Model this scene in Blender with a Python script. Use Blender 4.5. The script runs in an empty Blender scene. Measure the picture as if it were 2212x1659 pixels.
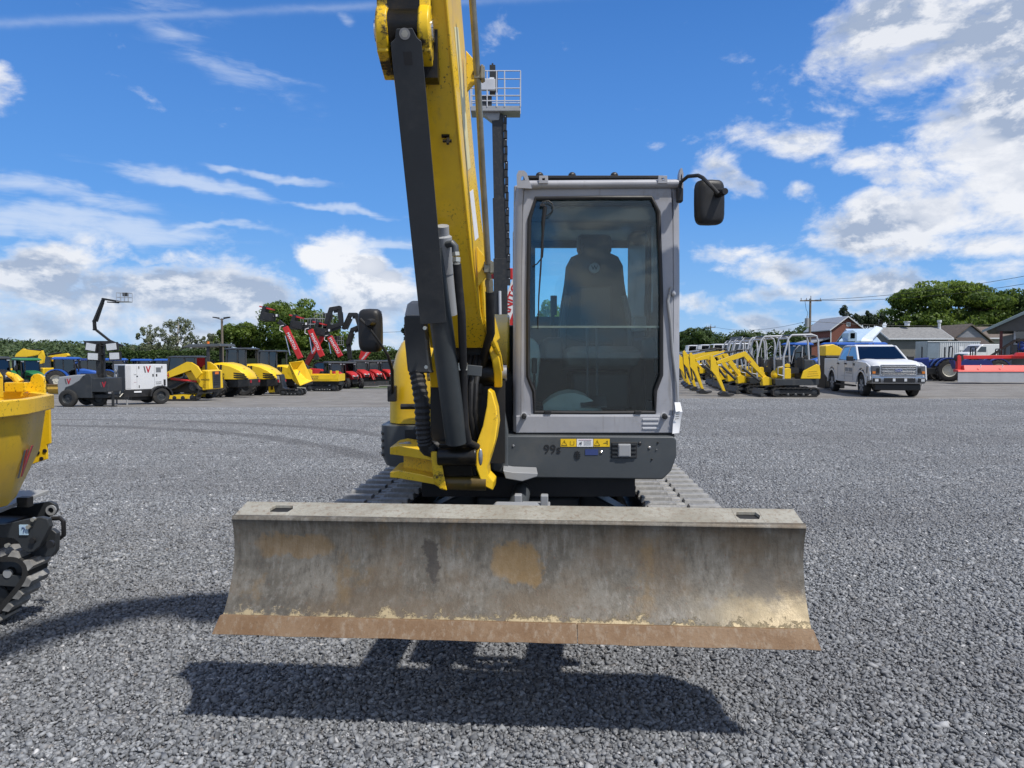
import bpy, bmesh, math, random
import numpy as np
from mathutils import Vector, Matrix, Euler
random.seed(7); RNG = np.random.default_rng(7)
S = bpy.context.scene
COL = S.collection
rad = math.radians

# ------------------------------------------------------------------ camera
CAM_H = 1.56; PITCH = rad(2.30); FPX = 1534.0; CU, CV = 1106.0, 829.5
cd = bpy.data.cameras.new('camera'); cam = bpy.data.objects.new('camera', cd); COL.objects.link(cam)
cam.location = (0, 0, CAM_H); cam.rotation_euler = (math.pi/2 - PITCH, 0, 0)
cd.sensor_width = 36; cd.lens = 36*FPX/2212; cd.clip_start = 0.05; cd.clip_end = 6000
S.camera = cam
S.render.resolution_x = 1024; S.render.resolution_y = 768

# ------------------------------------------------------------------ sun
SUN = Vector((0.52, -0.43, 1.05)).normalized()
sd = bpy.data.lights.new('sun', 'SUN'); sun = bpy.data.objects.new('sun', sd); COL.objects.link(sun)
sd.energy = 4.6; sd.angle = rad(2.0); sd.color = (1.0, 0.955, 0.89)
sun.rotation_euler = SUN.to_track_quat('Z', 'Y').to_euler(); sun.location = (20, -20, 40)
EXPOSURE = 0.0
S.view_settings.view_transform = 'Standard'; S.view_settings.look = 'None'
S.view_settings.exposure = EXPOSURE; S.view_settings.gamma = 1.0
S.view_settings.use_curve_mapping = False

# ------------------------------------------------------------------ node helper
class NX:
    def __init__(s, nt): s.nt = nt; s.n = nt.nodes; s.l = nt.links
    def put(s, sock, v):
        if v is None: return
        if isinstance(v, bpy.types.NodeSocket): s.l.new(v, sock)
        else:
            if isinstance(v, tuple) and len(v) == 3 and sock.type == 'RGBA': v = (*v, 1)
            sock.default_value = v
    def m(s, op, a, b=None, c=None, clamp=False):
        nd = s.n.new('ShaderNodeMath'); nd.operation = op; nd.use_clamp = clamp
        s.put(nd.inputs[0], a); s.put(nd.inputs[1], b); s.put(nd.inputs[2], c); return nd.outputs[0]
    def add(s, a, b): return s.m('ADD', a, b)
    def sub(s, a, b): return s.m('SUBTRACT', a, b)
    def mul(s, a, b): return s.m('MULTIPLY', a, b)
    def step(s, v, lo, hi, a=0.0, b=1.0, kind='SMOOTHSTEP'):
        nd = s.n.new('ShaderNodeMapRange'); nd.interpolation_type = kind; nd.clamp = True if kind == 'LINEAR' else nd.clamp
        s.put(nd.inputs[0], v); s.put(nd.inputs[1], lo); s.put(nd.inputs[2], hi); s.put(nd.inputs[3], a); s.put(nd.inputs[4], b)
        return nd.outputs[0]
    def mix(s, f, a, b, blend='MIX'):
        nd = s.n.new('ShaderNodeMix'); nd.data_type = 'RGBA'; nd.blend_type = blend; nd.clamp_factor = True
        s.put(nd.inputs[0], f); s.put(nd.inputs[6], a); s.put(nd.inputs[7], b); return nd.outputs[2]
    def noise(s, vec, scale, detail=4, rough=0.5, dist=0.0, out=0, lac=2.0):
        nd = s.n.new('ShaderNodeTexNoise'); s.put(nd.inputs['Vector'], vec)
        nd.inputs['Scale'].default_value = scale; nd.inputs['Detail'].default_value = detail
        nd.inputs['Roughness'].default_value = rough; nd.inputs['Distortion'].default_value = dist
        nd.inputs['Lacunarity'].default_value = lac
        return nd.outputs[out]
    def voro(s, vec, scale, feat='F1', out=0):
        nd = s.n.new('ShaderNodeTexVoronoi'); nd.feature = feat; s.put(nd.inputs['Vector'], vec)
        nd.inputs['Scale'].default_value = scale; return nd.outputs[out]
    def map(s, vec, scale=(1, 1, 1), loc=(0, 0, 0), rot=(0, 0, 0)):
        nd = s.n.new('ShaderNodeMapping'); s.put(nd.inputs[0], vec); nd.inputs[3].default_value = scale
        nd.inputs[1].default_value = loc; nd.inputs[2].default_value = rot; return nd.outputs[0]
    def tc(s, which='Object'): return s.n.new('ShaderNodeTexCoord').outputs[which]
    def pos(s): return s.n.new('ShaderNodeNewGeometry').outputs['Position']
    def sep(s, v):
        nd = s.n.new('ShaderNodeSeparateXYZ'); s.put(nd.inputs[0], v); return nd.outputs
    def attr(s, name):
        nd = s.n.new('ShaderNodeAttribute'); nd.attribute_name = name; return nd.outputs['Fac']
    def bump(s, h, strength=0.3, dist=0.01):
        nd = s.n.new('ShaderNodeBump'); nd.inputs['Strength'].default_value = strength
        nd.inputs['Distance'].default_value = dist; s.put(nd.inputs['Height'], h); return nd.outputs[0]
    def ramp(s, f, stops):
        nd = s.n.new('ShaderNodeValToRGB'); s.put(nd.inputs[0], f); e = nd.color_ramp.elements
        while len(e) < len(stops): e.new(0.5)
        for k, (p, c) in enumerate(stops): e[k].position = p; e[k].color = (*c, 1)
        return nd.outputs[0]

# ------------------------------------------------------------------ world: sky with cumulus, cirrus streaks and a contrail
W = bpy.data.worlds.new('World'); S.world = W; W.use_nodes = True
W.node_tree.nodes.clear(); wx = NX(W.node_tree)
sky = wx.n.new('ShaderNodeTexSky'); sky.sky_type = 'NISHITA'; sky.sun_disc = False
sky.sun_elevation = math.asin(SUN.z); sky.sun_rotation = math.atan2(SUN.x, SUN.y)
sky.air_density = 1.0; sky.dust_density = 0.1; sky.ozone_density = 2.2; sky.altitude = 60
SKY_STRENGTH = 0.10
hs = wx.n.new('ShaderNodeHueSaturation'); wx.put(hs.inputs['Color'], sky.outputs[0])
hs.inputs['Saturation'].default_value = 1.30; hs.inputs['Value'].default_value = 1.35; hs.inputs['Hue'].default_value = 0.505
dirv = wx.tc('Generated'); dx, dy, dz = wx.sep(dirv)
az = wx.m('ARCTAN2', dx, dy); el = wx.m('ARCSINE', dz)
def ang(u, v):
    a = math.atan((u-CU)/FPX); return a, math.atan((768-v)/FPX*math.cos(a))
warp = wx.noise(dirv, 5.0, 3, .6)
warp2 = wx.noise(wx.map(dirv, loc=(3, 5, 1)), 9.0, 4, .6)
azw = wx.add(az, wx.mul(wx.sub(warp, .5), .09)); elw = wx.add(el, wx.mul(wx.sub(warp2, .5), .065))
def blob(u, v, su, sv, amp=1.0, rot=0.0, warped=True):
    a0, e0 = ang(u, v); A, E = (azw, elw) if warped else (az, el)
    a = wx.sub(A, a0); e = wx.sub(E, e0); c, s_ = math.cos(rot), math.sin(rot)
    p = wx.mul(wx.add(wx.mul(a, c), wx.mul(e, s_)), FPX/su); q = wx.mul(wx.sub(wx.mul(e, c), wx.mul(a, s_)), FPX/sv)
    r = wx.add(wx.mul(p, p), wx.mul(q, q))
    return wx.mul(wx.m('EXPONENT', wx.mul(r, -1.0)), amp)
def total(items):
    t = None
    for it in items:
        b = blob(*it); t = b if t is None else wx.m('MAXIMUM', t, b)
    return t
cum = total([(2190, 60, 330, 110, 1.25, 0, True), (2230, 290, 170, 200, 1.3, 0, True), (1880, 60, 120, 50, .95, 0, True), (2080, 190, 120, 60, .66, -.3, True),
             (1890, 480, 125, 64, 1.35, 0, True), (2090, 440, 190, 95, 1.05, 0, True), (1735, 315, 105, 50, .82, -.25, True),
             (1880, 365, 120, 40, .76, -.25, True), (1712, 412, 44, 30, .80, 0, True), (1585, 392, 90, 38, .78, -.35, True),
             (1960, 620, 280, 44, .98, 0, True), (1560, 540, 90, 24, .72, 0, True), (1680, 575, 150, 34, .80, -.1, True), (2010, 545, 160, 40, .98, 0, True),
             (1630, 690, 160, 30, .84, -.3, True), (1108, 70, 100, 66, .70, 0, True), (1530, 650, 110, 34, .70, 0, True),
             (10, 195, 50, 40, .70, 0, True), (2200, 640, 180, 44, .82, 0, True), (1850, 690, 190, 30, .78, 0, True), (1650, 630, 150, 26, .74, 0, True),
             (1400, 330, 30, 16, .5, 0, True)])
tower = total([(735, 556, 66, 44, 1.25, 0, False), (795, 574, 56, 40, 1.2, 0, False), (692, 562, 46, 40, 1.15, 0, False), (835, 604, 46, 30, 1.0, 0, False), (760, 600, 90, 26, 1.1, 0, False)])
bank = total([(90, 600, 240, 58, 1.15, 0, True), (420, 640, 340, 70, 1.15, 0, True), (760, 650, 200, 60, 1.15, 0, True), (250, 700, 420, 50, .9, 0, True),
              (330, 560, 150, 22, .7, 0, True), (-200, 620, 300, 90, .95, 0, True)])
horizon_band = wx.mul(wx.m('EXPONENT', wx.mul(wx.m('POWER', wx.mul(el, 1/0.085), 2.0), -1.0)), .60)
vstr = wx.map(dirv, scale=(1, 1, 1.9))
def cloudn(lx, lz):
    a_ = wx.noise(wx.map(dirv, scale=(1, 1, 1.9), loc=(lx, 0, lz)), 8.0, 9, .62, .3)
    b_ = wx.noise(wx.map(dirv, scale=(1, 1, 1.5), loc=(4+lx, 2, 1+lz)), 26.0, 6, .6, .2)
    return wx.add(wx.mul(a_, .74), wx.mul(b_, .26))
n1 = cloudn(0, 0); n1u = cloudn(-.010, -.030)
gen = wx.noise(wx.map(dirv, loc=(7, 2, 4)), 2.1, 3, .5)      # patches of the same kind of cloud in the rest of the sky
outside = wx.m('MAXIMUM', wx.step(wx.m('ABSOLUTE', az), .72, .9), wx.step(el, .56, .75))
genm = wx.mul(wx.mul(wx.step(gen, .42, .56), .92), outside)
M = wx.m('MAXIMUM', wx.m('MAXIMUM', cum, bank), wx.m('MAXIMUM', horizon_band, genm)); M = wx.m('MAXIMUM', M, tower)
dn = wx.add(wx.mul(wx.sub(n1, .5), 3.0), wx.mul(wx.sub(M, .44), 1.0))
dens = wx.step(dn, -.12, .50)
lit = wx.m('ADD', .50, wx.mul(wx.sub(n1, n1u), 6.5), clamp=True)
core = wx.step(dn, .0, .60)
big = wx.noise(wx.map(dirv, loc=(1, 9, 2), scale=(1, 1, 2.6)), 4.2, 4, .55)
shade_f = wx.m('MULTIPLY', wx.m('SUBTRACT', 1.12, lit), wx.add(.12, wx.mul(core, 1.0)), clamp=True)
shade_f = wx.m('MULTIPLY', shade_f, wx.step(big, .38, .58, .35, 1.35), clamp=True)
shade_f = wx.m('SUBTRACT', shade_f, wx.mul(tower, .55), clamp=True)
ccol = wx.mix(shade_f, (9.4, 9.5, 9.8), (3.9, 4.7, 6.2))
lowf = wx.step(el, .02, .13, .34, 0.0)
ccol = wx.mix(wx.mul(lowf, wx.step(tower, .2, .6, 1.0, 0.0)), ccol, (4.9, 6.2, 8.1))
# clear sky: pale blue air near the horizon all round
grad = wx.ramp(wx.m('MULTIPLY', wx.m('MAXIMUM', el, 0.0), 1/1.4), [(0, (.300, .545, .900)), (.05, (.205, .460, .885)), (.14, (.118, .345, .825)), (.24, (.086, .270, .720)), (.32, (.062, .215, .620)), (.75, (.035, .130, .430)), (1, (.030, .115, .40))])
gm = wx.n.new('ShaderNodeVectorMath'); gm.operation = 'SCALE'; wx.l.new(grad, gm.inputs[0]); gm.inputs[3].default_value = 10.0
clear = wx.mix(.85, hs.outputs[0], gm.outputs[0])
col = wx.mix(wx.mul(dens, .95), clear, ccol)
# cirrus
cir = total([(420, 402, 190, 20, .95, -.10, True), (120, 425, 190, 26, .8, -.08, True), (160, 490, 300, 32, .9, -.04, True),
             (640, 388, 105, 11, .9, -.06, True), (755, 455, 135, 11, .9, -.09, True), (820, 528, 150, 17, .8, -.03, True),
             (480, 366, 46, 9, .7, -.1, True), (440, 120, 300, 40, .44, -.42, True), (560, 160, 130, 14, .50, -.28, True),
             (350, 20, 170, 70, .40, -.3, True), (745, 48, 26, 20, .55, -.6, True), (450, 500, 160, 10, .8, .03, True), (1250, 420, 200, 14, .4, 0, True)])
cn = wx.noise(wx.map(dirv, scale=(1, 1, 5.5), rot=(0, .05, 0)), 11.0, 8, .62, .5)
cd_ = wx.m('MULTIPLY', wx.step(wx.add(wx.mul(wx.sub(cn, .5), 1.5), wx.sub(cir, .55)), -.34, .46), wx.step(cir, .05, .5))
def ray(u, v): return Vector(((u-CU)/FPX, 1, (768-v)/FPX)).normalized()
r0, r1_ = ray(0, 66), ray(560, 40); gn = r0.cross(r1_).normalized(); mid_ = (r0+r1_).normalized()
def dotv(v_): return wx.add(wx.add(wx.mul(dx, v_.x), wx.mul(dy, v_.y)), wx.mul(dz, v_.z))
cw = wx.add(dotv(gn), wx.mul(wx.sub(wx.noise(dirv, 40, 4, .6), .5), .006))
cont = wx.mul(wx.m('EXPONENT', wx.mul(wx.m('POWER', wx.mul(cw, 1/.0042), 2.0), -1.0)), wx.mul(wx.step(dotv((r0*1.0).normalized()), .70, .97), wx.add(-.06, wx.mul(cn, .72))))
cd_ = wx.m('MAXIMUM', cd_, cont)
col = wx.mix(wx.mul(cd_, .60), col, (7.8, 8.5, 9.6))
bg = wx.n.new('ShaderNodeBackground'); wx.put(bg.inputs[0], col); bg.inputs[1].default_value = SKY_STRENGTH
wo = wx.n.new('ShaderNodeOutputWorld'); wx.l.new(bg.outputs[0], wo.inputs[0])

# ------------------------------------------------------------------ geometry of the yard
def sstep(a, b, x):
    t = min(1, max(0, (x-a)/(b-a))); return t*t*(3-2*t)
def ground_z(x, y):
    if y < 12: return 0.0
    r = x/max(y, 1e-3); L = 1 - sstep(-0.14, 0.16, r)
    left = -0.03*min(max(0, y-15), 52)*sstep(12, 22, y)
    right = 0.95*sstep(50, 92, y)
    return L*left + (1-L)*right
def P(u, v, Y):
    """world point at distance Y on the sight line measured in the survey picture"""
    rx, ru = u-CU, CV-v; c, s_ = math.cos(PITCH), math.sin(PITCH)
    dx_, dy_, dz_ = rx, FPX*c + ru*s_, -FPX*s_ + ru*c
    k = Y/dy_; return Vector((dx_*k, Y, CAM_H + dz_*k))
def GX(u, Y): return (u-CU)/FPX*Y
def at(u, Y):
    x = GX(u, Y); return Vector((x, Y, ground_z(x, Y)))

# ------------------------------------------------------------------ mesh builder
def rotz(v, a):
    c, s_ = math.cos(a), math.sin(a); return Vector((v[0]*c-v[1]*s_, v[0]*s_+v[1]*c, v[2]))
class MB:
    def __init__(s): s.v = []; s.f = []
    def add(s, vs, fs):
        b = len(s.v); s.v += [tuple(p) for p in vs]; s.f += [tuple(b+i for i in f) for f in fs]; return s
    def hexa(s, p):  # 4 bottom (ccw) + 4 top
        return s.add(p, [(3, 2, 1, 0), (4, 5, 6, 7), (0, 1, 5, 4), (1, 2, 6, 5), (2, 3, 7, 6), (3, 0, 4, 7)])
    def box(s, c, d, rot=None):
        p = []
        R = Euler(rot).to_matrix() if rot is not None else None
        for z in (-.5, .5):
            for x, y in ((-.5, -.5), (.5, -.5), (.5, .5), (-.5, .5)):
                q = Vector((x*d[0], y*d[1], z*d[2]))
                if R: q = R @ q
                p.append(q+Vector(c))
        return s.hexa(p)
    def span(s, a, b): return s.box([(a[i]+b[i])/2 for i in range(3)], [abs(b[i]-a[i]) for i in range(3)])
    def prism(s, poly, a, b, axis='y', taper=None):
        n = len(poly); vs = []
        for k, t in enumerate((a, b)):
            for p in poly:
                q = {'x': (t, p[0], p[1]), 'y': (p[0], t, p[1]), 'z': (p[0], p[1], t)}[axis]; vs.append(q)
        fs = [tuple(range(n))[::-1], tuple(range(n, 2*n))] + [(i, (i+1) % n, n+(i+1) % n, n+i) for i in range(n)]
        return s.add(vs, fs)
    def loft(s, secs, caps=True, closed=True):
        n = len(secs[0]); vs = [p for q in secs for p in q]; fs = []
        m = n if closed else n-1
        for k in range(len(secs)-1):
            for i in range(m):
                j = (i+1) % n; fs.append((k*n+i, k*n+j, (k+1)*n+j, (k+1)*n+i))
        if caps: fs += [tuple(range(n))[::-1], tuple(range((len(secs)-1)*n, len(secs)*n))]
        return s.add(vs, fs)
    def tube(s, pts, r, n=8, closed=False):
        pts = [Vector(p) for p in pts]; N = len(pts); secs = []; up = None
        for i, p in enumerate(pts):
            if closed: d = pts[(i+1) % N]-pts[i-1]
            else: d = pts[min(i+1, N-1)]-pts[max(i-1, 0)]
            d.normalize()
            if up is None:
                up = Vector((0, 0, 1)) if abs(d.z) < .9 else Vector((1, 0, 0))
            x = d.cross(up); x.normalize(); y = x.cross(d); y.normalize(); up = y
            rr = r[i] if isinstance(r, (list, tuple)) else r
            secs.append([p + x*rr*math.cos(t*2*math.pi/n) + y*rr*math.sin(t*2*math.pi/n) for t in range(n)])
        if closed: secs.append(secs[0])
        return s.loft(secs, caps=not closed)
    def cyl(s, a, b, r, r2=None, n=16): return s.tube([a, b], [r, r if r2 is None else r2], n)
    def lathe(s, prof, o, axis='y', n=24):
        o = Vector(o); secs = []
        for k in range(n):
            t = 2*math.pi*k/n; c, q = math.cos(t), math.sin(t)
            sec = []
            for r, h in prof:
                sec.append(o + (Vector((r*c, h, r*q)) if axis == 'y' else Vector((h, r*c, r*q)) if axis == 'x' else Vector((r*c, r*q, h))))
            secs.append(sec)
        secs.append(secs[0]); return s.loft(secs, caps=False, closed=False)
    def ell(s, c, r, n=12, m=8):
        secs = []
        for j in range(m+1):
            ph = -math.pi/2 + math.pi*j/m; k = max(math.cos(ph), .02)
            secs.append([(c[0]+r[0]*k*math.cos(2*math.pi*i/n), c[1]+r[1]*k*math.sin(2*math.pi*i/n), c[2]+r[2]*math.sin(ph)) for i in range(n)])
        return s.loft(secs)
    def ring(s, outer, inner, a, b, axis='y'):
        n = len(outer)
        def q(p, t): return {'x': (t, p[0], p[1]), 'y': (p[0], t, p[1]), 'z': (p[0], p[1], t)}[axis]
        vs = [q(p, a) for p in outer]+[q(p, a) for p in inner]+[q(p, b) for p in outer]+[q(p, b) for p in inner]
        fs = []
        for i in range(n):
            j = (i+1) % n
            fs += [(i, j, n+j, n+i), (2*n+j, 2*n+i, 3*n+i, 3*n+j), (j, i, 2*n+i, 2*n+j), (n+i, n+j, 3*n+j, 3*n+i)]
        return s.add(vs, fs)
    def xf(s, M_):
        s.v = [tuple(M_ @ Vector(p)) for p in s.v]; return s
    def build(s, name, mat, parent=None, bevel=0.0, smooth=True, ang=32, world=False, label=None, kind=None, seg=2):
        me = bpy.data.meshes.new(name); me.from_pydata(s.v, [], s.f); me.update()
        bm = bmesh.new(); bm.from_mesh(me); bmesh.ops.recalc_face_normals(bm, faces=bm.faces); bm.to_mesh(me); bm.free()
        return link(name, me, mat, parent, bevel, smooth, ang, label, kind, seg)
def link(name, me, mat, parent=None, bevel=0.0, smooth=True, ang=32, label=None, kind=None, seg=2):
    me.materials.append(mat)
    if smooth and len(me.polygons):
        me.polygons.foreach_set('use_smooth', [True]*len(me.polygons)); me.set_sharp_from_angle(angle=rad(ang))
    o = bpy.data.objects.new(name, me); COL.objects.link(o)
    if parent is not None:
        o.parent = parent
        if parent.get('_w'): o.matrix_parent_inverse = Matrix.Translation(-parent.location)
    if bevel:
        b = o.modifiers.new('bevel', 'BEVEL'); b.width = bevel; b.segments = seg; b.limit_method = 'ANGLE'; b.angle_limit = rad(38)
        b.harden_normals = True
    if label: o['label'] = label
    if kind: o['kind'] = kind
    return o
def thing(name, loc, label, cat, group=None, rz=0.0, world=False):
    o = bpy.data.objects.new(name, None); COL.objects.link(o); o.location = loc; o.rotation_euler = (0, 0, rz)
    o.empty_display_size = .2
    o['label'] = label; o['category'] = cat
    if group: o['group'] = group
    if world: o['_w'] = 1
    return o
def tag(o, label, cat, group=None):
    o['label'] = label; o['category'] = cat
    if group: o['group'] = group
    return o
def dup(root, loc, rz, label, group=None):
    def cp(o, par):
        c = o.copy(); COL.objects.link(c)
        if par is not None: c.parent = par
        for ch in KIDS.get(o.name, []): cp(ch, c)
        return c
    KIDS = {}
    for o in list(COL.objects):
        if o.parent: KIDS.setdefault(o.parent.name, []).append(o)
    r = cp(root, None); r.location = loc; r.rotation_euler = (0, 0, rz); r['label'] = label
    if group: r['group'] = group
    return r
def text(txt, size, mat, parent, o, xd, yd, name='lettering', ext=.002, align='CENTER', bold=0.0):
    cu = bpy.data.curves.new('t', 'FONT'); cu.body = txt; cu.size = size; cu.extrude = ext; cu.offset = bold
    cu.align_x = align; cu.align_y = 'CENTER'; cu.resolution_u = 3
    ob = bpy.data.objects.new('t', cu); COL.objects.link(ob); bpy.context.view_layer.update()
    me = bpy.data.meshes.new_from_object(ob); bpy.data.objects.remove(ob)
    xd = Vector(xd).normalized(); yd = Vector(yd).normalized(); nd = xd.cross(yd).normalized(); yd = nd.cross(xd)
    R = Matrix((xd, yd, nd)).transposed().to_4x4(); me.transform(Matrix.Translation(Vector(o)) @ R)
    me.name = name; me.materials.clear()
    return link(name, me, mat, parent, smooth=False)
# ------------------------------------------------------------------ materials
def newmat(name):
    m = bpy.data.materials.new(name); m.use_nodes = True; nt = m.node_tree
    b = nt.nodes['Principled BSDF']; return m, NX(nt), b
def mat(name, col, rough=.5, metal=0.0, dirt=0.0, dcol=(.22, .19, .15), dscale=2.5, var=.12, bump=0.0, bscale=60, coat=0.0, spec=.5):
    m, x, b = newmat(name); co = x.tc('Object')
    n = x.noise(co, dscale, 6, .65)
    c = x.mix(x.step(n, .3, .7), tuple(k*(1-var) for k in col), tuple(min(1, k*(1+var)) for k in col))
    r = rough
    if dirt:
        d1 = x.noise(x.map(co, loc=(3, 1, 2)), dscale*1.7, 8, .7)
        f = x.mul(x.step(d1, .48, .78), dirt); c = x.mix(f, c, dcol)
        r = x.m('ADD', rough, x.mul(f, .5), clamp=True)
    x.put(b.inputs['Base Color'], c); x.put(b.inputs['Roughness'], r)
    b.inputs['Metallic'].default_value = metal; b.inputs['Specular IOR Level'].default_value = spec
    if coat: b.inputs['Coat Weight'].default_value = coat; b.inputs['Coat Roughness'].default_value = .08
    if bump: x.put(b.inputs['Normal'], x.bump(x.noise(co, bscale, 4, .6), bump, .004))
    return m
Y_ = (.80, .50, .012)
def worn_yellow(name, speck=.70, dust=.35):
    m, x, b = newmat(name); co = x.tc('Object'); n = x.noise(co, 3, 6, .65)
    c = x.mix(x.step(n, .3, .7), (.72, .44, .011), (.84, .54, .016))
    c = x.mix(x.mul(x.step(x.noise(x.map(co, loc=(3, 1, 2)), 4.5, 8, .72), .50, .78), dust), c, (.34, .25, .09))
    st = x.noise(x.map(co, scale=(1, 1, .10)), 26, 5, .65); c = x.mix(x.mul(x.step(st, .56, .72), .30), c, (.42, .27, .05))
    zone = x.step(x.noise(co, 1.7, 3, .5), .48, .62); sp = x.mul(x.step(x.noise(x.map(co, loc=(8, 2, 5)), 75, 4, .65), speck-.11, speck-.08), zone)
    c = x.mix(x.mul(sp, .85), c, (.03, .02, .012))
    x.put(b.inputs['Base Color'], c); x.put(b.inputs['Roughness'], x.step(n, .3, .7, .30, .50)); b.inputs['Coat Weight'].default_value = .15; b.inputs['Coat Roughness'].default_value = .15
    x.put(b.inputs['Normal'], x.bump(x.add(x.noise(co, 45, 4, .6), x.mul(sp, -1.5)), .08, .004)); return m
M_yellow = worn_yellow('yellow_paint')
M_yellow_far = mat('yellow_paint_far', (.80, .52, .015), .35, 0, .2, (.35, .26, .08), 1.5, .05)
def greasy(name, lo, hi, sc=9):
    m, x, b = newmat(name); co = x.tc('Object'); n = x.noise(co, sc, 8, .72); f = x.step(n, lo, hi)
    base = x.mix(x.step(x.noise(co, 3, 5, .6), .35, .65), (.74, .46, .012), (.84, .54, .016))
    x.put(b.inputs['Base Color'], x.mix(f, base, (.022, .016, .008))); x.put(b.inputs['Roughness'], x.step(f, 0, 1, .36, .62)); x.put(b.inputs['Normal'], x.bump(f, .25, .004)); return m
M_ylug = greasy('greasy_yellow_paint', .50, .60, 8); M_ylug2 = greasy('chipped_yellow_paint', .60, .66, 10)
M_char = mat('charcoal_paint', (.030, .034, .038), .48, 0, .5, (.10, .095, .085), 2.5, .12, .05, 70)
M_dgrey = mat('dark_grey_paint', (.062, .070, .076), .42, 0, .35, (.15, .14, .12), 2.2, .1, .04, 60)
M_black = mat('black_plastic', (.012, .012, .013), .5, 0, .45, (.055, .05, .045), 3.0, .1, .15, 120)
M_blackm = mat('black_steel', (.016, .017, .018), .45, 0, .5, (.08, .07, .06), 3.0, .15, .1, 80)
M_rubber = mat('rubber', (.018, .018, .018), .8, 0, .7, (.10, .09, .08), 4.0, .15, .3, 90)
M_tyre = mat('tyre_rubber', (.020, .020, .020), .85, 0, .6, (.12, .105, .085), 2.5, .15, .2, 60)
M_hose = mat('hose_rubber', (.011, .011, .012), .55, 0, .45, (.07, .06, .05), 12.0, .15)
def silver():
    m, x, b = newmat('silver_cab_paint'); co = x.tc('Object'); n = x.noise(co, 2.6, 7, .66)
    c = x.mix(x.step(n, .3, .7), (.31, .315, .34), (.375, .38, .405))
    st = x.noise(x.map(co, scale=(1, 1, .07)), 30, 5, .7); c = x.mix(x.mul(x.step(st, .55, .72), .45), c, (.17, .155, .135))
    c = x.mix(x.mul(x.step(x.noise(x.map(co, loc=(5, 1, 7)), 7, 8, .75), .56, .70), .4), c, (.22, .20, .17))
    c = x.mix(x.step(x.noise(co, 60, 4, .7), .69, .73), c, (.10, .06, .04))
    x.put(b.inputs['Base Color'], c); x.put(b.inputs['Roughness'], x.step(n, .3, .7, .36, .55)); b.inputs['Metallic'].default_value = .12; return m
M_silver = silver()
M_bumper = mat('brushed_bumper_chrome', (.42, .43, .45), .22, .9, .2, (.25, .24, .22), 3, .08)
M_chrome = mat('chrome', (.75, .76, .78), .16, 1.0, .15, (.3, .28, .25), 3, .05)
M_steel = mat('worn_steel', (.42, .42, .42), .35, .9, .3, (.3, .25, .2), 5, .1)
M_zinc = mat('zinc_plated', (.62, .60, .52), .35, .8, .3, (.35, .3, .22), 5, .1)
M_brass = mat('olive_steel_pipe', (.30, .27, .20), .38, .75, .5, (.14, .12, .08), 9, .2)
M_grease = mat('greasy_steel', (.010, .009, .007), .30, .2, .25, (.10, .06, .015), 6.0, .3, .4, 40)
M_white = mat('white_paint', (.64, .65, .66), .35, 0, .15, (.5, .48, .44), 1.5, .03, 0, 40, .3)
M_whitep = mat('white_paper', (.75, .76, .78), .6, 0, 0, var=.03)
M_red = mat('red_paint', (.50, .022, .020), .35, 0, .2, (.25, .08, .06), 1.2, .08)
M_redm = mat('mower_red_paint', (.62, .070, .055), .38, 0, .15, (.35, .12, .10), 1.2, .08)
M_blue = mat('blue_paint', (.018, .085, .36), .32, 0, .15, (.07, .10, .18), 1.2, .08)
M_navy = mat('dark_blue_paint', (.012, .030, .17), .35, 0, .2, (.05, .06, .12), 1.2, .08)
M_green = mat('green_paint', (.020, .16, .055), .35, 0, .15, (.08, .14, .07), 1.2, .08)
M_lime = mat('lime_seat', (.50, .55, .03), .5)
M_grey = mat('grey_paint', (.30, .31, .32), .42, 0, .25, (.2, .18, .16), 1.5, .06)
M_lgrey = mat('light_grey_paint', (.50, .51, .53), .4, .1, .2, (.3, .28, .25), 1.5, .06)
M_rim = mat('cream_rim', (.55, .53, .45), .45, 0, .3, (.25, .22, .17), 3, .06)
M_orange = mat('orange_plastic', (.75, .18, .02), .4)
M_logo_r = mat('logo_red', (.38, .022, .035), .4)
M_logo_g = mat('logo_grey', (.085, .085, .09), .4)
M_decal = mat('pale_decal', (.74, .66, .32), .45, 0, .3, (.5, .4, .12), 5, .08)
M_ink = mat('black_ink', (.015, .015, .016), .5)
M_blueink = mat('blue_ink', (.035, .06, .20), .6)
M_seat = mat('seat_vinyl', (.020, .021, .022), .6, 0, .3, (.08, .08, .075), 5, .1, .2, 90)
M_cream = mat('pale_cushion', (.55, .56, .50), .7, 0, .5, (.22, .20, .15), 6, .08)
M_lens = mat('lamp_lens', (.60, .62, .63), .12, 0, 0, var=.05, coat=.6)
M_amber = mat('amber_lens', (.65, .20, .02), .2)
M_wood = mat('weathered_pole_wood', (.17, .14, .11), .85, 0, .3, (.08, .07, .05), 6, .15)
M_bark = mat('bark', (.09, .075, .06), .9, 0, .3, (.04, .035, .03), 4, .2, .5, 20)
M_birch = mat('birch_bark', (.40, .38, .34), .8, 0, .4, (.10, .09, .08), 8, .2)
M_conc = mat('concrete', (.35, .34, .32), .85, 0, .3, (.2, .19, .17), 1.0, .08, .1, 20)

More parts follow.
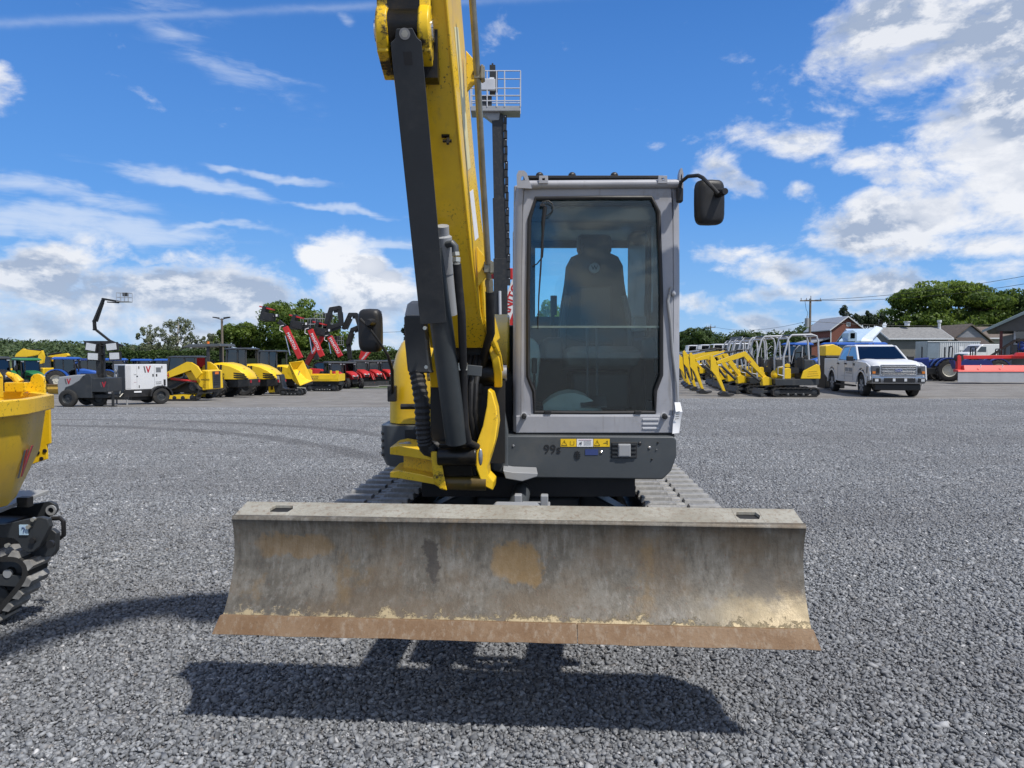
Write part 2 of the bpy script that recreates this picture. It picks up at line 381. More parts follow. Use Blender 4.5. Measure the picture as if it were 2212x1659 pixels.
def glassmat(name, tint, refl=1.0, rough=.0, alpha=None):
    m, x, b = newmat(name); x.n.remove(b)
    tr = x.n.new('ShaderNodeBsdfTransparent'); tr.inputs[0].default_value = (*tint, 1)
    gl = x.n.new('ShaderNodeBsdfGlossy'); gl.inputs[0].default_value = (1, 1, 1, 1); gl.inputs['Roughness'].default_value = rough
    fr = x.n.new('ShaderNodeFresnel'); fr.inputs[0].default_value = 1.52
    mx = x.n.new('ShaderNodeMixShader'); x.l.new(x.m('MULTIPLY', fr.outputs[0], refl, clamp=True), mx.inputs[0])
    x.l.new(tr.outputs[0], mx.inputs[1]); x.l.new(gl.outputs[0], mx.inputs[2])
    sh = mx.outputs[0]
    if alpha:
        df = x.n.new('ShaderNodeBsdfDiffuse'); df.inputs[0].default_value = (*alpha[0], 1)
        m2 = x.n.new('ShaderNodeMixShader')
        f = x.m('MULTIPLY', x.add(.5, x.noise(x.tc('Object'), 4, 6, .7)), alpha[1])
        x.l.new(f, m2.inputs[0]); x.l.new(sh, m2.inputs[1]); x.l.new(df.outputs[0], m2.inputs[2]); sh = m2.outputs[0]
    x.l.new(sh, x.n['Material Output'].inputs[0]); return m
M_glass = glassmat('cab_glass', (.84, .95, .95), 1.0, .0, ((.40, .45, .43), .010))
M_glassr = glassmat('rear_cab_glass', (.90, 1.0, 1.0), 1.0)
M_glassf = glassmat('vehicle_glass', (.20, .25, .26), 2.0)
M_glassd = glassmat('dark_vehicle_glass', (.12, .15, .17), 2.4)

# blade: mill-scale steel, rust blooms, vertical scrape marks, dried mud along the bottom
def steel_blade():
    m, x, b = newmat('worn_blade_steel'); co = x.tc('Object'); X, Yc, Z = x.sep(co)
    big = x.noise(co, 2.2, 7, .62); fine = x.noise(x.map(co, scale=(1, 1, .16)), 38, 6, .7)
    mid = x.noise(x.map(co, loc=(4, 2, 1)), 5.5, 7, .68); pit = x.noise(co, 70, 5, .65)
    c = x.mix(x.step(mid, .38, .62), (.092, .082, .064), (.150, .138, .116))
    c = x.mix(x.mul(x.step(fine, .50, .66), .42), c, (.235, .225, .205))
    c = x.mix(x.mul(x.step(fine, .48, .36), .55), c, (.060, .052, .042))
    c = x.mix(x.mul(x.step(big, .46, .62), .65), c, (.105, .075, .044))
    olive = x.noise(x.map(co, loc=(9, 3, 5), scale=(1, 1, .7)), 3.3, 6, .7)
    c = x.mix(x.mul(x.step(olive, .56, .68), .55), c, (.16, .105, .045))
    c = x.mix(x.mul(x.step(pit, .58, .68), .5), c, (.12, .07, .045))
    # two dark oil stains and an ochre scuff where they sit on the plate
    def spot(px, pz, sx, sz, col_, amt, cc):
        q = x.add(x.m('POWER', x.mul(x.sub(x.add(X, x.mul(x.sub(mid, .5), .22)), px), 1/sx), 4.0), x.m('POWER', x.mul(x.sub(x.add(Z, x.mul(x.sub(mid, .5), -.20)), pz), 1/sz), 4.0))
        return x.mix(x.mul(x.step(x.add(q, x.mul(x.sub(olive, .5), 1.6)), .35, 1.45, 1.0, 0.0), amt), cc, col_)
    c = spot(-.335, .70, .032, .075, (.035, .030, .026), .75, c)
    c = spot(.01, .70, .095, .075, (.24, .145, .045), .55, c)
    c = spot(-.93, .74, .16, .05, (.22, .13, .04), .40, c)
    c = spot(1.02, .62, .05, .075, (.10, .09, .075), .65, c)
    mud = x.noise(x.map(co, loc=(2, 7, 1), scale=(1, 1, 1.2)), 13, 8, .75)
    mz = x.step(x.sub(Z, x.mul(x.sub(mud, .48), .20)), .480, .500, 1.0, 0.0)
    mr = x.mul(x.step(X, .65, 1.0), x.mul(x.step(x.sub(Z, x.mul(mud, .25)), .50, .40), .55))
    c = x.mix(x.m('MAXIMUM', x.mul(mz, .85), mr), c, (.40, .32, .185))
    x.put(b.inputs['Base Color'], c); x.put(b.inputs['Metallic'], .25)
    x.put(b.inputs['Roughness'], x.step(mid, .3, .7, .42, .68))
    h = x.add(x.mul(pit, .5), x.add(x.mul(fine, .6), x.mul(mz, 2.0))); x.put(b.inputs['Normal'], x.bump(h, .45, .004)); return m
M_blade = steel_blade()
def rust(name, a, b_, c_):
    m, x, b = newmat(name); co = x.tc('Object')
    n = x.noise(co, 6, 8, .7); f = x.noise(x.map(co, scale=(1, 1, .2)), 45, 5, .7)
    c = x.mix(x.step(n, .35, .65), a, b_); c = x.mix(x.mul(x.step(f, .48, .68), .65), c, c_)
    c = x.mix(x.mul(x.step(x.noise(co, 90, 4, .7), .55, .7), .4), c, tuple(k*.45 for k in a))
    x.put(b.inputs['Base Color'], c); b.inputs['Roughness'].default_value = .62; b.inputs['Metallic'].default_value = .15
    x.put(b.inputs['Normal'], x.bump(x.noise(co, 60, 6, .7), .4, .004)); return m
M_rust = rust('rusty_cutting_edge', (.175, .100, .048), (.225, .145, .082), (.29, .23, .165))
M_flange = rust('scraped_top_flange', (.27, .25, .20), (.37, .355, .30), (.20, .14, .095))
M_pad = rust('dusty_track_rubber', (.20, .195, .185), (.32, .315, .30), (.42, .41, .39))
M_oldyellow = rust('rusty_yellow_plate', (.42, .25, .04), (.52, .33, .05), (.22, .12, .05))

# ground
def groundmat():
    m, x, b = newmat('crushed_stone_ground'); p = x.pos(); X, Yc, Z = x.sep(p)
    v = x.voro(p, 46, 'F1', 1); vd = x.voro(p, 46, 'F1', 0); v2 = x.voro(p, 21, 'F1', 1)
    r1 = x.sep(v)[0]; r2 = x.sep(v2)[1]
    g = x.ramp(r1, [(0, (.075, .077, .083)), (.45, (.20, .205, .215)), (.8, (.31, .315, .325)), (1, (.50, .50, .51))])
    g = x.mix(.3, g, x.ramp(r2, [(0, (.12, .12, .13)), (1, (.34, .34, .35))]))
    g = x.mix(x.step(vd, .35, .75), g, (.06, .06, .065))
    lane = x.noise(x.map(p, scale=(.10, .42, 1)), 1.0, 5, .6)
    g = x.mix(x.mul(x.step(lane, .40, .62), .30), g, (.15, .15, .155))
    dn_ = x.noise(p, 1.3, 8, .7); dn2 = x.noise(x.map(p, scale=(.12, .9, 1)), .8, 7, .65)
    d = x.mix(x.step(dn_, .35, .68), (.150, .140, .126), (.235, .225, .208))
    d = x.mix(x.mul(x.step(dn2, .45, .66), .6), d, (.105, .096, .085))
    d = x.mix(x.mul(x.step(x.voro(p, 25, 'F1', 0), .1, .35, 1, 0), .35), d, (.34, .33, .31))
    edge = x.add(Yc, x.mul(x.sub(x.noise(p, .5, 5, .6), .5), 3.0))
    c = x.mix(x.step(edge, 23.6, 24.8), g, d)
    gr = x.mix(x.step(x.noise(p, .6, 8, .75), .35, .65), (.035, .060, .016), (.075, .105, .030))
    far = x.step(x.add(Yc, x.mul(x.sub(x.noise(p, .08, 4, .6), .5), 14)), 66, 72)
    c = x.mix(far, c, gr)
    x.put(b.inputs['Base Color'], c); b.inputs['Roughness'].default_value = .9
    x.put(b.inputs['Normal'], x.bump(x.sub(1.0, vd), .6, .015)); return m
M_ground = groundmat()
def stonemat():
    m, x, b = newmat('gravel_stone'); v = x.attr('v'); p = x.pos()
    g = x.ramp(v, [(0, (.045, .049, .054)), (.35, (.138, .147, .158)), (.68, (.268, .281, .295)), (.93, (.385, .397, .408)), (1, (.55, .55, .55))])
    hue = x.noise(p, 31, 2, .5); g = x.mix(x.mul(x.step(hue, .60, .72), .45), g, (.27, .235, .20))
    lane = x.noise(x.map(p, scale=(.10, .42, 1)), 1.0, 5, .6)
    g = x.mix(x.mul(x.step(lane, .40, .62), .42), g, (.12, .12, .125))
    fines = x.noise(p, .55, 7, .7); g = x.mix(x.mul(x.step(fines, .52, .68), .45), g, (.25, .25, .25))
    px_, py_, pz_ = x.sep(p); rr_ = x.m('SQRT', x.add(x.m('POWER', x.add(px_, 12.0), 2.0), x.m('POWER', x.sub(py_, 4.0), 2.0)))
    rr_ = x.add(rr_, x.mul(x.sub(x.noise(p, .7, 4, .6), .5), .5))
    for R_ in (13.6, 11.9, 17.2): g = x.mix(x.mul(x.step(x.m('ABSOLUTE', x.sub(rr_, R_)), .10, .30, 1.0, 0.0), x.step(px_, -.5, -3.0, 0.0, .55)), g, (.075, .075, .08))
    g = x.mix(x.mul(x.step(x.noise(p, 120, 3, .6), .35, .7), .25), g, (.10, .10, .11))
    x.put(b.inputs['Base Color'], g); b.inputs['Roughness'].default_value = .72; return m
M_stone = stonemat()
def leafmat(name, lo, hi, tr=.35):
    m, x, b = newmat(name); v = x.attr('v')
    c = x.ramp(v, [(0, lo), (.7, tuple((a+b_)/2 for a, b_ in zip(lo, hi))), (1, hi)])
    x.put(b.inputs['Base Color'], c); b.inputs['Roughness'].default_value = .55; b.inputs['Specular IOR Level'].default_value = .3
    t = x.n.new('ShaderNodeBsdfTranslucent'); x.put(t.inputs[0], x.mix(.5, c, hi))
    mx = x.n.new('ShaderNodeMixShader'); mx.inputs[0].default_value = tr
    x.l.new(b.outputs[0], mx.inputs[1]); x.l.new(t.outputs[0], mx.inputs[2]); x.l.new(mx.outputs[0], x.n['Material Output'].inputs[0]); return m
L_mid = leafmat('mid_green_leaves', (.038, .075, .014), (.24, .33, .06), .45)
L_dark = leafmat('dark_green_leaves', (.020, .044, .012), (.105, .160, .038))
L_conif = leafmat('conifer_needles', (.016, .030, .015), (.065, .090, .042), .15)
L_birch = leafmat('birch_leaves', (.10, .12, .065), (.30, .33, .20))
L_hedge = leafmat('hedge_leaves', (.028, .055, .012), (.085, .130, .030))
L_hill = leafmat('far_forest_leaves', (.030, .055, .022), (.120, .165, .055), .2)
def sidingmat(name, col, pitch=.2, axis=2, depth=.25):
    m, x, b = newmat(name); co = x.tc('Object'); Z = x.sep(co)[axis]
    f = x.m('FRACT', x.mul(Z, 1/pitch)); n = x.noise(co, 1.5, 6, .6)
    c = x.mix(x.step(n, .3, .7), tuple(k*.9 for k in col), tuple(k*1.08 for k in col))
    x.put(b.inputs['Base Color'], c); b.inputs['Roughness'].default_value = .7; x.put(b.inputs['Normal'], x.bump(f, depth, .03)); return m
M_sidegrey = sidingmat('grey_siding', (.19, .185, .175)); M_sidebeige = sidingmat('beige_wall', (.40, .37, .31)); M_sidedark = sidingmat('dark_siding', (.085, .082, .075))
M_bluewall = sidingmat('blue_grey_wall', (.20, .25, .31)); M_greygable = sidingmat('grey_gable_siding', (.24, .25, .27))
def brickmat():
    m, x, b = newmat('red_brick'); co = x.tc('Object'); br = x.n.new('ShaderNodeTexBrick')
    x.put(br.inputs['Vector'], x.map(co, rot=(math.pi/2, 0, 0))); br.inputs['Color1'].default_value = (.20, .055, .032, 1); br.inputs['Color2'].default_value = (.15, .040, .026, 1)
    br.inputs['Mortar'].default_value = (.25, .21, .18, 1); br.inputs['Scale'].default_value = 4.5; br.inputs['Mortar Size'].default_value = .012
    x.put(b.inputs['Base Color'], br.outputs[0]); b.inputs['Roughness'].default_value = .85; return m
M_brick = brickmat()
def roofmat(name, a, c_, sc=3.0):
    m, x, b = newmat(name); co = x.tc('Object'); n = x.noise(co, sc, 8, .75)
    x.put(b.inputs['Base Color'], x.mix(x.step(n, .35, .65), a, c_)); b.inputs['Roughness'].default_value = .85
    x.put(b.inputs['Normal'], x.bump(x.voro(co, 4, 'F1', 0), .3, .03)); return m
M_shg = roofmat('grey_shingles', (.15, .15, .15), (.23, .23, .225)); M_shb = roofmat('brown_shingles', (.095, .075, .060), (.15, .12, .095))
M_tin = mat('white_tin_roof', (.66, .72, .80), .3, .3, .1, var=.04); M_tinb = mat('pale_blue_tin_roof', (.42, .55, .70), .35, .3, .15, var=.08)
# ------------------------------------------------------------------ ground sheet
def ground():
    ys = [-400, -120, -40, -15, -5, 0, 2, 4, 6, 8, 10, 12] + [12+1.5*k for k in range(1, 40)] + [74, 80, 88, 96, 110, 140, 200, 320, 600, 1200, 2600]
    rs = [-6, -3, -1.6, -1.1, -.9, -.75] + [-.7+.07*k for k in range(0, 21)] + [.8, 1.0, 1.3, 2, 3.5, 6]
    v = []; f = []
    for y in ys:
        for r in rs: x = r*max(y, 20) if y > -50 else r*600; v.append((x, y, ground_z(x, y)))
    n = len(rs)
    for j in range(len(ys)-1):
        for i in range(n-1): f.append((j*n+i, j*n+i+1, (j+1)*n+i+1, (j+1)*n+i))
    mb = MB(); mb.v = v; mb.f = f; mb.build('ground', M_ground, kind='structure', ang=80)
ground()

# ------------------------------------------------------------------ crushed stone: one wrapping tile of loose stones laid out by geometry nodes
def gravel():
    T = 1.2; n = 13500; r = np.random.default_rng(3)
    cx = r.uniform(-T/2, T/2, n); cy = r.uniform(-T/2, T/2, n); sz = np.clip(r.lognormal(math.log(.0068), .38, n), .0038, .019)
    cz = r.uniform(-.004, .009, n)
    base = np.array([(-1, -1, -1), (1, -1, -1), (1, 1, -1), (-1, 1, -1), (-1, -1, 1), (1, -1, 1), (1, 1, 1), (-1, 1, 1)], float)
    pts = base[None]*(1+r.uniform(-.55, .25, (n, 8, 3)))
    pts[:, 4:, :2] *= r.uniform(.45, .9, (n, 1, 1))
    pts *= np.stack([r.uniform(.85, 1.7, n), r.uniform(.6, 1.05, n), r.uniform(.35, .75, n)], 1)[:, None]
    a = r.uniform(0, 2*math.pi, n); tx = r.normal(0, .45, n); ty = r.normal(0, .45, n)
    ca, sa = np.cos(a), np.sin(a); R = np.zeros((n, 3, 3)); R[:, 0, 0] = ca; R[:, 0, 1] = -sa; R[:, 1, 0] = sa; R[:, 1, 1] = ca; R[:, 2, 2] = 1
    cX, sX = np.cos(tx), np.sin(tx); RX = np.zeros((n, 3, 3)); RX[:, 0, 0] = 1; RX[:, 1, 1] = cX; RX[:, 1, 2] = -sX; RX[:, 2, 1] = sX; RX[:, 2, 2] = cX
    cY, sY = np.cos(ty), np.sin(ty); RY = np.zeros((n, 3, 3)); RY[:, 1, 1] = 1; RY[:, 0, 0] = cY; RY[:, 0, 2] = sY; RY[:, 2, 0] = -sY; RY[:, 2, 2] = cY
    pts = np.einsum('nij,nkj->nki', R @ RX @ RY, pts)*sz[:, None, None] + np.stack([cx, cy, cz+sz*.25], 1)[:, None]
    fb = np.array([(3, 2, 1, 0), (4, 5, 6, 7), (0, 1, 5, 4), (1, 2, 6, 5), (2, 3, 7, 6), (3, 0, 4, 7)])
    F = (fb[None]+8*np.arange(n)[:, None, None]).reshape(-1, 4); V = pts.reshape(-1, 3)
    val = np.repeat(np.clip(r.normal(.5, .21, n), 0, 1), 8)
    # anchor points for the tiles
    anc = []; rot = []; y = 2.0; rr = random.Random(5)
    while y < 25.5:
        hw = .80*y+1.6; x = -math.floor(hw/T)*T
        while x <= hw:
            yy = y; z = ground_z(x, yy)
            dzx = (ground_z(x+.3, yy)-ground_z(x-.3, yy))/.6; dzy = (ground_z(x, yy+.3)-ground_z(x, yy-.3))/.6
            nrm = Vector((-dzx, -dzy, 1)).normalized(); q = Vector((0, 0, 1)).rotation_difference(nrm).to_matrix()
            e = (q @ Matrix.Rotation(rr.choice((0, 1, 2, 3))*math.pi/2, 3, 'Z')).to_euler()
            anc.append((x, yy, z)); rot.append(tuple(e)); x += T
        y += T
    K = len(anc); nv = len(V)
    me = bpy.data.meshes.new('gravel'); me.vertices.add(nv+K)
    me.vertices.foreach_set('co', np.concatenate([V, np.array(anc)]).astype(np.float32).ravel())
    me.loops.add(F.size); me.loops.foreach_set('vertex_index', F.astype(np.int32).ravel())
    me.polygons.add(len(F)); me.polygons.foreach_set('loop_start', (np.arange(len(F))*4).astype(np.int32))
    me.update(calc_edges=True)
    at_ = me.attributes.new('v', 'FLOAT', 'POINT'); at_.data.foreach_set('value', np.concatenate([val, np.zeros(K)]).astype(np.float32))
    at_ = me.attributes.new('pt', 'BOOLEAN', 'POINT'); at_.data.foreach_set('value', np.concatenate([np.zeros(nv, bool), np.ones(K, bool)]))
    at_ = me.attributes.new('rot', 'FLOAT_VECTOR', 'POINT'); at_.data.foreach_set('vector', np.concatenate([np.zeros((nv, 3)), np.array(rot)]).astype(np.float32).ravel())
    me.materials.append(M_stone)
    o = bpy.data.objects.new('gravel', me); COL.objects.link(o); o['kind'] = 'stuff'; tag(o, 'loose grey crushed stone covering the yard around the excavator', 'gravel')
    g = bpy.data.node_groups.new('lay_gravel', 'GeometryNodeTree')
    g.interface.new_socket('Geometry', in_out='INPUT', socket_type='NodeSocketGeometry'); g.interface.new_socket('Geometry', in_out='OUTPUT', socket_type='NodeSocketGeometry')
    N = g.nodes; L = g.links; gi = N.new('NodeGroupInput'); go = N.new('NodeGroupOutput')
    sp = N.new('GeometryNodeSeparateGeometry'); na = N.new('GeometryNodeInputNamedAttribute'); na.data_type = 'BOOLEAN'; na.inputs[0].default_value = 'pt'
    L.new(gi.outputs[0], sp.inputs[0]); L.new(na.outputs[0], sp.inputs[1])
    mp = N.new('GeometryNodeMeshToPoints'); L.new(sp.outputs[0], mp.inputs[0])
    ip = N.new('GeometryNodeInstanceOnPoints'); L.new(mp.outputs[0], ip.inputs['Points']); L.new(sp.outputs[1], ip.inputs['Instance'])
    nr = N.new('GeometryNodeInputNamedAttribute'); nr.data_type = 'FLOAT_VECTOR'; nr.inputs[0].default_value = 'rot'
    er = N.new('FunctionNodeEulerToRotation'); L.new(nr.outputs[0], er.inputs[0]); L.new(er.outputs[0], ip.inputs['Rotation'])
    L.new(ip.outputs[0], go.inputs[0])
    md = o.modifiers.new('gravel', 'NODES'); md.node_group = g
gravel()
# ------------------------------------------------------------------ logo: slanted bar in grey, broken W in red
def logo(parent, o, xd, yd, h, off=.003, nrm=None, w=1.0):
    xd = Vector(xd).normalized(); yd = Vector(yd).normalized(); n = xd.cross(yd).normalized() if nrm is None else Vector(nrm).normalized()
    def poly(pts):
        mb = MB(); vs = [Vector(o)+xd*(p[0]*h*w)+yd*(p[1]*h)+n*off for p in pts]; vb = [q-n*(off-.0006) for q in vs]; k = len(vs)
        mb.add(vs+vb, [tuple(range(k)), tuple(range(k, 2*k))[::-1]]+[(i, (i+1) % k, k+(i+1) % k, k+i) for i in range(k)]); return mb
    g = poly([(-.62, .48), (-.42, .48), (-.22, -.5), (-.42, -.5)]); g.build('logo_bar', M_logo_g, parent, smooth=False)
    r = poly([(-.26, .48), (-.06, .48), (.14, -.10), (.34, .55), (.56, .55), (.20, -.5), (.03, -.5), (-.10, -.02)])
    r.build('logo_letter', M_logo_r, parent, smooth=False)

# ------------------------------------------------------------------ the big excavator
HC = Vector((.145, 5.30, 0)); YAW = rad(-3.8)
EX = thing('excavator', (HC.x, HC.y, 0), 'large yellow and charcoal tracked excavator facing the camera with its silver cab and raised boom', 'excavator', world=True)
def U(x, y, z):     # undercarriage frame, turned a little against the cab
    q = rotz((x, y, 0), YAW); return Vector((HC.x+q.x, HC.y+q.y, z))
def UT(mb): return mb.xf(Matrix.Translation(HC) @ Matrix.Rotation(YAW, 4, 'Z'))
def arc(cx, cz, r, a0, a1, n): return [(cx+r*math.cos(rad(a0+(a1-a0)*i/n)), cz+r*math.sin(rad(a0+(a1-a0)*i/n))) for i in range(n+1)]

def hero_tracks():
    zc, r, L = .335, .30, 1.12           # axle height, belt radius, half axle distance
    path = []                           # (y, z, tangent angle) all round the loop
    N = 36; straight = 2*L; arcl = math.pi*r; total_ = 2*(straight+arcl)
    def on(s):
        s %= total_
        if s < straight: return (-L+s, zc+r, 0.0)
        s -= straight
        if s < arcl: a = s/r; return (L+r*math.sin(a), zc+r*math.cos(a), -a)
        s -= arcl
        if s < straight: return (L-s, zc-r, -math.pi)
        s -= straight; a = s/r; return (-L-r*math.sin(a), zc-r*math.cos(a), -math.pi-a)
    pads = {}
    for side in (-1, 1):
        cx = side*.945; w = .45
        belt = MB(); secs = []
        for k in range(60):
            y, z, a = on(total_*k/60); n = Vector((0, -math.sin(a), math.cos(a)))
            c = Vector((cx, y, z)); secs.append([c+Vector((-w/2, 0, 0)), c+Vector((w/2, 0, 0)), c+Vector((w/2, 0, 0))-n*.03, c+Vector((-w/2, 0, 0))-n*.03])
        secs.append(secs[0]); belt.loft(secs, caps=False)
        tb = UT(belt).build('track', M_rubber, EX)
        if side not in pads:
            mb = MB()
            def blk(x0, x1, y0, y1, h, t=.010):
                y0 *= 1.32; y1 *= 1.32
                mb.hexa([(x0, y0, 0), (x1, y0, 0), (x1, y1, 0), (x0, y1, 0), (x0+.006, y0+t, h), (x1-.006, y0+t, h), (x1-.006, y1-t, h), (x0+.006, y1-t, h)])
            blk(-.225, -.030, -.033, .033, .036); blk(-.045, .040, .006, .056, .020); blk(.025, .225, .018, .084, .036); blk(-.040, .038, -.044, -.006, .018)
            if side == 1: mb.v = [(-x, y, z) for x, y, z in mb.v]
            me = None
        for k in range(N):
            y, z, a = on(total_*(k+.5)/N)
            if me is None:
                o = mb.build('track_pad', M_pad, tb, bevel=.004, seg=1); me = o.data; md = True
            else:
                o = bpy.data.objects.new('track_pad', me); COL.objects.link(o); o.parent = tb
                b = o.modifiers.new('bevel', 'BEVEL'); b.width = .004; b.segments = 1; b.limit_method = 'ANGLE'; b.harden_normals = True
            jig = random.uniform(-.006, .006)
            o.matrix_basis = (Matrix.Translation(HC) @ Matrix.Rotation(YAW, 4, 'Z') @ Matrix.Translation((cx, y, z+jig*.3)) @ Matrix.Rotation(a, 4, 'X') @ Matrix.Rotation(jig, 4, 'Z'))
        fr = MB(); fr.box((cx, 0, .34), (.20, 2.1, .26)); fr.box((cx-side*.18, 0, .42), (.18, 1.5, .20))
        UT(fr).build('track_frame', M_dgrey, EX, bevel=.015)
        for y, nm, rr in ((-L, 'idler', .26), (L, 'sprocket', .25), (-.6, 'roller', .10), (-.2, 'roller', .10), (.2, 'roller', .10), (.6, 'roller', .10)):
            wz = zc if rr > .2 else .15
            mb2 = MB(); mb2.lathe([(.0, -.10), (rr*.5, -.10), (rr*.55, -.07), (rr, -.07), (rr, .07), (rr*.55, .07), (rr*.5, .10), (0, .10)], (cx, y, wz), 'x', 20)
            UT(mb2).build(nm, M_blackm, EX)
hero_tracks()

def hero_under():
    mb = MB()       # X-shaped car body between the tracks
    mb.loft([[(-.34, -.62, .44), (.34, -.62, .44), (.34, -.62, .62), (-.34, -.62, .62)], [(-.42, 0, .40), (.42, 0, .40), (.42, 0, .74), (-.42, 0, .74)], [(-.34, .62, .44), (.34, .62, .44), (.34, .62, .62), (-.34, .62, .62)]])
    for s in (-1, 1):
        for e in (-1, 1):
            mb.hexa([(s*.28, e*.50, .42), (s*.74, e*.86, .30), (s*.74, e*.60, .30), (s*.30, e*.22, .42), (s*.28, e*.50, .70), (s*.74, e*.86, .52), (s*.74, e*.60, .52), (s*.30, e*.22, .70)])
    UT(mb).build('car_body', M_dgrey, EX, bevel=.02)
    mb = MB(); mb.lathe([(.30, .70), (.46, .70), (.46, .80), (.30, .80)], (0, 0, 0), 'z', 32); UT(mb).build('slew_ring', M_grease, EX)
    # push arms of the blade, cross member with two windows, lift cylinder
    mb = MB()
    for s in (-1, 1):
        mb.hexa([(s*.34, -2.34, .50), (s*.46, -2.34, .50), (s*.50, -.50, .36), (s*.38, -.50, .36), (s*.34, -2.34, .66), (s*.46, -2.34, .66), (s*.50, -.50, .54), (s*.38, -.50, .54)])
    UT(mb).build('push_arm', M_dgrey, EX, bevel=.012)
    mb = MB(); mb.ring([(.02, .50), (.42, .50), (.40, .80), (.04, .80)], [(.10, .58), (.34, .58), (.33, .74), (.11, .74)], -2.05, -2.00)
    mb.box((.55, -1.98, .66), (.10, .05, .24)); UT(mb).build('arm_bracket', M_dgrey, EX, bevel=.008)
    mb = MB(); mb.cyl((-.02, -2.22, .70), (-.02, -.8, .74), .055, n=18); UT(mb).build('blade_cylinder', M_dgrey, EX)
    mb = MB(); mb.box((.06, -1.50, .70), (.20, .10, .13)); mb.box((-.01, -1.54, .79), (.04, .06, .06)); mb.box((.13, -1.54, .79), (.04, .06, .06))
    mb.cyl((.06, -1.57, .71), (.06, -1.54, .71), .028, n=6); UT(mb).build('swivel_block', M_grey, EX, bevel=.006)
    mb = MB(); mb.loft([[(-.17, -2.10, .76), (.17, -2.10, .76), (.17, -1.80, .76), (-.17, -1.80, .76)], [(-.10, -2.05, .845), (.10, -2.05, .845), (.10, -1.85, .845), (-.10, -1.85, .845)]])
    UT(mb).build('cylinder_cover', M_grey, EX, bevel=.008)
hero_under()

def hero_blade():
    # section of the mouldboard in (y, z): concave to the front, rolled back into a flange at the top
    W2 = 1.185; y0 = -2.36
    sec = [(-.10+.0, .50)]
    pts = []
    for k in range(15):
        t = k/14; pts.append((y0-.140+.42*(.95*t-.60*t*t),   .475+t*.378))
    for k in range(1, 7):
        a = rad(188-98*k/6); pts.append((pts[14][0]+.028+.030*math.cos(a), .853+.020*math.sin(a)))
    face = pts[:]
    n = len(face); th = .014
    back = []
    for i, p in enumerate(face):
        a = face[max(i-1, 0)]; b = face[min(i+1, n-1)]; d = Vector((b[0]-a[0], b[1]-a[1])).normalized(); back.append((p[0]+d.y*th, p[1]-d.x*th))
    NXD = 40
    mb = MB(); prof = face+back[::-1]
    secs = []
    rr = random.Random(2)
    for i in range(NXD+1):
        x = -W2 + 2*W2*i/NXD; k = .012*math.sin(3*x+1)+rr.uniform(-.0006, .0006)
        spread = 1.0
        secs.append([(.008+x*(1+.018*(z-.48)/.4), y+k*.4, z) for y, z in prof])
    mb.loft(secs); bl = UT(mb).build('blade', M_blade, EX, ang=40)
    bl.matrix_parent_inverse = Matrix.Translation(-HC)
    # flange on top with the two slots
    zt = .874; tilt = lambda m_: setattr(m_, 'v', [(x, y, z+(y-f0)/(f1-f0)*.032-.002) for x, y, z in m_.v]) or m_
    mb = MB(); f0, f1 = y0+.022, y0+.150
    xs = [.008-W2-.016, -1.065, -.955, .945, 1.055, .008+W2+.016]
    for i in range(5):
        if i in (1, 3):
            xa, xb = xs[i], xs[i+1]; c = (xa+xb)/2
            outer = [(xa, f0), (c, f0), (xb, f0), (xb, (f0+f1)/2), (xb, f1), (c, f1), (xa, f1), (xa, (f0+f1)/2)]
            m_ = (f0+f1)/2
            inner = [(xa+.016, m_-.030), (c, m_-.032), (xb-.016, m_-.030), (xb-.004, m_), (xb-.016, m_+.030), (c, m_+.032), (xa+.016, m_+.030), (xa+.004, m_)]
            mb.ring(outer, inner, zt-.014, zt, 'z')
        else: mb.span((xs[i], f0, zt-.014), (xs[i+1], f1, zt))
    tf = UT(tilt(mb)).build('top_flange', M_flange, EX, bevel=.003)
    for k_ in (1, 3): mb = MB(); mb.span((xs[k_]+.006, f0+.012, zt-.05), (xs[k_+1]-.006, f1-.012, zt-.0145)); UT(tilt(mb)).build('slot_shade_block', M_ink, tf)  # black block under each slot, its colour standing in for the shade below
    mb = MB(); mb.prism([(f1, zt+.012), (f1, zt+.026), (f1+.012, zt+.02), (f1+.012, .62), (f1, .62)], -W2+.03, W2-.01, 'x'); mb.box((0, y0+.06, .55), (2.1, .12, .10)); UT(mb).build('back_plate', M_dgrey, EX)
    for s in (-1, 1):
        mb = MB(); mb.prism([(p[0]+.015, p[1]) for p in face[1:14]]+[(f1, .90), (f1, .53)], s*(W2-.010)+.002, s*(W2-.010)+.014, 'x'); UT(mb).build('end_plate', M_rust, EX)
    # cutting edge, bolted on in two lengths
    e0 = (y0-.146, .492); e1 = (y0-.190, .430)
    for xa, xb in ((-W2-.012, .28), (.282, W2+.028)):
        mb = MB(); k = 14; secs = []
        for i in range(k+1):
            x = xa+(xb-xa)*i/k; q = .0016*math.sin(x*23)+.0012*math.sin(x*51)
            f = .985 if abs(x) > 1 else .995
            secs.append([(x, e1[0], e1[1]+q), (x, e1[0]+.020, e1[1]+q), (x*f, e0[0]+.018, e0[1]), (x*f, e0[0]-.006, e0[1]+.004)])
        mb.loft(secs); UT(mb).build('cutting_edge', M_rust, EX, bevel=.002)
hero_blade()

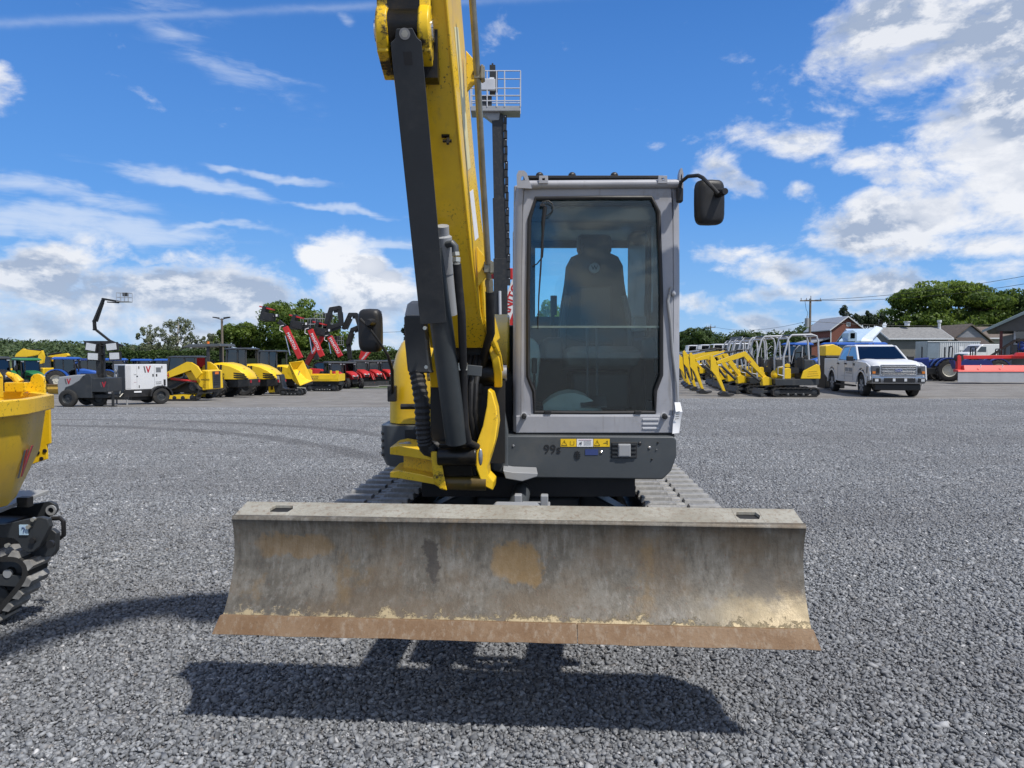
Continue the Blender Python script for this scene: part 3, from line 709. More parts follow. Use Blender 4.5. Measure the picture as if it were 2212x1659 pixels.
YC = 4.25
def hero_cab():
    X0, X1, Z0, Z1, YB = .006, 1.012, 1.10, 2.585, 5.85
    def q(u, v, Y=YC): p = P(u, v, Y); return (p.x, p.z)
    inner = [q(1153, 893), q(1152, 848), q(1139, 815), q(1139, 640), q(1142, 470), q(1156, 426), q(1290, 424), q(1408, 424), q(1424, 455), q(1430, 640), q(1430, 812), q(1417, 846), q(1416, 893), q(1290, 894)]
    zb = 1.10
    outer = [(X0+.045, zb), (X0+.045, 1.42), (X0+.045, 1.50), (X0+.047, 1.95), (X0+.055, 2.40), (X0+.065, Z1-.02), (.5, Z1-.02), (X1-.065, Z1-.02), (X1-.055, 2.38), (X1-.047, 1.95), (X1-.045, 1.50), (X1-.045, 1.42), (X1-.045, zb), (.5, zb)]
    mb = MB(); mb.ring(outer, inner, YC, YC+.05); mb.build('cab_front_frame', M_silver, EX, bevel=.008)
    def seal(grow, r):
        c = Vector((sum(p[0] for p in inner)/14, sum(p[1] for p in inner)/14)); return [(p[0]+(c.x-p[0])*grow, YC-.004, p[1]+(c.y-p[1])*grow) for p in inner]
    mb = MB(); mb.tube(seal(.012, 0), .012, 8, closed=True); mb.build('window_seal', M_black, EX)
    # corner pillars, rounded
    for s, xa in ((-1, X0), (1, X1)):
        mb = MB(); secs = []
        for z, k in ((Z0, 0), (1.5, 0), (2.0, .003), (2.45, .010), (2.55, .018), (2.60, .035)):
            x = xa-s*k; secs.append([(x-s*.046, YC-.001, z), (x-s*.020, YC+.006, z), (x-s*.006, YC+.022, z), (x, YC+.05, z), (x, YC+.12, z), (x-s*.046, YC+.12, z)])
        mb.loft(secs); mb.build('cab_pillar', M_silver, EX, ang=50)
        mb = MB(); mb.box((xa-s*.03, YB-.05, 1.83), (.06, .10, 1.46)); mb.box((xa-s*.03, 5.0, 1.83), (.045, .05, 1.42)); mb.box((xa-s*.03, (YC+YB)/2, 1.17), (.05, YB-YC-.1, .14)); mb.box((xa-s*.035, (YC+YB)/2, 2.53), (.06, YB-YC-.1, .10))
        mb.build('cab_side_frame', M_silver, EX, bevel=.01)
        mb = MB(); mb.box((xa-s*.028, (YC+YB)/2+.03, 1.86), (.005, YB-YC-.22, 1.24)); mb.build('side_window', M_glassr, EX, smooth=False)
    # top rail, roof, skylight frame with its bolts, lifting eyes
    mb = MB(); mb.tube([(X0+.07, YC-.005, 2.568), (X1-.03, YC-.005, 2.575)], .026, 12); mb.build('roof_rail', M_silver, EX)
    mb = MB(); mb.loft([[(X0+.02, YC+.04, 2.55), (X1-.02, YC+.04, 2.55), (X1-.02, YB, 2.55), (X0+.02, YB, 2.55)], [(X0+.06, YC+.08, 2.60), (X1-.06, YC+.08, 2.60), (X1-.06, YB-.05, 2.60), (X0+.06, YB-.05, 2.60)]]); mb.build('cab_roof', M_silver, EX, bevel=.008)
    mb = MB(); mb.box((.50, 4.72, 2.652), (.86, .66, .018)); mb.box((.50, 4.72, 2.625), (.80, .60, .05)); 
    for x in (.17, .37, .63): mb.ell((x, 4.42, 2.668), (.024, .024, .020), 10, 6)
    mb.build('skylight', M_black, EX, bevel=.004)
    def eye(x, s=1):
        mb = MB(); o = [(x-.045*s, 2.545), (x-.048*s, 2.62), (x-.036*s, 2.645), (x-.004*s, 2.645), (x+.012*s, 2.63), (x+.042*s, 2.54)]
        i_ = [(x-.022*s, 2.585), (x-.022*s, 2.60), (x-.018*s, 2.612), (x-.012*s, 2.614), (x-.006*s, 2.61), (x+.004*s, 2.585)]
        mb.ring(o, i_, YC-.035, YC-.023); mb.build('lifting_eye', M_silver, EX)
    eye(.075); 
    mb = MB(); mb.ring([(X1-.028, 2.50), (X1-.028, 2.63), (X1-.02, 2.66), (X1-.012, 2.66), (X1-.004, 2.63), (X1-.004, 2.50)], [(X1-.022, 2.57), (X1-.021, 2.60), (X1-.018, 2.625), (X1-.014, 2.625), (X1-.011, 2.60), (X1-.010, 2.57)], YC-.03, YC+.02); mb.build('lifting_eye', M_silver, EX)
    for x in (.185, .885):
        mb = MB(); mb.ring([(x-.028, 2.57), (x-.026, 2.615), (x+.026, 2.615), (x+.028, 2.57)], [(x-.008, 2.585), (x-.008, 2.600), (x+.008, 2.600), (x+.008, 2.585)], YC-.037, YC-.029); mb.build('rail_bracket', M_silver, EX, bevel=.002)
    # lower front panel
    mb = MB(); mb.box((.50, YC-.006, 1.148), (.955, .02, .105)); mb.build('lower_panel', M_silver, EX, bevel=.006)
    mb = MB(); mb.box((.5, YC-.002, 1.204), (.78, .02, .010)); mb.build('sill', M_lgrey, EX)
    for k in range(3):
        mb = MB(); c = P(1405, 906+k*9.5, YC-.012); mb.box((c.x, YC-.017, c.z), (.098, .010, .012)); mb.build('vent_slat', M_lgrey, EX, bevel=.002)
    for u in (1132, 1436):
        c = P(u, 900, YC-.03); mb = MB(); mb.lathe([(0, -.035), (.010, -.035), (.014, -.03), (.016, 0), (.016, .03)], (c.x, YC-.02, c.z), 'y', 14); mb.build('lock_pin', M_black, EX)
        mb = MB(); mb.lathe([(.016, 0), (.021, 0), (.021, .02), (.016, .02)], (c.x, YC-.02, c.z+.003), 'y', 14); mb.build('pin_collar', M_lgrey, EX)
    for u in (1183, 1377):
        c = P(u, 892, YC); mb = MB(); mb.box((c.x, YC-.012, c.z+.004), (.040, .02, .022)); mb.build('window_latch', M_black, EX, bevel=.003)
    # glass: upper and lower pane with a joint between them
    zj = P(1290, 706, YC).z
    def clip(poly, keep):
        out = []
        for i in range(len(poly)):
            a, b = poly[i-1], poly[i]; ia, ib = keep(a), keep(b)
            if ia != ib: t = (zj-a[1])/(b[1]-a[1]); out.append((a[0]+t*(b[0]-a[0]), zj))
            if ib: out.append(b)
        return out
    mb = MB(); mb.prism(clip(inner, lambda p: p[1] > zj), YC+.010, YC+.014); mb.build('upper_windscreen', M_glass, EX, smooth=False)
    mb = MB(); mb.prism(clip(inner, lambda p: p[1] <= zj), YC+.018, YC+.022); mb.build('lower_windscreen', M_glass, EX, smooth=False)
    mb = MB(); mb.box((.50, YC+.014, zj), (.78, .020, .013)); mb.build('windscreen_joint', glassmat('joint_strip', (.5, .6, .58), 1, .1, ((.18, .24, .23), .8)), EX)
    # inside
    mb = MB(); mb.box((.5, 5.05, 1.12), (.94, 1.5, .06)); mb.build('cab_floor', M_black, EX)
    def bp(u, v): return q(u, v, 5.8)
    RX0, RX1, RZ0, RZ1 = .055, .96, 1.12, 2.52
    zt_, zl = P(1200, 535, 5.8).z, P(1200, 684, 5.8).z
    xa, xb = P(1156, 600, 5.8).x, P(1387, 600, 5.8).x
    mb = MB(); mb.ring([(RX0, RZ0), (RX1, RZ0), (RX1, RZ1), (RX0, RZ1)], [(xa, zl), (xb, zl), (xb, zt_), (xa, zt_)], 5.79, 5.83); mb.build('rear_panel', M_char, EX)
    mb = MB(); mb.box(((xa+xb)/2, 5.81, (zl+zt_)/2), (xb-xa, .004, zt_-zl)); mb.build('rear_window', M_glassr, EX, smooth=False)
    mb = MB(); mb.box((.5, 5.0, 2.50), (.90, 1.45, .05)); mb.box((.5, 4.5, 2.42), (.80, .30, .10)); mb.build('headliner', M_dgrey, EX, bevel=.02)
    # seat
    SY = 5.15
    def sq(u, v): p = P(u, v, SY); return (p.x, p.z)
    half = [(1283, 523), (1310, 526), (1316, 548), (1335, 556), (1345, 575), (1348, 610), (1356, 660), (1360, 710), (1362, 760)]
    pr = [sq(u, v) for u, v in half]; c0 = sq(1284, 600)[0]; left = [(2*c0-x, z) for x, z in pr[1:]][::-1]
    full = left+pr
    mb = MB(); secs = []
    for dy, k in ((-.06, .93), (-.03, .985), (0, 1), (.06, 1), (.10, .95)):
        secs.append([(c0+(x-c0)*k, SY+dy, z-.02*(1-k)) for x, z in full])
    mb.loft(secs); seat = mb.build('seat_backrest', M_seat, EX, ang=60)
    mb = MB(); mb.box((c0, SY-.065, 1.90), (.22, .02, .30)); mb.build('seat_panel', M_char, seat, bevel=.01)
    c = P(1284, 579, SY-.07); mb = MB(); mb.lathe([(0, -.004), (.034, -.004), (.038, 0), (.038, .02)], (c.x, SY-.075, c.z), 'y', 24); mb.build('seat_badge', M_grey, seat)
    text('W', .045, M_ink, seat, (c.x, SY-.081, c.z), (1, 0, 0), (0, 0, 1), 'badge_letter')
    mb = MB(); mb.loft([[(c0-.22, 4.62, 1.50), (c0+.22, 4.62, 1.50), (c0+.24, 5.12, 1.46), (c0-.24, 5.12, 1.46)], [(c0-.24, 4.58, 1.58), (c0+.24, 4.58, 1.58), (c0+.25, 5.12, 1.57), (c0-.25, 5.12, 1.57)], [(c0-.20, 4.64, 1.62), (c0+.20, 4.64, 1.62), (c0+.22, 5.12, 1.60), (c0-.22, 5.12, 1.60)]]); mb.build('seat_cushion', mat('dusty_seat_fabric', (.17, .18, .18), .8, 0, .5, (.3, .29, .26), 6, .15), EX, ang=60)
    for s_ in (-1, 1): mb = MB(); mb.tube([(c0+s_*.20, SY-.09, 1.98), (c0+s_*.235, SY-.13, 1.78), (c0+s_*.24, SY-.14, 1.60)], .022, 8); mb.build('seat_bolster', M_dgrey, seat)
    mb = MB(); mb.tube([(c0-.23, SY-.10, 1.70), (c0-.05, SY-.22, 1.645), (c0+.10, SY-.22, 1.64)], .012, 6); mb.box((c0+.13, SY-.22, 1.645), (.05, .03, .03)); mb.build('seat_belt', M_black, seat)
    c = P(1284, 528, SY); mb = MB(); mb.box((c0, SY+.03, c.z), (.25, .09, .15)); mb.build('headrest', M_seat, EX, bevel=.035)
    mb = MB(); mb.box((.95, 5.42, 1.83), (.02, .76, 1.40)); mb.box((.95, 4.54, 1.83), (.02, .44, 1.40)); mb.box((.95, 4.88, 1.55), (.02, .24, .60)); mb.build('door_trim', M_char, EX)
    mb = MB(); mb.box((c0, 4.95, 1.32), (.40, .40, .26)); mb.build('seat_base', M_black, EX, bevel=.03)
    for s, nm in ((-1, 0), (1, 1)):
        mb = MB(); mb.box((c0+s*.32, 4.98, 1.60), (.13, .60, .16)); mb.build('console', M_char, EX, bevel=.03)
        x = c0+s*.315; mb = MB(); mb.tube([(x, 4.82, 1.68), (x+s*.012, 4.80, 1.78), (x+s*.005, 4.78, 1.84)], [.014, .012, .012], 8); mb.loft([[(x+.022*math.cos(t), 4.78+.024*math.sin(t), z) for t in [k*math.pi/4 for k in range(8)]] for z in (1.83, 1.87, 1.93, 1.96)]); mb.build('joystick', M_black, EX)
    # pale arm rest / heater box seen at the left, dusty mat, travel pedals and levers
    p1, p2 = P(1150, 730, 4.75), P(1178, 860, 4.75); mb = MB(); secs = []
    for z, w in ((p2.z, .05), (p2.z+.1, .085), (1.55, .10), (p1.z-.05, .09), (p1.z, .05)): secs.append([(.085, 4.62, z), (.085+w, 4.62, z), (.085+w, 5.0, z), (.085, 5.0, z)])
    mb.loft(secs); mb.build('side_trim', M_cream, EX, bevel=.02)
    m0 = P(1238, 866, 4.5); mb = MB(); secs = []
    for k in range(9):
        t = k/8; x = .195+.40*t; h = .175*math.sin(math.pi*min(1, .12+t*.9))**.6; secs.append([(x, 4.36, 1.17), (x, 4.40, 1.17+h*.9), (x, 4.52, 1.17+h), (x, 4.56, 1.17)])
    mb.loft(secs); mb.build('floor_mat', M_cream, EX, ang=60)
    for x in (.475, .535):
        mb = MB(); mb.tube([(x, 4.45, 1.20), (x, 4.47, 1.5), (x-.003, 4.50, 1.78)], .008, 8); mb.build('travel_lever', M_dgrey, EX)
        mb = MB(); mb.loft([[(x-.05, 4.36, 1.24), (x+.05, 4.36, 1.24), (x+.055, 4.44, 1.29), (x-.055, 4.44, 1.29)], [(x-.05, 4.36, 1.25), (x+.05, 4.36, 1.25), (x+.055, 4.44, 1.305), (x-.055, 4.44, 1.305)]]); mb.build('travel_pedal', M_dgrey, EX)
    for u in (1154, 1417):
        c = P(u, 790, 4.35); mb = MB(); mb.box((c.x, 4.33, c.z), (.032, .03, .10)); mb.box((c.x, 4.34, c.z-.10), (.018, .02, .10)); mb.build('window_handle', M_black, EX, bevel=.01)
    c = P(1385, 700, 4.85); mb = MB(); mb.box((c.x, 4.85, c.z), (.12, .10, .10)); mb.build('monitor', M_grey, EX, bevel=.01)
    mb = MB(); mb.tube([(P(1402, 455, 4.5).x, 4.5, 2.42), (.868, 4.5, 2.0), (.86, 4.5, 1.75)], .012, 8); mb.build('grab_rail', M_black, EX)
    mb = MB(); c = P(1315, 600, 5.3); mb.ell((.86, 4.9, 2.36), (.07, .05, .05)); mb.build('beacon_base', M_black, EX)
    # wiper
    def w(u, v, d=.03): p = P(u, v, YC-d); return (p.x, YC-d, p.z)
    mb = MB(); mb.tube([w(1178, 447), w(1174, 475), w(1173, 500), w(1171, 540)], [.013, .011, .007, .006], 8); mb.tube([w(1172, 500), w(1168, 580), w(1164, 640), w(1162, 710)], [.005, .006, .005, .003], 6)
    mb.tube([w(1174, 530), w(1172, 555, .022), w(1160, 570, .018), w(1150, 575, .012)], .004, 6); mb.build('wiper_arm', M_black, EX)
    mb = MB(); mb.tube([w(1172, 442), w(1172, 436), w(1185, 434), w(1193, 440), w(1195, 452), w(1188, 462), w(1180, 467)], .0035, 6); mb.box(w(1172, 443), (.03, .012, .014)); mb.build('washer_hose', M_black, EX)
    # paper tag tied to the door frame and the dented door edge
    c = P(1462, 900, YC-.03); mb = MB(); mb.loft([[(c.x-.012, YC-.02, c.z+.085), (c.x+.022, YC-.02, c.z+.085)], [(c.x-.010, YC-.045, c.z+.03), (c.x+.030, YC-.045, c.z+.03)], [(c.x-.022, YC-.03, c.z-.03), (c.x+.024, YC-.03, c.z-.02)], [(c.x-.030, YC-.05, c.z-.10), (c.x+.010, YC-.05, c.z-.095)]], caps=False, closed=False)
    tg = mb.build('paper_tag', M_whitep, EX); 
    for k in range(4): 
        mb = MB(); mb.box((c.x+.003-k*.002, YC-.050+abs(k-1.2)*.004, c.z+.03-k*.014), (.022, .0015, .003), (0, rad(-8), 0)); mb.build('tag_print', M_ink, tg, smooth=False)
    mb = MB(); mb.tube([w(1450, 620, .012), w(1443, 650, .012), w(1449, 700, .012), w(1453, 760, .010), w(1462, 830, .01), w(1464, 880, .01)], [.008, .009, .008, .008, .007, .006], 8); mb.build('door_hose', M_grey, EX)
    mb = MB(); mb.ell(w(1455, 634, .01), (.014, .016, .018)); mb.build('door_bolt', M_lgrey, EX)
hero_cab()

def hero_base():
    YB_ = 4.17
    def q(u, v, Y=YB_): p = P(u, v, Y); return (p.x, p.z)
    mb = MB(); mb.prism([q(1106, 1032), q(1432, 1036), q(1450, 1018), q(1462, 985), q(1462, 950), q(1455, 943), q(1092, 941), q(1092, 1018)][::-1], YB_, YB_+1.5)
    base = mb.build('front_skirt', M_dgrey, EX, bevel=.010)
    mb = MB(); mb.box((.5, 4.9, 1.085), (.95, 1.3, .03)); mb.build('cab_mount', M_black, EX)
    mb = MB(); mb.box((.10, 6.2, 1.0), (1.6, 1.2, .40)); mb.box((.06, 5.4, .93), (1.45, 1.9, .22)); mb.build('platform', M_black, EX, bevel=.02)
    # warning stickers
    def lab(u0, v0, u1, v1, m, nm='warning_label', d=.002):
        a = P(u0, v1, YB_-d); b = P(u1, v0, YB_-d); mb = MB(); mb.span((a.x, YB_-d-.001, a.z), (b.x, YB_-d, b.z)); return mb.build(nm, m, base, smooth=False)
    lab(1211, 948, 1245, 965, M_yellow_far); lab(1246, 948, 1281, 965, M_whitep, 'instruction_label'); lab(1282, 948, 1317, 965, M_yellow_far)
    def stroke(pts, r=.0012, m=M_ink, nm='label_print'):
        mb = MB(); mb.tube([(P(u, v, YB_-.005).x, YB_-.0045, P(u, v, YB_-.005).z) for u, v in pts], r, 4); mb.build(nm, m, base, smooth=False)
    for x in (1219, 1290): stroke([(x-6, 962), (x, 951), (x+6, 962), (x-6, 962)]); stroke([(x, 954), (x, 958)])
    stroke([(1232, 953), (1232, 961), (1240, 961), (1240, 953)], .0009); stroke([(1304, 957), (1311, 957)], .001); stroke([(1312, 961), (1312, 952), (1309, 955)], .0016); stroke([(1251, 961), (1253, 955), (1256, 961), (1256, 954)], .0018)
    for k in range(4): stroke([(1261, 953+k*2.6), (1277, 953+k*2.6)], .0006)
    stroke([(1250, 950.5), (1278, 950.5)], .0008, M_logo_r)
    c = P(1193, 971, YB_-.003); text('99s', .075, M_ink, base, (c.x, YB_-.002, c.z), (1, 0, 0), (0, 0, 1), 'number')
    lab(1264, 970, 1292, 983, M_blueink, 'blue_marking')
    # louvres around the work lamp
    c0_, c1_ = P(1320, 990, YB_), P(1376, 955, YB_)
    mb = MB(); mb.span((c0_.x, YB_-.003, c0_.z), (c1_.x, YB_+.002, c1_.z)); lf = mb.build('lamp_recess', M_black, base, bevel=.003)
    mb = MB()
    for k in range(4): z = c0_.z+(c1_.z-c0_.z)*(.12+.25*k); mb.span((c0_.x+.006, YB_-.012, z-.005), (c1_.x-.006, YB_-.002, z+.005))
    mb.build('lamp_grille', M_char, lf)
    a = P(1334, 987, YB_); b = P(1362, 958, YB_); mb = MB(); mb.span((a.x, YB_-.016, a.z), (b.x, YB_-.001, b.z)); mb.build('work_lamp', M_grey, base, bevel=.006)
    mb = MB(); mb.span((a.x+.006, YB_-.020, a.z+.008), (b.x-.006, YB_-.0165, b.z-.008)); mb.build('lamp_lens', M_grey, base, bevel=.002)
    c = P(1247, 983, YB_); mb = MB()
    for k in range(4): mb.box((c.x, YB_-.002, c.z-.018+.012*k), (.04-.008*abs(k-1.5), .006, .005))
    mb.box((c.x, YB_-.003, c.z), (.006, .006, .05)); mb.build('horn_grille', M_ink, base)
    for u, v, r, m in ((1109, 963, .008, M_steel), (1403, 967, .010, M_steel), (1299, 977, .010, M_chrome), (1382, 958, .011, M_ink), (1421, 956, .006, M_ink), (1408, 992, .006, M_ink), (1418, 971, .005, M_steel)):
        c = P(u, v, YB_); mb = MB(); mb.lathe([(0, -.006), (r*.5, -.006), (r, -.002), (r, .002)], (c.x, YB_-.001, c.z), 'y', 6 if m is M_steel else 12); mb.build('bolt', m, base)
    # curved skirt and step left of the cab
    mb = MB(); secs = []
    for u, v, w_, Y in ((1062, 858, 26, 4.05), (1082, 862, 30, 4.05), (1093, 900, 26, 4.05), (1097, 960, 26, 4.05), (1095, 1016, 26, 4.05)):
        pass
    mb.prism([q(1058, 862, 4.12), q(1076, 862, 4.12), q(1090, 890, 4.12), q(1098, 935, 4.12), q(1098, 1026, 4.12), q(1062, 1016, 4.12), q(1058, 960, 4.12)][::-1], 4.12, 4.5); mb.build('mud_guard', M_dgrey, EX, bevel=.012)
    mb = MB(); mb.prism([q(1086, 1016, 3.95), q(1108, 1020, 3.95), q(1162, 1022, 3.95), q(1160, 1030, 3.95), q(1128, 1040, 3.95), q(1092, 1034, 3.95)][::-1], 3.95, 4.16); mb.build('step_plate', M_grey, EX, bevel=.005)
    mb = MB(); mb.prism([(-.13, 1.02), (.00, 1.02), (.00, 1.42), (-.05, 1.50), (-.13, 1.50)], 4.45, 5.4); mb.build('inner_wall', M_black, EX)
hero_base()

def hero_engine_cover():
    # left cover: rounded front corner, tapering up
    def sec(z, xl, yf, xr=-.20, yb=5.6, r=.16):
        p = [(xr, yf)]
        for k in range(7):
            a = rad(-90-90*k/6); p.append((xl+r+r*math.cos(a), yf+r+r*math.sin(a)))
        p += [(xl, yb), (xr, yb)]; return [(x, y, z) for x, y in p]
    zs = [(1.125, -.800, 4.50), (1.30, -.797, 4.50), (1.45, -.785, 4.505), (1.56, -.765, 4.52), (1.64, -.735, 4.55), (1.70, -.69, 4.60), (1.745, -.63, 4.68), (1.765, -.56, 4.78)]
    mb = MB(); mb.loft([sec(z, x, y, r=.15+max(0, z-1.5)*.25) for z, x, y in zs]); cov = mb.build('side_cover', M_yellow, EX, ang=60)
    mb = MB(); secs = []
    for z, k, f in ((1.10, 0, 5.05), (1.50, 0, 5.05), (1.62, .01, 5.12), (1.76, .04, 5.35), (1.86, .08, 5.62), (1.90, .14, 5.9)): secs.append([(-.80+k, f, z), (-.02, f, z), (-.02, 6.75-k, z), (-.80+k, 6.75-k, z)])
    mb.loft(secs); mb.build('engine_hood', M_yellow, EX, bevel=.02)
    mb = MB(); secs = []
    for z, k in ((.90, .05), (1.0, 0), (1.72, 0), (1.82, .06)): secs.append([(-.80+k, 6.1, z), (.95-k, 6.1, z), (.85-k, 6.75-k, z), (0, 6.9-k, z), (-.75+k, 6.75-k, z)])
    mb.loft(secs); mb.build('counterweight', M_char, EX, bevel=.02)
    # dark corner box under the cover with louvres
    def sec2(z, k=0): return [(x+k if x < -.5 else x, y, z) for x, y, _ in sec(z, -.835, 4.44, -.30, 5.6, .10)]
    mb = MB(); mb.loft([sec2(.86, .03), sec2(.93), sec2(1.12)]); cb = mb.build('corner_box', M_dgrey, EX, bevel=.006, ang=60)
    mb = MB(); mb.box((-.50, 4.435, 1.035), (.34, .03, .12)); mb.build('corner_opening', M_ink, cb)
    for k in range(4):
        mb = MB(); z = .93+.045*k; mb.tube([(-.842, 4.72, z), (-.840, 4.58, z), (-.818, 4.475, z)], .010, 6); mb.build('louvre', M_ink, cb)
    # black fittings on the cover
    c = P(848, 850, 4.48); mb = MB(); mb.box((c.x, 4.47, c.z), (.055, .05, .10)); mb.build('mirror_bracket', M_black, EX, bevel=.006)
    c = P(880, 878, 4.46); mb = MB(); mb.cyl((c.x-.04, 4.45, c.z), (c.x+.16, 4.45, c.z), .018, n=10); mb.build('grab_handle', M_black, EX)
hero_engine_cover()

def mirror(u, v, Y, w, h, tilt, arm, arm_r, name='mirror'):
    c = P(u, v, Y); n = 24; mb = MB(); secs = []
    def rr(w_, h_, k):
        p = []
        for i in range(n):
            t = 2*math.pi*i/n; cx_, sz_ = math.cos(t), math.sin(t); e = .42
            p.append((math.copysign(abs(cx_)**e, cx_)*w_/2, math.copysign(abs(sz_)**e, sz_)*h_/2))
        return p
    for dy, k in ((-.050, .55), (-.046, .78), (-.030, .95), (-.010, 1.0), (.012, 1.0), (.014, .95)):
        secs.append([Vector((x, dy, z)) for x, z in rr(w*k, h*k**.5, k)])
    mb.loft(secs); R = Matrix.Translation(c) @ Euler(tilt).to_matrix().to_4x4(); mb.xf(R)
    m_ = mb.build(name, M_black, EX, ang=50)
    mb = MB(); mb.lathe([(0, -.125), (.018, -.125), (.022, -.10), (.026, -.05), (.030, -.03)], (w*.18, 0, h*.18), 'y', 14); mb.xf(R); mb.build('mirror_joint', M_black, m_)
    mb = MB(); mb.tube([P(a, b, d) for a, b, d in arm], arm_r, 10); mb.build('mirror_arm', M_black, m_)
mirror(1531, 438, 4.10, .175, .255, (rad(4), rad(-3), rad(14)), [(1467, 438, 4.2), (1467, 410, 4.2), (1471, 393, 4.18), (1486, 381, 4.14), (1508, 379, 4.06), (1518, 384, 4.02), (1536, 402, 3.97), (1551, 418, 3.97)], .011)
mb = MB(); mb.box(P(1468, 422, 4.2), (.035, .05, .085)); mb.build('mirror_clamp', M_black, EX, bevel=.01)
mirror(801, 714, 4.30, .145, .262, (rad(2), 0, rad(-8)), [(778, 689, 4.22), (798, 709, 4.22), (822, 742, 4.24), (838, 768, 4.28), (847, 800, 4.36), (848, 852, 4.46)], [.010, .007, .007, .010, .011, .011])

M_cyl = mat('dark_grey_cylinder_paint', (.034, .040, .043), .42, 0, .45, (.11, .10, .085), 4, .1, .05, 60)
def hero_boom():
    hw = .132
    prof = [(4.17, 1.50, .20), ]
    # (Y front, Z front, Y back, Z back, half width)
    st = [(3.86, 1.60, 4.20, 1.66, .165), (3.67, 1.78, 4.04, 1.86, .140), (3.52, 2.05, 3.86, 2.16, hw), (3.32, 2.40, 3.60, 2.52, hw), (3.14, 2.76, 3.42, 2.87, hw), (2.99, 3.06, 3.27, 3.18, hw), (2.80, 3.42, 3.07, 3.55, hw), (2.55, 3.80, 2.80, 4.0, .125), (2.15, 4.12, 2.30, 4.38, .12), (1.45, 4.45, 1.50, 4.66, .11)]
    def cx(Y): return -.255-.14*(4.04-Y)
    mb = MB(); secs = []
    for yf, zf, yb, zb, w_ in st: secs.append([(cx(yf)-w_, yf, zf), (cx(yf)+w_, yf, zf), (cx(yb)+w_, yb, zb), (cx(yb)-w_, yb, zb)])
    mb.loft(secs); boom = mb.build('boom', M_yellow, EX, bevel=.008)
    # raised weld seams along both lower edges
    mb = MB()
    for s in (-1, 1): mb.tube([(cx(a[0])+s*(a[4]-.006), a[0]-.002, a[1]-.002) for a in st[1:9]], .006, 6)
    mb.build('weld_seam', M_yellow, boom)
    for dx_, dz_, w_, h_ in ((0, 0, .012, .070), (-.012, .008, .034, .010), (-.004, -.014, .040, .008)):
        c = P(968, 298, 3.242); mb = MB(); mb.box((c.x+dx_, 3.2405, c.z+dz_), (w_, .012, h_), (rad(-26), 0, 0)); mb.build('paint_scar', M_grease, boom, smooth=False)
    # forked foot: two curved cheek plates
    for s in (-1, 1):
        secs = []
        fy = [(3.92, 4.22, 1.74, .140), (3.86, 4.20, 1.62, .165), (3.86, 4.18, 1.54, .188), (3.90, 4.16, 1.46, .200), (3.96, 4.12, 1.38, .200)]
        for y0, y1, z, w_ in fy:
            c = -.255; secs.append([(c+s*(w_-.045), y0, z), (c+s*w_, y0, z), (c+s*w_, y1, z+.04), (c+s*(w_-.045), y1, z+.04)])
        mb = MB(); mb.loft(secs); mb.build('boom_foot', M_ylug2, boom, bevel=.008)
    mb = MB(); mb.cyl((-.48, 4.04, 1.46), (-.030, 4.04, 1.46), .045, n=20); mb.build('foot_pin', M_steel, boom)
    mb = MB(); mb.cyl((-.44, 4.04, 1.46), (-.075, 4.04, 1.46), .085, n=20); mb.box((-.255, 4.10, 1.60), (.28, .18, .20)); mb.build('foot_bush', M_grease, boom)
    # flange rib at lower right, flaring towards the foot
    mb = MB(); mb.tube([P(1037, 560, 3.60), P(1040, 620, 3.68), P(1044, 690, 3.74), P(1062, 735, 3.80), P(1078, 768, 3.88), P(1084, 800, 3.95)], [.004, .012, .014, .015, .014, .010], 8); mb.build('side_rib', M_yellow, boom)
    # pale decal strips on the right face
    nx = Vector((1, -.14, 0)).normalized()
    def onside(i0, i1, f, wd, nm, m):
        mb = MB(); a = []; 
        for t in (i0, i1):
            k = int(t); r = t-k; A = [st[k][j]*(1-r)+st[min(k+1, 9)][j]*r for j in range(5)]
            for g in (f, f+wd): a.append(Vector((cx(A[0]+(A[2]-A[0])*g)+A[4]+.0015, A[0]+(A[2]-A[0])*g, A[1]+(A[3]-A[1])*g)))
        mb.add([a[0], a[1], a[3], a[2]]+[p-nx*.001 for p in (a[0], a[1], a[3], a[2])], [(0, 1, 2, 3), (7, 6, 5, 4), (0, 4, 5, 1), (1, 5, 6, 2), (2, 6, 7, 3), (3, 7, 4, 0)]); mb.build(nm, m, boom, smooth=False)
    onside(2.15, 2.75, .28, .30, 'decal_strip', M_whitep); onside(3.0, 4.62, .28, .30, 'decal_strip', M_decal); onside(4.95, 6.6, .28, .30, 'decal_strip', M_decal)
    # top bracket that carries the rod end of the boom cylinder: two round lugs, greasy bush between them
    yT, zT = 3.02, P(873, 62, 3.0).z
    for u0, nm in ((828, 'a'), (918, 'b')):
        c = P(u0, 62, 2.98); s = -1 if nm == 'a' else 1
        mb = MB(); mb.lathe([(0, -.026), (.105, -.026), (.112, -.018), (.112, .018), (.105, .026), (0, .026)], (c.x, 3.03, c.z), 'x', 28); mb.prism([(3.14, c.z-.15), (2.96, c.z-.10), (2.96, c.z+.2), (3.0, c.z+.40), (3.2, c.z+.36)], c.x-.024, c.x+.024, 'x'); mb.build('cylinder_lug', M_ylug, boom, bevel=.006)
        mb = MB(); mb.cyl((c.x-s*.03, 3.0, c.z), (c.x+s*.036, 3.0, c.z), .045, n=20); mb.build('lug_pin', M_chrome, boom)
    cL, cR = P(838, 62, 2.98).x, P(908, 62, 2.98).x
    mb = MB(); mb.cyl((cL, 3.0, zT), (cR, 3.0, zT), .075, n=24); mb.box(((cL+cR)/2, 3.03, zT+.12), (cR-cL, .14, .30)); mb.box(((cL+cR)/2+.06, 3.09, zT-.08), (.14, .08, .20)); mb.build('rod_end', M_grease, EX)
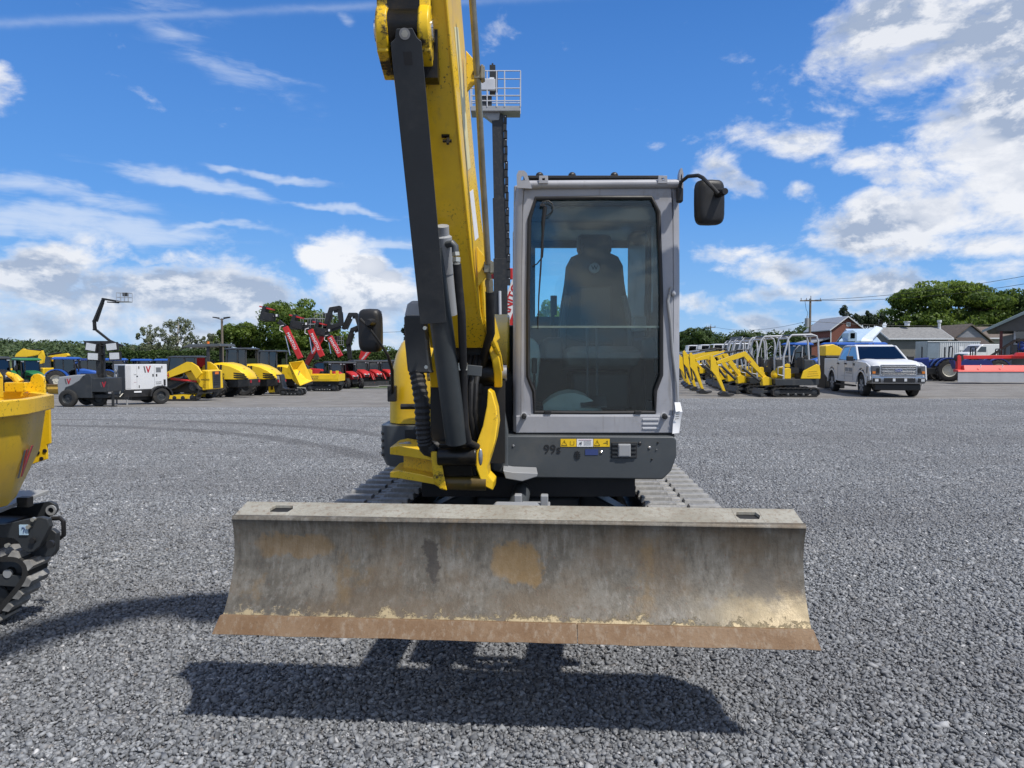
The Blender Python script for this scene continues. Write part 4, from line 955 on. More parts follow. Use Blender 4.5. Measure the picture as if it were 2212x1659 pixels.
    # charcoal guard over the boom cylinder rod
    a, b = P(875, 62, 2.95), P(936, 690, 3.44); ax = (b-a).normalized(); rx = Vector((1, .12, 0)); rx = (rx-ax*rx.dot(ax)).normalized(); nn = rx.cross(ax).normalized()
    if nn.y > 0: nn = -nn
    L = (b-a).length
    def g(s, r, d): return a+ax*s+rx*r+nn*d
    w1, w2 = .062, .062
    mb = MB()
    pl = [(0.0, -.034), (0.0, .030), (.035, .046), (.050, w1), (L, w2), (L, -w2), (.050, -w1), (.035, -.042)]
    secs = [[g(s, r, .060) for s, r in pl], [g(s, r, .050) for s, r in pl]]; mb.loft(secs)
    for s_ in (-1, 1): mb.hexa([g(.05, s_*w1, .060), g(.05, s_*(w1-.006), .060), g(.05, s_*(w1-.006), -.05), g(.05, s_*w1, -.05), g(L, s_*w1, .060), g(L, s_*(w1-.006), .060), g(L, s_*(w1-.006), -.05), g(L, s_*w1, -.05)])
    gd = mb.build('cylinder_guard', M_char, EX, bevel=.003)
    mb = MB(); c = g(.020, -.002, .062); mb.loft([[c+rx*.022*math.cos(t)+ax*.022*math.sin(t)+nn*d for t in [k*math.pi/8 for k in range(16)]] for d in (0, .006)]); mb.build('washer', M_steel, gd)
    mb = MB(); mb.loft([[c+rx*.014*math.cos(t)+ax*.014*math.sin(t)+nn*d for t in [k*math.pi/3 for k in range(6)]] for d in (.004, .016)]); mb.build('bolt', M_zinc, gd)
    mb = MB(); mb.loft([[g(s, r, d) for s, r in ((.085, -.016), (.085, .018), (.135, .018), (.135, -.014))] for d in (.0605, .062)]); mb.build('guard_slot', M_ink, gd)
    # boom cylinder
    c0, c1 = P(986, 955, 3.66), P(936, 560, 3.40); dirc = (c1-c0).normalized()
    mb = MB(); mb.tube([c0, c0+dirc*1.0], .056, 28); mb.build('boom_cylinder', M_cyl, EX)
    top = c0+dirc*.90; mb = MB(); tp = P(958, 545, 3.40)
    ax2 = (P(957, 492, 3.36)-P(985, 700, 3.50)).normalized(); e0 = P(963, 590, 3.44)
    mb = MB(); mb.tube([P(972, 680, 3.50), e0], .036, 20); mb.tube([e0, P(958, 512, 3.38), P(957, 508, 3.38), P(956, 488, 3.36)], [.040, .040, .030, .030], 20); mb.build('cylinder_gland', M_grey, EX)
    mb = MB(); mb.tube([c1, P(880, 120, 3.04)], .028, 16); mb.build('cylinder_rod', M_chrome, EX)
    # hydraulic elbow with its nut and the long hose down to the swing post
    mb = MB(); mb.tube([P(966, 528, 3.36), P(978, 526, 3.34), P(983, 532, 3.34), P(984, 548, 3.34)], .017, 12); mb.build('hose_elbow', M_dgrey, EX)
    mb = MB(); mb.tube([P(984, 545, 3.34), P(985, 553, 3.34)], .020, 6); mb.tube([P(986, 556, 3.34), P(986, 566, 3.34)], .021, 6); mb.build('hose_nut', M_zinc, EX)
    mb = MB(); mb.tube([P(986, 566, 3.34), P(987, 574, 3.345)], .017, 12); mb.build('hose_ferrule', M_zinc, EX)
    mb = MB(); mb.tube([P(987, 570, 3.345), P(991, 620, 3.38), P(997, 680, 3.43), P(999, 740, 3.50), P(1001, 800, 3.58), P(1002, 860, 3.62), P(1005, 920, 3.64), P(1012, 955, 3.66), P(1030, 965, 3.72)], .020, 12); mb.build('hydraulic_hose', M_hose, EX)
    c = P(999, 792, 3.58); mb = MB(); mb.box(c, (.050, .035, .040)); mb.build('hose_clamp', M_zinc, EX, bevel=.004)
    c = P(1018, 800, 3.66); mb = MB(); mb.box(c, (.11, .02, .055), (0, .1, 0)); mb.build('clamp_bracket', M_dgrey, EX, bevel=.004)
    for k, (u, w_) in enumerate(((1010, .016), (1022, .018), (1032, .015))):
        mb = MB(); mb.tube([P(u+6, 770, 3.95), P(u-4, 830, 3.85), P(u-6, 890, 3.85), P(u+4, 950, 3.88)], w_, 10); mb.build('hydraulic_hose', M_hose, EX)
    # hose guard box at the left with the ribbed conduit below it
    mb = MB(); secs = []
    for u0, u1, v, Y in ((872, 914, 682, 3.62), (874, 921, 740, 3.66), (880, 928, 800, 3.70), (884, 932, 806, 3.70)):
        A, B_ = P(u0, v, Y), P(u1, v, Y); secs.append([A, B_, B_+Vector((0, .16, 0)), A+Vector((0, .16, 0))])
    mb.loft(secs); hb = mb.build('hose_guard', M_char, EX, bevel=.01)
    mb = MB(); secs = []
    for u0, u1, v, dy in ((873, 914, 683, 0), (878, 916, 656, .02), (886, 908, 648, .05)):
        A, B_ = P(u0, v, 3.62), P(u1, v, 3.62); secs.append([A+Vector((0, dy, 0)), B_+Vector((0, dy, 0)), B_+Vector((0, .16, 0)), A+Vector((0, .16, 0))])
    mb.loft(secs); mb.build('guard_cap', M_grey, hb, bevel=.008)
    for u, v in ((918, 709), (921, 793)):
        c = P(u, v, 3.60); mb = MB(); mb.lathe([(0, -.012), (.010, -.012), (.012, 0)], c, 'y', 6); mb.build('bolt', M_zinc, hb)
    c = P(921, 745, 3.63); mb = MB(); mb.box(c, (.012, .02, .05)); mb.build('guard_slot', M_ink, hb)
    path = [P(899, 800, 3.74), P(905, 830, 3.72), P(911, 870, 3.70), P(913, 910, 3.70), P(915, 940, 3.70), P(919, 962, 3.71), P(928, 972, 3.74), P(940, 968, 3.80)]
    sm = []
    for i in range(len(path)-1):
        for t in range(6): sm.append(path[i].lerp(path[i+1], t/6))
    rl = [.036+(.006 if k % 2 else 0) for k in range(len(sm))]; mb = MB(); mb.tube(sm, rl, 14); mb.build('ribbed_conduit', M_hose, EX, ang=20)
    # steel pipe on the right of the boom, its clamps, fittings and hoses
    mb = MB(); mb.tube([P(1019, -20, 3.12), P(1026, 80, 3.18), P(1036, 250, 3.3), P(1042, 370, 3.4), P(1050, 500, 3.5), P(1054, 570, 3.56)], .0155, 12); mb.build('hydraulic_pipe', M_brass, EX)
    for u, v, Y, m in ((1036, 160, 3.25, M_brass), (1056, 578, 3.58, M_brass)):
        c = P(u, v, Y); mb = MB(); mb.box(c, (.048, .05, .055)); mb.box(c+Vector((.012, -.003, .0)), (.012, .058, .062)); mb.build('pipe_clamp', m, EX, bevel=.003)
    for c, s in ((P(1023, 158, 3.30), 1.0), (P(1045, 580, 3.60), 1.1)):
        mb = MB(); mb.prism([(c.x-.035, c.z+.10*s), (c.x+.028, c.z+.03), (c.x+.034, c.z), (c.x+.02, c.z-.035), (c.x-.03, c.z-.085*s)][::-1], c.y-.008, c.y+.008); lg = mb.build('pipe_lug', M_yellow, boom, bevel=.003)
        mb = MB(); mb.cyl((c.x+.008, c.y-.014, c.z-.003), (c.x+.008, c.y+.012, c.z-.003), .013, n=12); mb.build('lug_bolt', M_grease, lg)
    mb = MB(); mb.tube([P(1054, 578, 3.57), P(1056, 604, 3.6)], .014, 12); mb.tube([P(1056, 604, 3.6), P(1057, 618, 3.61)], .023, 6); mb.tube([P(1057, 618, 3.61), P(1058, 634, 3.62)], .019, 12); mb.build('pipe_fitting', M_brass, EX)
    mb = MB(); mb.tube([P(1058, 630, 3.62), P(1059, 680, 3.66), P(1060, 720, 3.75), P(1048, 760, 3.9), P(1040, 800, 4.0), P(1034, 850, 4.0)], .023, 12); mb.build('hydraulic_hose', M_hose, EX)
    # dipper arm and bucket above the frame
    mb = MB(); mb.loft([[(-.72, 1.50, 4.50), (-.54, 1.50, 4.50), (-.54, 1.44, 4.84), (-.72, 1.44, 4.84)], [(-.80, .5, 4.15), (-.64, .5, 4.15), (-.64, .45, 4.35), (-.80, .45, 4.35)], [(-.86, -.5, 3.72), (-.76, -.5, 3.72), (-.76, -.5, 3.84), (-.86, -.5, 3.84)]]); mb.build('dipper_arm', M_yellow, EX, bevel=.01)
    mb = MB(); secs = []
    for x in (-1.15, -.45): secs.append([(x, -.5, 3.7), (x, -.9, 3.75), (x, -1.15, 3.5), (x, -1.1, 3.15), (x, -.8, 2.95), (x, -.5, 3.0), (x, -.75, 3.2), (x, -.78, 3.45)])
    mb.loft(secs); mb.build('bucket', M_char, EX, bevel=.01)
hero_boom()

def hero_swing():
    def q(u, v, Y): p = P(u, v, Y); return (p.x, p.z)
    # right lug: sheet curving from the boom pin down to the bottom pin
    pts = [(1052, 842), (1050, 880), (1042, 922), (1030, 955), (1025, 985), (1028, 1015), (1036, 1040), (1048, 1058), (1064, 1066), (1067, 1044), (1054, 1030), (1052, 1010), (1060, 985), (1070, 950), (1075, 915), (1072, 885), (1062, 850)]
    mb = MB(); f = [q(u, v, 3.70) for u, v in pts]
    bk = [(x+.03, z) for x, z in f]
    mb.loft([[(x, 3.70+abs(z-1.05)*.35, z) for x, z in f], [(x+.01, 3.86+abs(z-1.05)*.35, z) for x, z in f]]); sp = mb.build('swing_bracket', M_ylug2, EX, bevel=.008)
    c = P(1037, 988, 3.68); mb = MB(); mb.ell((c.x+.002, 3.69, c.z), (.012, .010, .045), 12, 8); mb.build('pin_cap', M_steel, sp)
    # left arm of the bracket: upper and lower plate with a web
    mb = MB()
    for v0, v1, vb in ((966, 982, 0), (1020, 1032, 0)):
        A = [P(842, v0, 4.0), P(862, v0-4, 3.96), P(905, v0+4, 3.84), P(938, v0+12, 3.74), P(950, v0+18, 3.74)]
        B = [P(842, v1, 4.0), P(862, v1+2, 3.96), P(905, v1+9, 3.84), P(938, v1+15, 3.74), P(950, v1+22, 3.74)]
        secs = [[a, b, b+Vector((0, .34, 0)), a+Vector((0, .34, 0))] for a, b in zip(A, B)]; mb.loft(secs)
    mb.build('bracket_arm', M_yellow, EX, bevel=.006)
    mb = MB(); mb.loft([[P(872, 985, 4.08), P(872, 1022, 4.08), P(872, 1022, 4.14), P(872, 985, 4.14)], [P(905, 990, 3.98), P(905, 1030, 3.98), P(905, 1030, 4.04), P(905, 990, 4.04)], [P(948, 1000, 3.86), P(948, 1040, 3.86), P(948, 1040, 3.92), P(948, 1000, 3.92)]]); mb.build('bracket_web', M_yellow, EX)
    mb = MB(); mb.loft([[P(u, v, Y) for u, v in ((930, 975), (950, 975), (958, 1020), (966, 1060), (950, 1056), (936, 1032))] for Y in (3.70, 3.95)]); mb.build('bracket_cheek', M_ylug, EX, bevel=.006)
    mb = MB(); mb.cyl(P(955, 1042, 3.78), P(1050, 1044, 3.78), .040, n=16); mb.build('cross_tube', mat('greasy_yellow', (.10, .065, .012), .35, 0, .7, (.02, .016, .008), 8, .2), EX)
    a, b = P(940, 960, 3.80), P(1032, 1040, 3.80); mb = MB(); mb.span((a.x, 3.80, b.z), (b.x, 4.05, a.z)); mb.cyl(P(945, 985, 3.72), P(1030, 985, 3.72), .052, n=18); mb.loft([[P(948, 958, 3.70), P(1018, 958, 3.70), P(1018, 958, 3.8), P(948, 958, 3.8)], [P(955, 1030, 3.74), P(1022, 1030, 3.74), P(1022, 1030, 3.84), P(955, 1030, 3.84)]]); mb.build('swing_post', M_grease, EX, bevel=.01)
    mb = MB(); mb.span((-.46, 4.0, .95), (-.04, 4.5, 1.42)); mb.build('swing_housing', M_black, EX)
    for u, v, r in ((872, 968, .050), (878, 966, .03)):
        c = P(u, v, 4.02); mb = MB(); mb.lathe([(0, .03), (r*.5, .03), (r, .012), (r, 0)], (c.x, 4.06, c.z-.004), 'z', 20); mb.build('pin_cover', M_grey, EX)
    # underside between the tracks
    mb = MB(); mb.span((-.55, 4.3, .70), (.75, 6.0, .82)); mb.build('belly_plate', M_black, EX)
hero_swing()
# ------------------------------------------------------------------ tracked dumper at the left edge
def dumper():
    D = thing('tracked_dumper', (-3.9, 4.3, 0), 'yellow tracked dumper cut off by the left edge, its skip tub above black undercarriage', 'dumper', world=True)
    rim = [(-2.58, 3.10), (-2.56, 3.70), (-2.70, 4.12), (-3.05, 4.45), (-4.9, 4.5), (-4.9, 2.75), (-3.1, 2.75)]
    bot = [(-2.78, 3.35), (-2.72, 3.80), (-2.83, 4.02), (-3.20, 4.20), (-4.7, 4.2), (-4.7, 3.1), (-3.2, 3.05)]
    c = Vector((-3.8, 3.9))
    def grow(p, k): d = (Vector(p)-c); return tuple(c+d*(1+k/d.length))
    zr = 1.335
    mb = MB(); o = [grow(p, .035) for p in rim]; i = [grow(p, -.01) for p in rim]; mb.ring(o, i, zr-.085, zr, 'z'); mb.build('skip_rim', M_yellow, D, bevel=.008)
    mb = MB(); secs = [[(x, y, zr-.02) for x, y in rim], [(x, y, 1.02) for x, y in [((a[0]*.74+b[0]*.26), (a[1]*.74+b[1]*.26)) for a, b in zip(rim, bot)]], [(x, y, .75) for x, y in bot]]
    mb.loft(secs, caps=False); n = 7; mb.f.append(tuple(range(14, 21))); sk = mb.build('skip', M_yellow, D, bevel=.006)
    a, b = Vector((*rim[1], zr-.12)), Vector((*rim[2], zr-.12)); e, f_ = Vector((*bot[1], .75)), Vector((*bot[2], .75))
    xd = (b-a).normalized(); yd = (a.lerp(b, .5)-e.lerp(f_, .5)).normalized(); nn = xd.cross(yd).normalized()
    if nn.x < 0: nn = -nn
    o = a.lerp(b, .30).lerp(e.lerp(f_, .30), .50); logo(sk, o+nn*.02, xd, yd, .165, .004, nn, .72)
    # high rear board, lugs and hook behind the rim
    mb = MB(); mb.prism([(-4.9, zr-.02), (-2.93, zr-.02), (-2.93, 1.44), (-2.97, 1.50), (-3.06, 1.53), (-4.9, 1.56)], 4.05, 4.09); mb.build('skip_board', M_yellow, D, bevel=.006)
    mb = MB(); mb.prism([(-2.99, zr-.03), (-2.90, zr-.03), (-2.90, 1.40)]+[(-2.945+.043*math.cos(rad(t)), 1.405+.043*math.sin(rad(t))) for t in range(0, 181, 30)]+[(-2.99, 1.40)], 4.40, 4.42); mb.build('tipping_lug', M_yellow, D, bevel=.004)
    mb = MB(); mb.box((-3.05, 4.38, 1.365), (.13, .06, .06)); mb.tube([(-3.13, 4.4, 1.45), (-3.08, 4.4, 1.425), (-3.05, 4.4, 1.39)], [.014, .024, .03], 8); mb.build('tipping_hook', M_yellow, D, bevel=.01)
    # side post with three holes
    mb = MB(); p = [(-2.99, 1.24), (-2.91, 1.24), (-2.90, .93), (-2.97, .93), (-2.985, .80), (-3.14, .79), (-3.16, .92)]; mb.prism([(P(u, v, 4.72).x, P(u, v, 4.72).z) for u, v in ((100, 868), (106, 868), (108, 958), (100, 961), (101, 992), (68, 1003), (64, 985), (80, 920))][::-1], 4.72, 4.74); pst = mb.build('side_post', M_yellow, D, bevel=.003)
    for u, v in ((81, 978), (96, 974), (89, 991)):
        c_ = P(u, v, 4.715); mb = MB(); mb.cyl((c_.x, 4.714, c_.z), (c_.x, 4.722, c_.z), .013, n=14); mb.build('post_hole', M_ink, pst)
    # chassis
    Yf = 4.02
    def q(u, v, Y=Yf): r = P(u, v, Y); return (r.x, r.z)
    mb = MB(); mb.prism([q(a_, b_, 4.42) for a_, b_ in ((-260, 1105), (20, 1098), (64, 1090), (106, 1083), (119, 1090), (122, 1102), (116, 1112), (96, 1122), (88, 1120), (-260, 1150))][::-1], 4.42, 4.45); mb.build('tow_plate', M_char, D, bevel=.004)
    c_ = P(108, 1096, 4.40); mb = MB(); mb.lathe([(.018, -.01), (.032, -.01), (.032, .0), (.018, .0)], (c_.x, 4.415, c_.z-.02), 'y', 18); mb.build('tow_eye', M_grey, D)
    mb = MB(); mb.hexa([(-4.8, 3.8, .55), (-2.98, 3.8, .62), (-2.90, 4.42, .70), (-4.8, 4.42, .65), (-4.8, 3.8, .58), (-2.98, 3.8, .645), (-2.90, 4.42, .72), (-4.8, 4.42, .68)]); mb.build('deck_plate', M_grey, D, bevel=.004)
    mb = MB(); mb.prism([q(-260, 1140), q(20, 1130), q(60, 1120), q(96, 1114), q(112, 1118), q(116, 1134), q(108, 1152), q(96, 1176), q(82, 1188), q(70, 1190), q(58, 1184), q(50, 1168), q(40, 1160), q(20, 1158), q(-260, 1170)][::-1], 3.98, 4.02); cp = mb.build('side_plate', M_char, D, bevel=.005)
    mb = MB(); mb.prism([q(60, 1206, 4.08), q(70, 1170, 4.08), q(90, 1146, 4.08), q(112, 1144, 4.08), q(122, 1152, 4.08), q(120, 1190, 4.08), q(112, 1202, 4.08)][::-1], 4.08, 4.12); mb.build('front_plate', M_charg if False else M_char, D, bevel=.006)
    mb = MB(); mb.tube([P(112, 1120, 4.2), P(130, 1119, 4.2), P(137, 1126, 4.2), P(138, 1156, 4.2), P(130, 1162, 4.2), P(116, 1164, 4.2)], .013, 8); mb.build('front_handle', M_black, D)
    for u, v, r in ((70, 1168, .016), (108, 1176, .022)):
        c_ = P(u, v, 3.97); mb = MB(); mb.cyl((c_.x, 3.965, c_.z), (c_.x, 3.985, c_.z), r, n=14); mb.build('plate_hole', M_ink, cp)
    for u, v in ((72, 1122), (16, 1178), (62, 1138)):
        c_ = P(u, v, 3.97); mb = MB(); mb.cyl((c_.x, 3.96, c_.z), (c_.x, 3.98, c_.z), .012, n=8); mb.build('bolt', M_zinc, cp)
    a, b = P(41, 1156, 3.97), P(59, 1134, 3.97); mb = MB(); mb.span((a.x, 3.972, a.z), (b.x, 3.978, b.z)); st = mb.build('hook_sticker', mat('pale_blue_sticker', (.45, .62, .78), .5), cp, smooth=False)
    cc = Vector(((a.x+b.x)/2, 3.969, (a.z+b.z)/2)); mb = MB(); mb.tube([cc+Vector((-.008, 0, .006)), cc+Vector((-.004, 0, .015)), cc+Vector((.006, 0, .014)), cc+Vector((.009, 0, .004)), cc+Vector((.002, 0, -.004)), cc+Vector((.002, 0, -.014))], .002, 6); mb.build('sticker_mark', M_blueink, st)
    mb = MB(); mb.span((-4.8, 3.99, .34), (-3.02, 4.6, .56)); mb.build('chassis', M_black, D, bevel=.01)
    c_ = P(54, 1084, 4.2); mb = MB(); mb.box((c_.x, 4.2, c_.z), (.07, .05, .06)); mb.build('valve_block', M_black, D, bevel=.004)
    mb = MB(); mb.cyl((-3.45, 4.0, .62), (-3.0, 4.1, .78), .07, n=16); mb.build('tipping_cylinder', M_grey, D)
    # track loop in the (x, z) plane
    loop = [q(-330, 1208), q(-100, 1200), q(20, 1199), q(58, 1199), q(76, 1206), q(87, 1222), q(86, 1242), q(74, 1264), q(48, 1296), q(16, 1332), q(-14, 1350), q(-120, 1356), q(-330, 1358)]
    loop = [(x, max(z, .035)) for x, z in loop]
    sm = []
    n = len(loop)
    for i in range(n):
        p0, p1, p2, p3 = [Vector(loop[(i+j-1) % n]) for j in range(4)]
        for t in range(4):
            t /= 4; sm.append(.5*((2*p1)+(p2-p0)*t+(2*p0-5*p1+4*p2-p3)*t*t+(3*p1-p0-3*p2+p3)*t**3))
    for yc in (3.98, 4.95):
        sh = -.05 if yc < 4.5 else -.75
        mb = MB(); secs = []; N = len(sm)
        nrm = []
        for k, p in enumerate(sm):
            d = (sm[(k+1) % N]-sm[k-1]).normalized(); nv = Vector((-d.y, d.x)); nrm.append(nv)
            i_ = p-nv*.028; secs.append([(p.x+sh, yc, p.y), (p.x+sh, yc+.18, p.y), (i_.x+sh, yc+.18, i_.y), (i_.x+sh, yc, i_.y)])
        secs.append(secs[0]); mb.loft(secs, caps=False); tr = mb.build('track', M_rubber, D)
        # drive lugs
        acc = 0; last = sm[0]; me = None
        for k in range(1, N):
            acc += (sm[k]-last).length; last = sm[k]
            if acc > .085:
                acc = 0; p, nv = sm[k], nrm[k]; a_ = math.atan2(nv.y, nv.x)
                if me is None:
                    lb = MB(); lb.hexa([(0, 0, -.032), (0, .18, -.032), (0, .18, .032), (0, 0, .032), (.034, .01, -.018), (.034, .17, -.018), (.034, .17, .018), (.034, .01, .018)]); ob = lb.build('track_lug', M_pad, tr, bevel=.005, seg=1); me = ob.data
                else: ob = bpy.data.objects.new('track_lug', me); COL.objects.link(ob); ob.parent = tr
                ob.matrix_basis = Matrix.Translation((p.x+sh-nv.x*.004, yc, p.y-nv.y*.004)) @ Matrix.Rotation(-a_, 4, 'Y')
        for x, z, r in ((P(38, 1238, Yf).x, P(38, 1238, Yf).z, .105), (P(-6, 1300, Yf).x, P(-6, 1300, Yf).z, .12), (-3.5, .15, .11), (-3.9, .15, .11)):
            mb = MB(); mb.lathe([(0, .0), (r*.25, .0), (r*.3, .02), (r*.8, .03), (r, .01), (r, .13), (0, .13)], (x+sh, yc+.04, z), 'y', 24); wh = mb.build('track_wheel', M_blackm, D)
            mb = MB(); mb.cyl((x+sh, yc+.025, z), (x+sh, yc+.045, z), .025, n=12); mb.build('hub', M_grey, wh)
        mb = MB(); a_ = P(30, 1228, Yf); mb.box((-3.35+sh, yc+.06, .31), (1.2, .06, .07), (0, rad(4), 0)); mb.build('roller_beam', M_char, D, bevel=.006)
dumper()
# ------------------------------------------------------------------ vegetation
def leaf_mesh(centers, normals, size, vals, name, mat_, parent=None, kind=None, asp=.62):
    n = len(centers); r = RNG
    up = r.normal(0, 1, (n, 3)); a = np.cross(normals, up); a /= np.linalg.norm(a, axis=1)[:, None]+1e-9
    b = np.cross(normals, a); s = (size*r.uniform(.6, 1.4, n))[:, None]
    a = a*s*.5; b = b*s*.5*asp
    P4 = np.stack([centers-a-b*.3, centers-b+a*.15, centers+a-b*.1, centers+b+a*.05], 1)
    P4 += r.normal(0, 1, P4.shape)*s[:, None]*.05
    me = bpy.data.meshes.new(name); me.vertices.add(4*n); me.vertices.foreach_set('co', P4.astype(np.float32).ravel())
    me.loops.add(4*n); me.loops.foreach_set('vertex_index', np.arange(4*n, dtype=np.int32)); me.polygons.add(n)
    me.polygons.foreach_set('loop_start', np.arange(n, dtype=np.int32)*4); me.update(calc_edges=True)
    at_ = me.attributes.new('v', 'FLOAT', 'POINT'); at_.data.foreach_set('value', np.repeat(vals, 4).astype(np.float32))
    return link(name, me, mat_, parent, smooth=False, kind=kind)
def crown_pts(n, rx, ry, rz, zc, lobes, lr, r, flat=.0, shape='round', lean=0):
    C = []; 
    for k in range(lobes):
        while True:
            p = r.uniform(-1, 1, 3)
            if np.linalg.norm(p) < 1: break
        if shape == 'cone': w = 1-(p[2]*.5+.5); p[:2] *= (.12+.9*w)
        if shape == 'dome' and p[2] < 0: p[2] *= .7
        C.append(p*[rx*(1-lr*.55), ry*(1-lr*.55), rz*(1-lr*.5)])
    C = np.array(C); per = r.integers(0, lobes, n); d = r.normal(0, 1, (n, 3)); d /= np.linalg.norm(d, axis=1)[:, None]
    rad_ = r.uniform(.55, 1.05, n)**.6; sc = r.uniform(.7, 1.25, lobes)[per][:, None]
    if shape == 'cone': sc *= (1.15-.75*((C[per][:, 2]/rz)*.5+.5))[:, None]
    pts = C[per] + d*rad_[:, None]*lr*sc*np.array([rx, ry, rz*.8])
    nr = d+r.normal(0, .55, (n, 3)); nr /= np.linalg.norm(nr, axis=1)[:, None]
    lv = r.normal(0, .16, lobes)[per]
    vals = np.clip(.45+lv+r.normal(0, .2, n), 0, 1)
    pts[:, 0] += lean*(pts[:, 2]+rz)**1.3*.1; pts[:, 2] += zc
    return pts, nr, vals, C
def tree(u, Y, h, w, label, cat='tree', n=9000, leaf=.30, mat_=None, base=.18, lobes=34, lr=.30, shape='round', group=None, lean=0, depth=None, bark=None, name='leafy_tree', seed=1, z=None, stems=1):
    r = np.random.default_rng(seed); o = at(u, Y)
    if z is not None: o.z = z
    T = thing(name, o, label, cat, group)
    rz = h*(1-base)/2; zc = h*base+rz; dp = depth or w
    pts, nr, vals, C = crown_pts(n, w/2, dp/2, rz, zc, lobes, lr, r, shape=shape, lean=lean)
    leaf_mesh(pts, nr, leaf, vals, 'crown', mat_ or L_mid, T)
    mb = MB(); tr = max(.10, h*.022)
    mb.tube([(0, 0, -.5), (.02*h*.1, 0, h*.25), (lean*h*.05, .01*h, h*.55), (lean*h*.12, 0, h*.88)], [tr*1.3, tr, tr*.65, tr*.18], 8)
    order = r.permutation(len(C))[:min(12, len(C))]
    for k in order:
        c = C[k]; z0 = max(h*.2, min(h*.7, c[2]+zc-h*.15)); mb.tube([(lean*z0*.1, 0, z0), (c[0]*.5+lean*z0*.1, c[1]*.5, (z0+c[2]+zc)/2+.1), (c[0], c[1], c[2]+zc)], [tr*.45, tr*.28, tr*.08], 5)
    mb.build('trunk', bark or M_bark, T)
    return T
# left side
tree(520, 92, 7.6, 8.0, 'rounded mid green maple left of the tallest tree behind the hedge', n=14000, leaf=.34, base=.03, lobes=60, lr=.22, seed=2)
tree(634, 96, 11.0, 13.5, 'tallest broad tree behind the red booms, its crown wind-blown and lighter at the top', n=26000, leaf=.36, base=.03, lobes=90, lr=.22, seed=3, shape='dome')
tree(716, 98, 7.6, 7.5, 'smaller bushy tree right of the tallest tree, behind the black crane arms', n=7000, leaf=.34, base=.05, lobes=34, lr=.26, seed=4)
for k, (u, h, w, lb, sd) in enumerate(((322, 7.0, 4.6, 'shorter of the two pale wispy birches left of the lamp pole', 5), (381, 8.3, 5.0, 'taller pale wispy birch left of the lamp pole', 6), (452, 6.0, 3.4, 'low pale birch just left of the lamp pole', 7))):
    tree(u, 88, h, w, lb, n=5200, leaf=.22, mat_=L_birch, base=.10, lobes=110, lr=.12, seed=sd, shape='round', lean=.35, bark=M_birch, name='birch_tree', group='windblown birches behind the yard')
tree(880, 104, 9.2, 4.4, 'dark spruce rising beside the left door mirror of the excavator', n=9000, leaf=.34, mat_=L_conif, base=.02, lobes=70, lr=.15, seed=8, shape='cone', name='spruce_tree')
tree(800, 108, 4.6, 12, 'low green bushes behind the left door mirror of the excavator', n=7000, leaf=.36, base=.0, lobes=40, lr=.25, seed=9, name='shrub_belt')
tree(1188, 74, 8.2, 4.6, 'dark green tree seen through the excavator cab between seat and left pillar', n=6000, leaf=.3, base=.05, lobes=30, lr=.25, seed=10, mat_=L_mid)
tree(1080, 90, 5.2, 10, 'green trees seen low in the gap between boom and cab', n=6000, leaf=.34, base=.0, lobes=30, lr=.25, seed=11, mat_=L_dark)
# right side
tree(2068, 124, 14.2, 27, 'huge rounded deep green tree behind the grey and brown roofed buildings', n=42000, leaf=.52, base=.04, lobes=120, lr=.19, seed=12, shape='dome', depth=16)
tree(2235, 118, 11, 10, 'dark tree at the right edge behind the dark gabled house', n=9000, leaf=.45, base=.05, lobes=34, lr=.26, seed=13, mat_=L_dark)
tree(1502, 118, 6.0, 6.5, 'dark round tree right of the excavator cab beside the distant pole', n=9000, leaf=.36, mat_=L_dark, base=.02, lobes=40, lr=.26, seed=14)
tree(1573, 125, 4.2, 3.6, 'small dark tree right of the distant utility pole', n=4000, leaf=.34, mat_=L_dark, base=.02, lobes=26, lr=.28, seed=15)
tree(1607, 128, 4.6, 2.2, 'small pointed dark spruce above the cabbed mini excavators', n=3000, leaf=.32, mat_=L_conif, base=.0, lobes=30, lr=.2, seed=16, shape='cone', name='spruce_tree')
for k, (u, h, w, lb) in enumerate(((1828, 9.2, 5.0, 'windswept pine behind the red brick house roof'), (1868, 8.6, 4.6, 'windswept pine right of the brick house'), (1904, 8.2, 3.0, 'narrow windswept pine between brick house and huge tree'), (1934, 7.4, 2.6, 'thinnest windswept pine at the foot of the huge tree'))):
    tree(u, 122, h, w, lb, n=4200, leaf=.36, mat_=L_conif, base=.25, lobes=30, lr=.20, seed=20+k, lean=-.5, name='pine_tree', group='windswept pines behind the brick house')
def mass(name, us, Y, hs, n, leaf, mat_, label, thick=6, seed=1, lob=90, lr=1.6):
    r = np.random.default_rng(seed); u0, u1 = us; k = r.uniform(0, 1, n); C = r.uniform(0, 1, lob); 
    cu = u0+(u1-u0)*C; ch = np.interp(cu, hs[0], hs[1])*r.uniform(.72, 1.0, lob); cy = Y+r.uniform(-thick, thick, lob)
    per = r.integers(0, lob, n); d = r.normal(0, 1, (n, 3)); d /= np.linalg.norm(d, axis=1)[:, None]
    gz = np.array([ground_z(GX(a, b), b) for a, b in zip(cu, cy)])
    hz = ch[per]; frac = r.uniform(.0, 1, n)**.7
    X = GX(cu[per], cy[per])+d[:, 0]*lr*(1.2-.5*frac); Yy = cy[per]+d[:, 1]*lr; Z = gz[per]+hz*frac+d[:, 2]*lr*.35
    nr = d+r.normal(0, .5, (n, 3)); nr[:, 2] += .3; nr /= np.linalg.norm(nr, axis=1)[:, None]
    o = leaf_mesh(np.stack([X, Yy, Z], 1), nr, leaf, np.clip(.42+r.normal(0, .16, lob)[per]+r.normal(0, .18, n), 0, 1), name, mat_, None, 'stuff')
    tag(o, label, 'trees'); return o
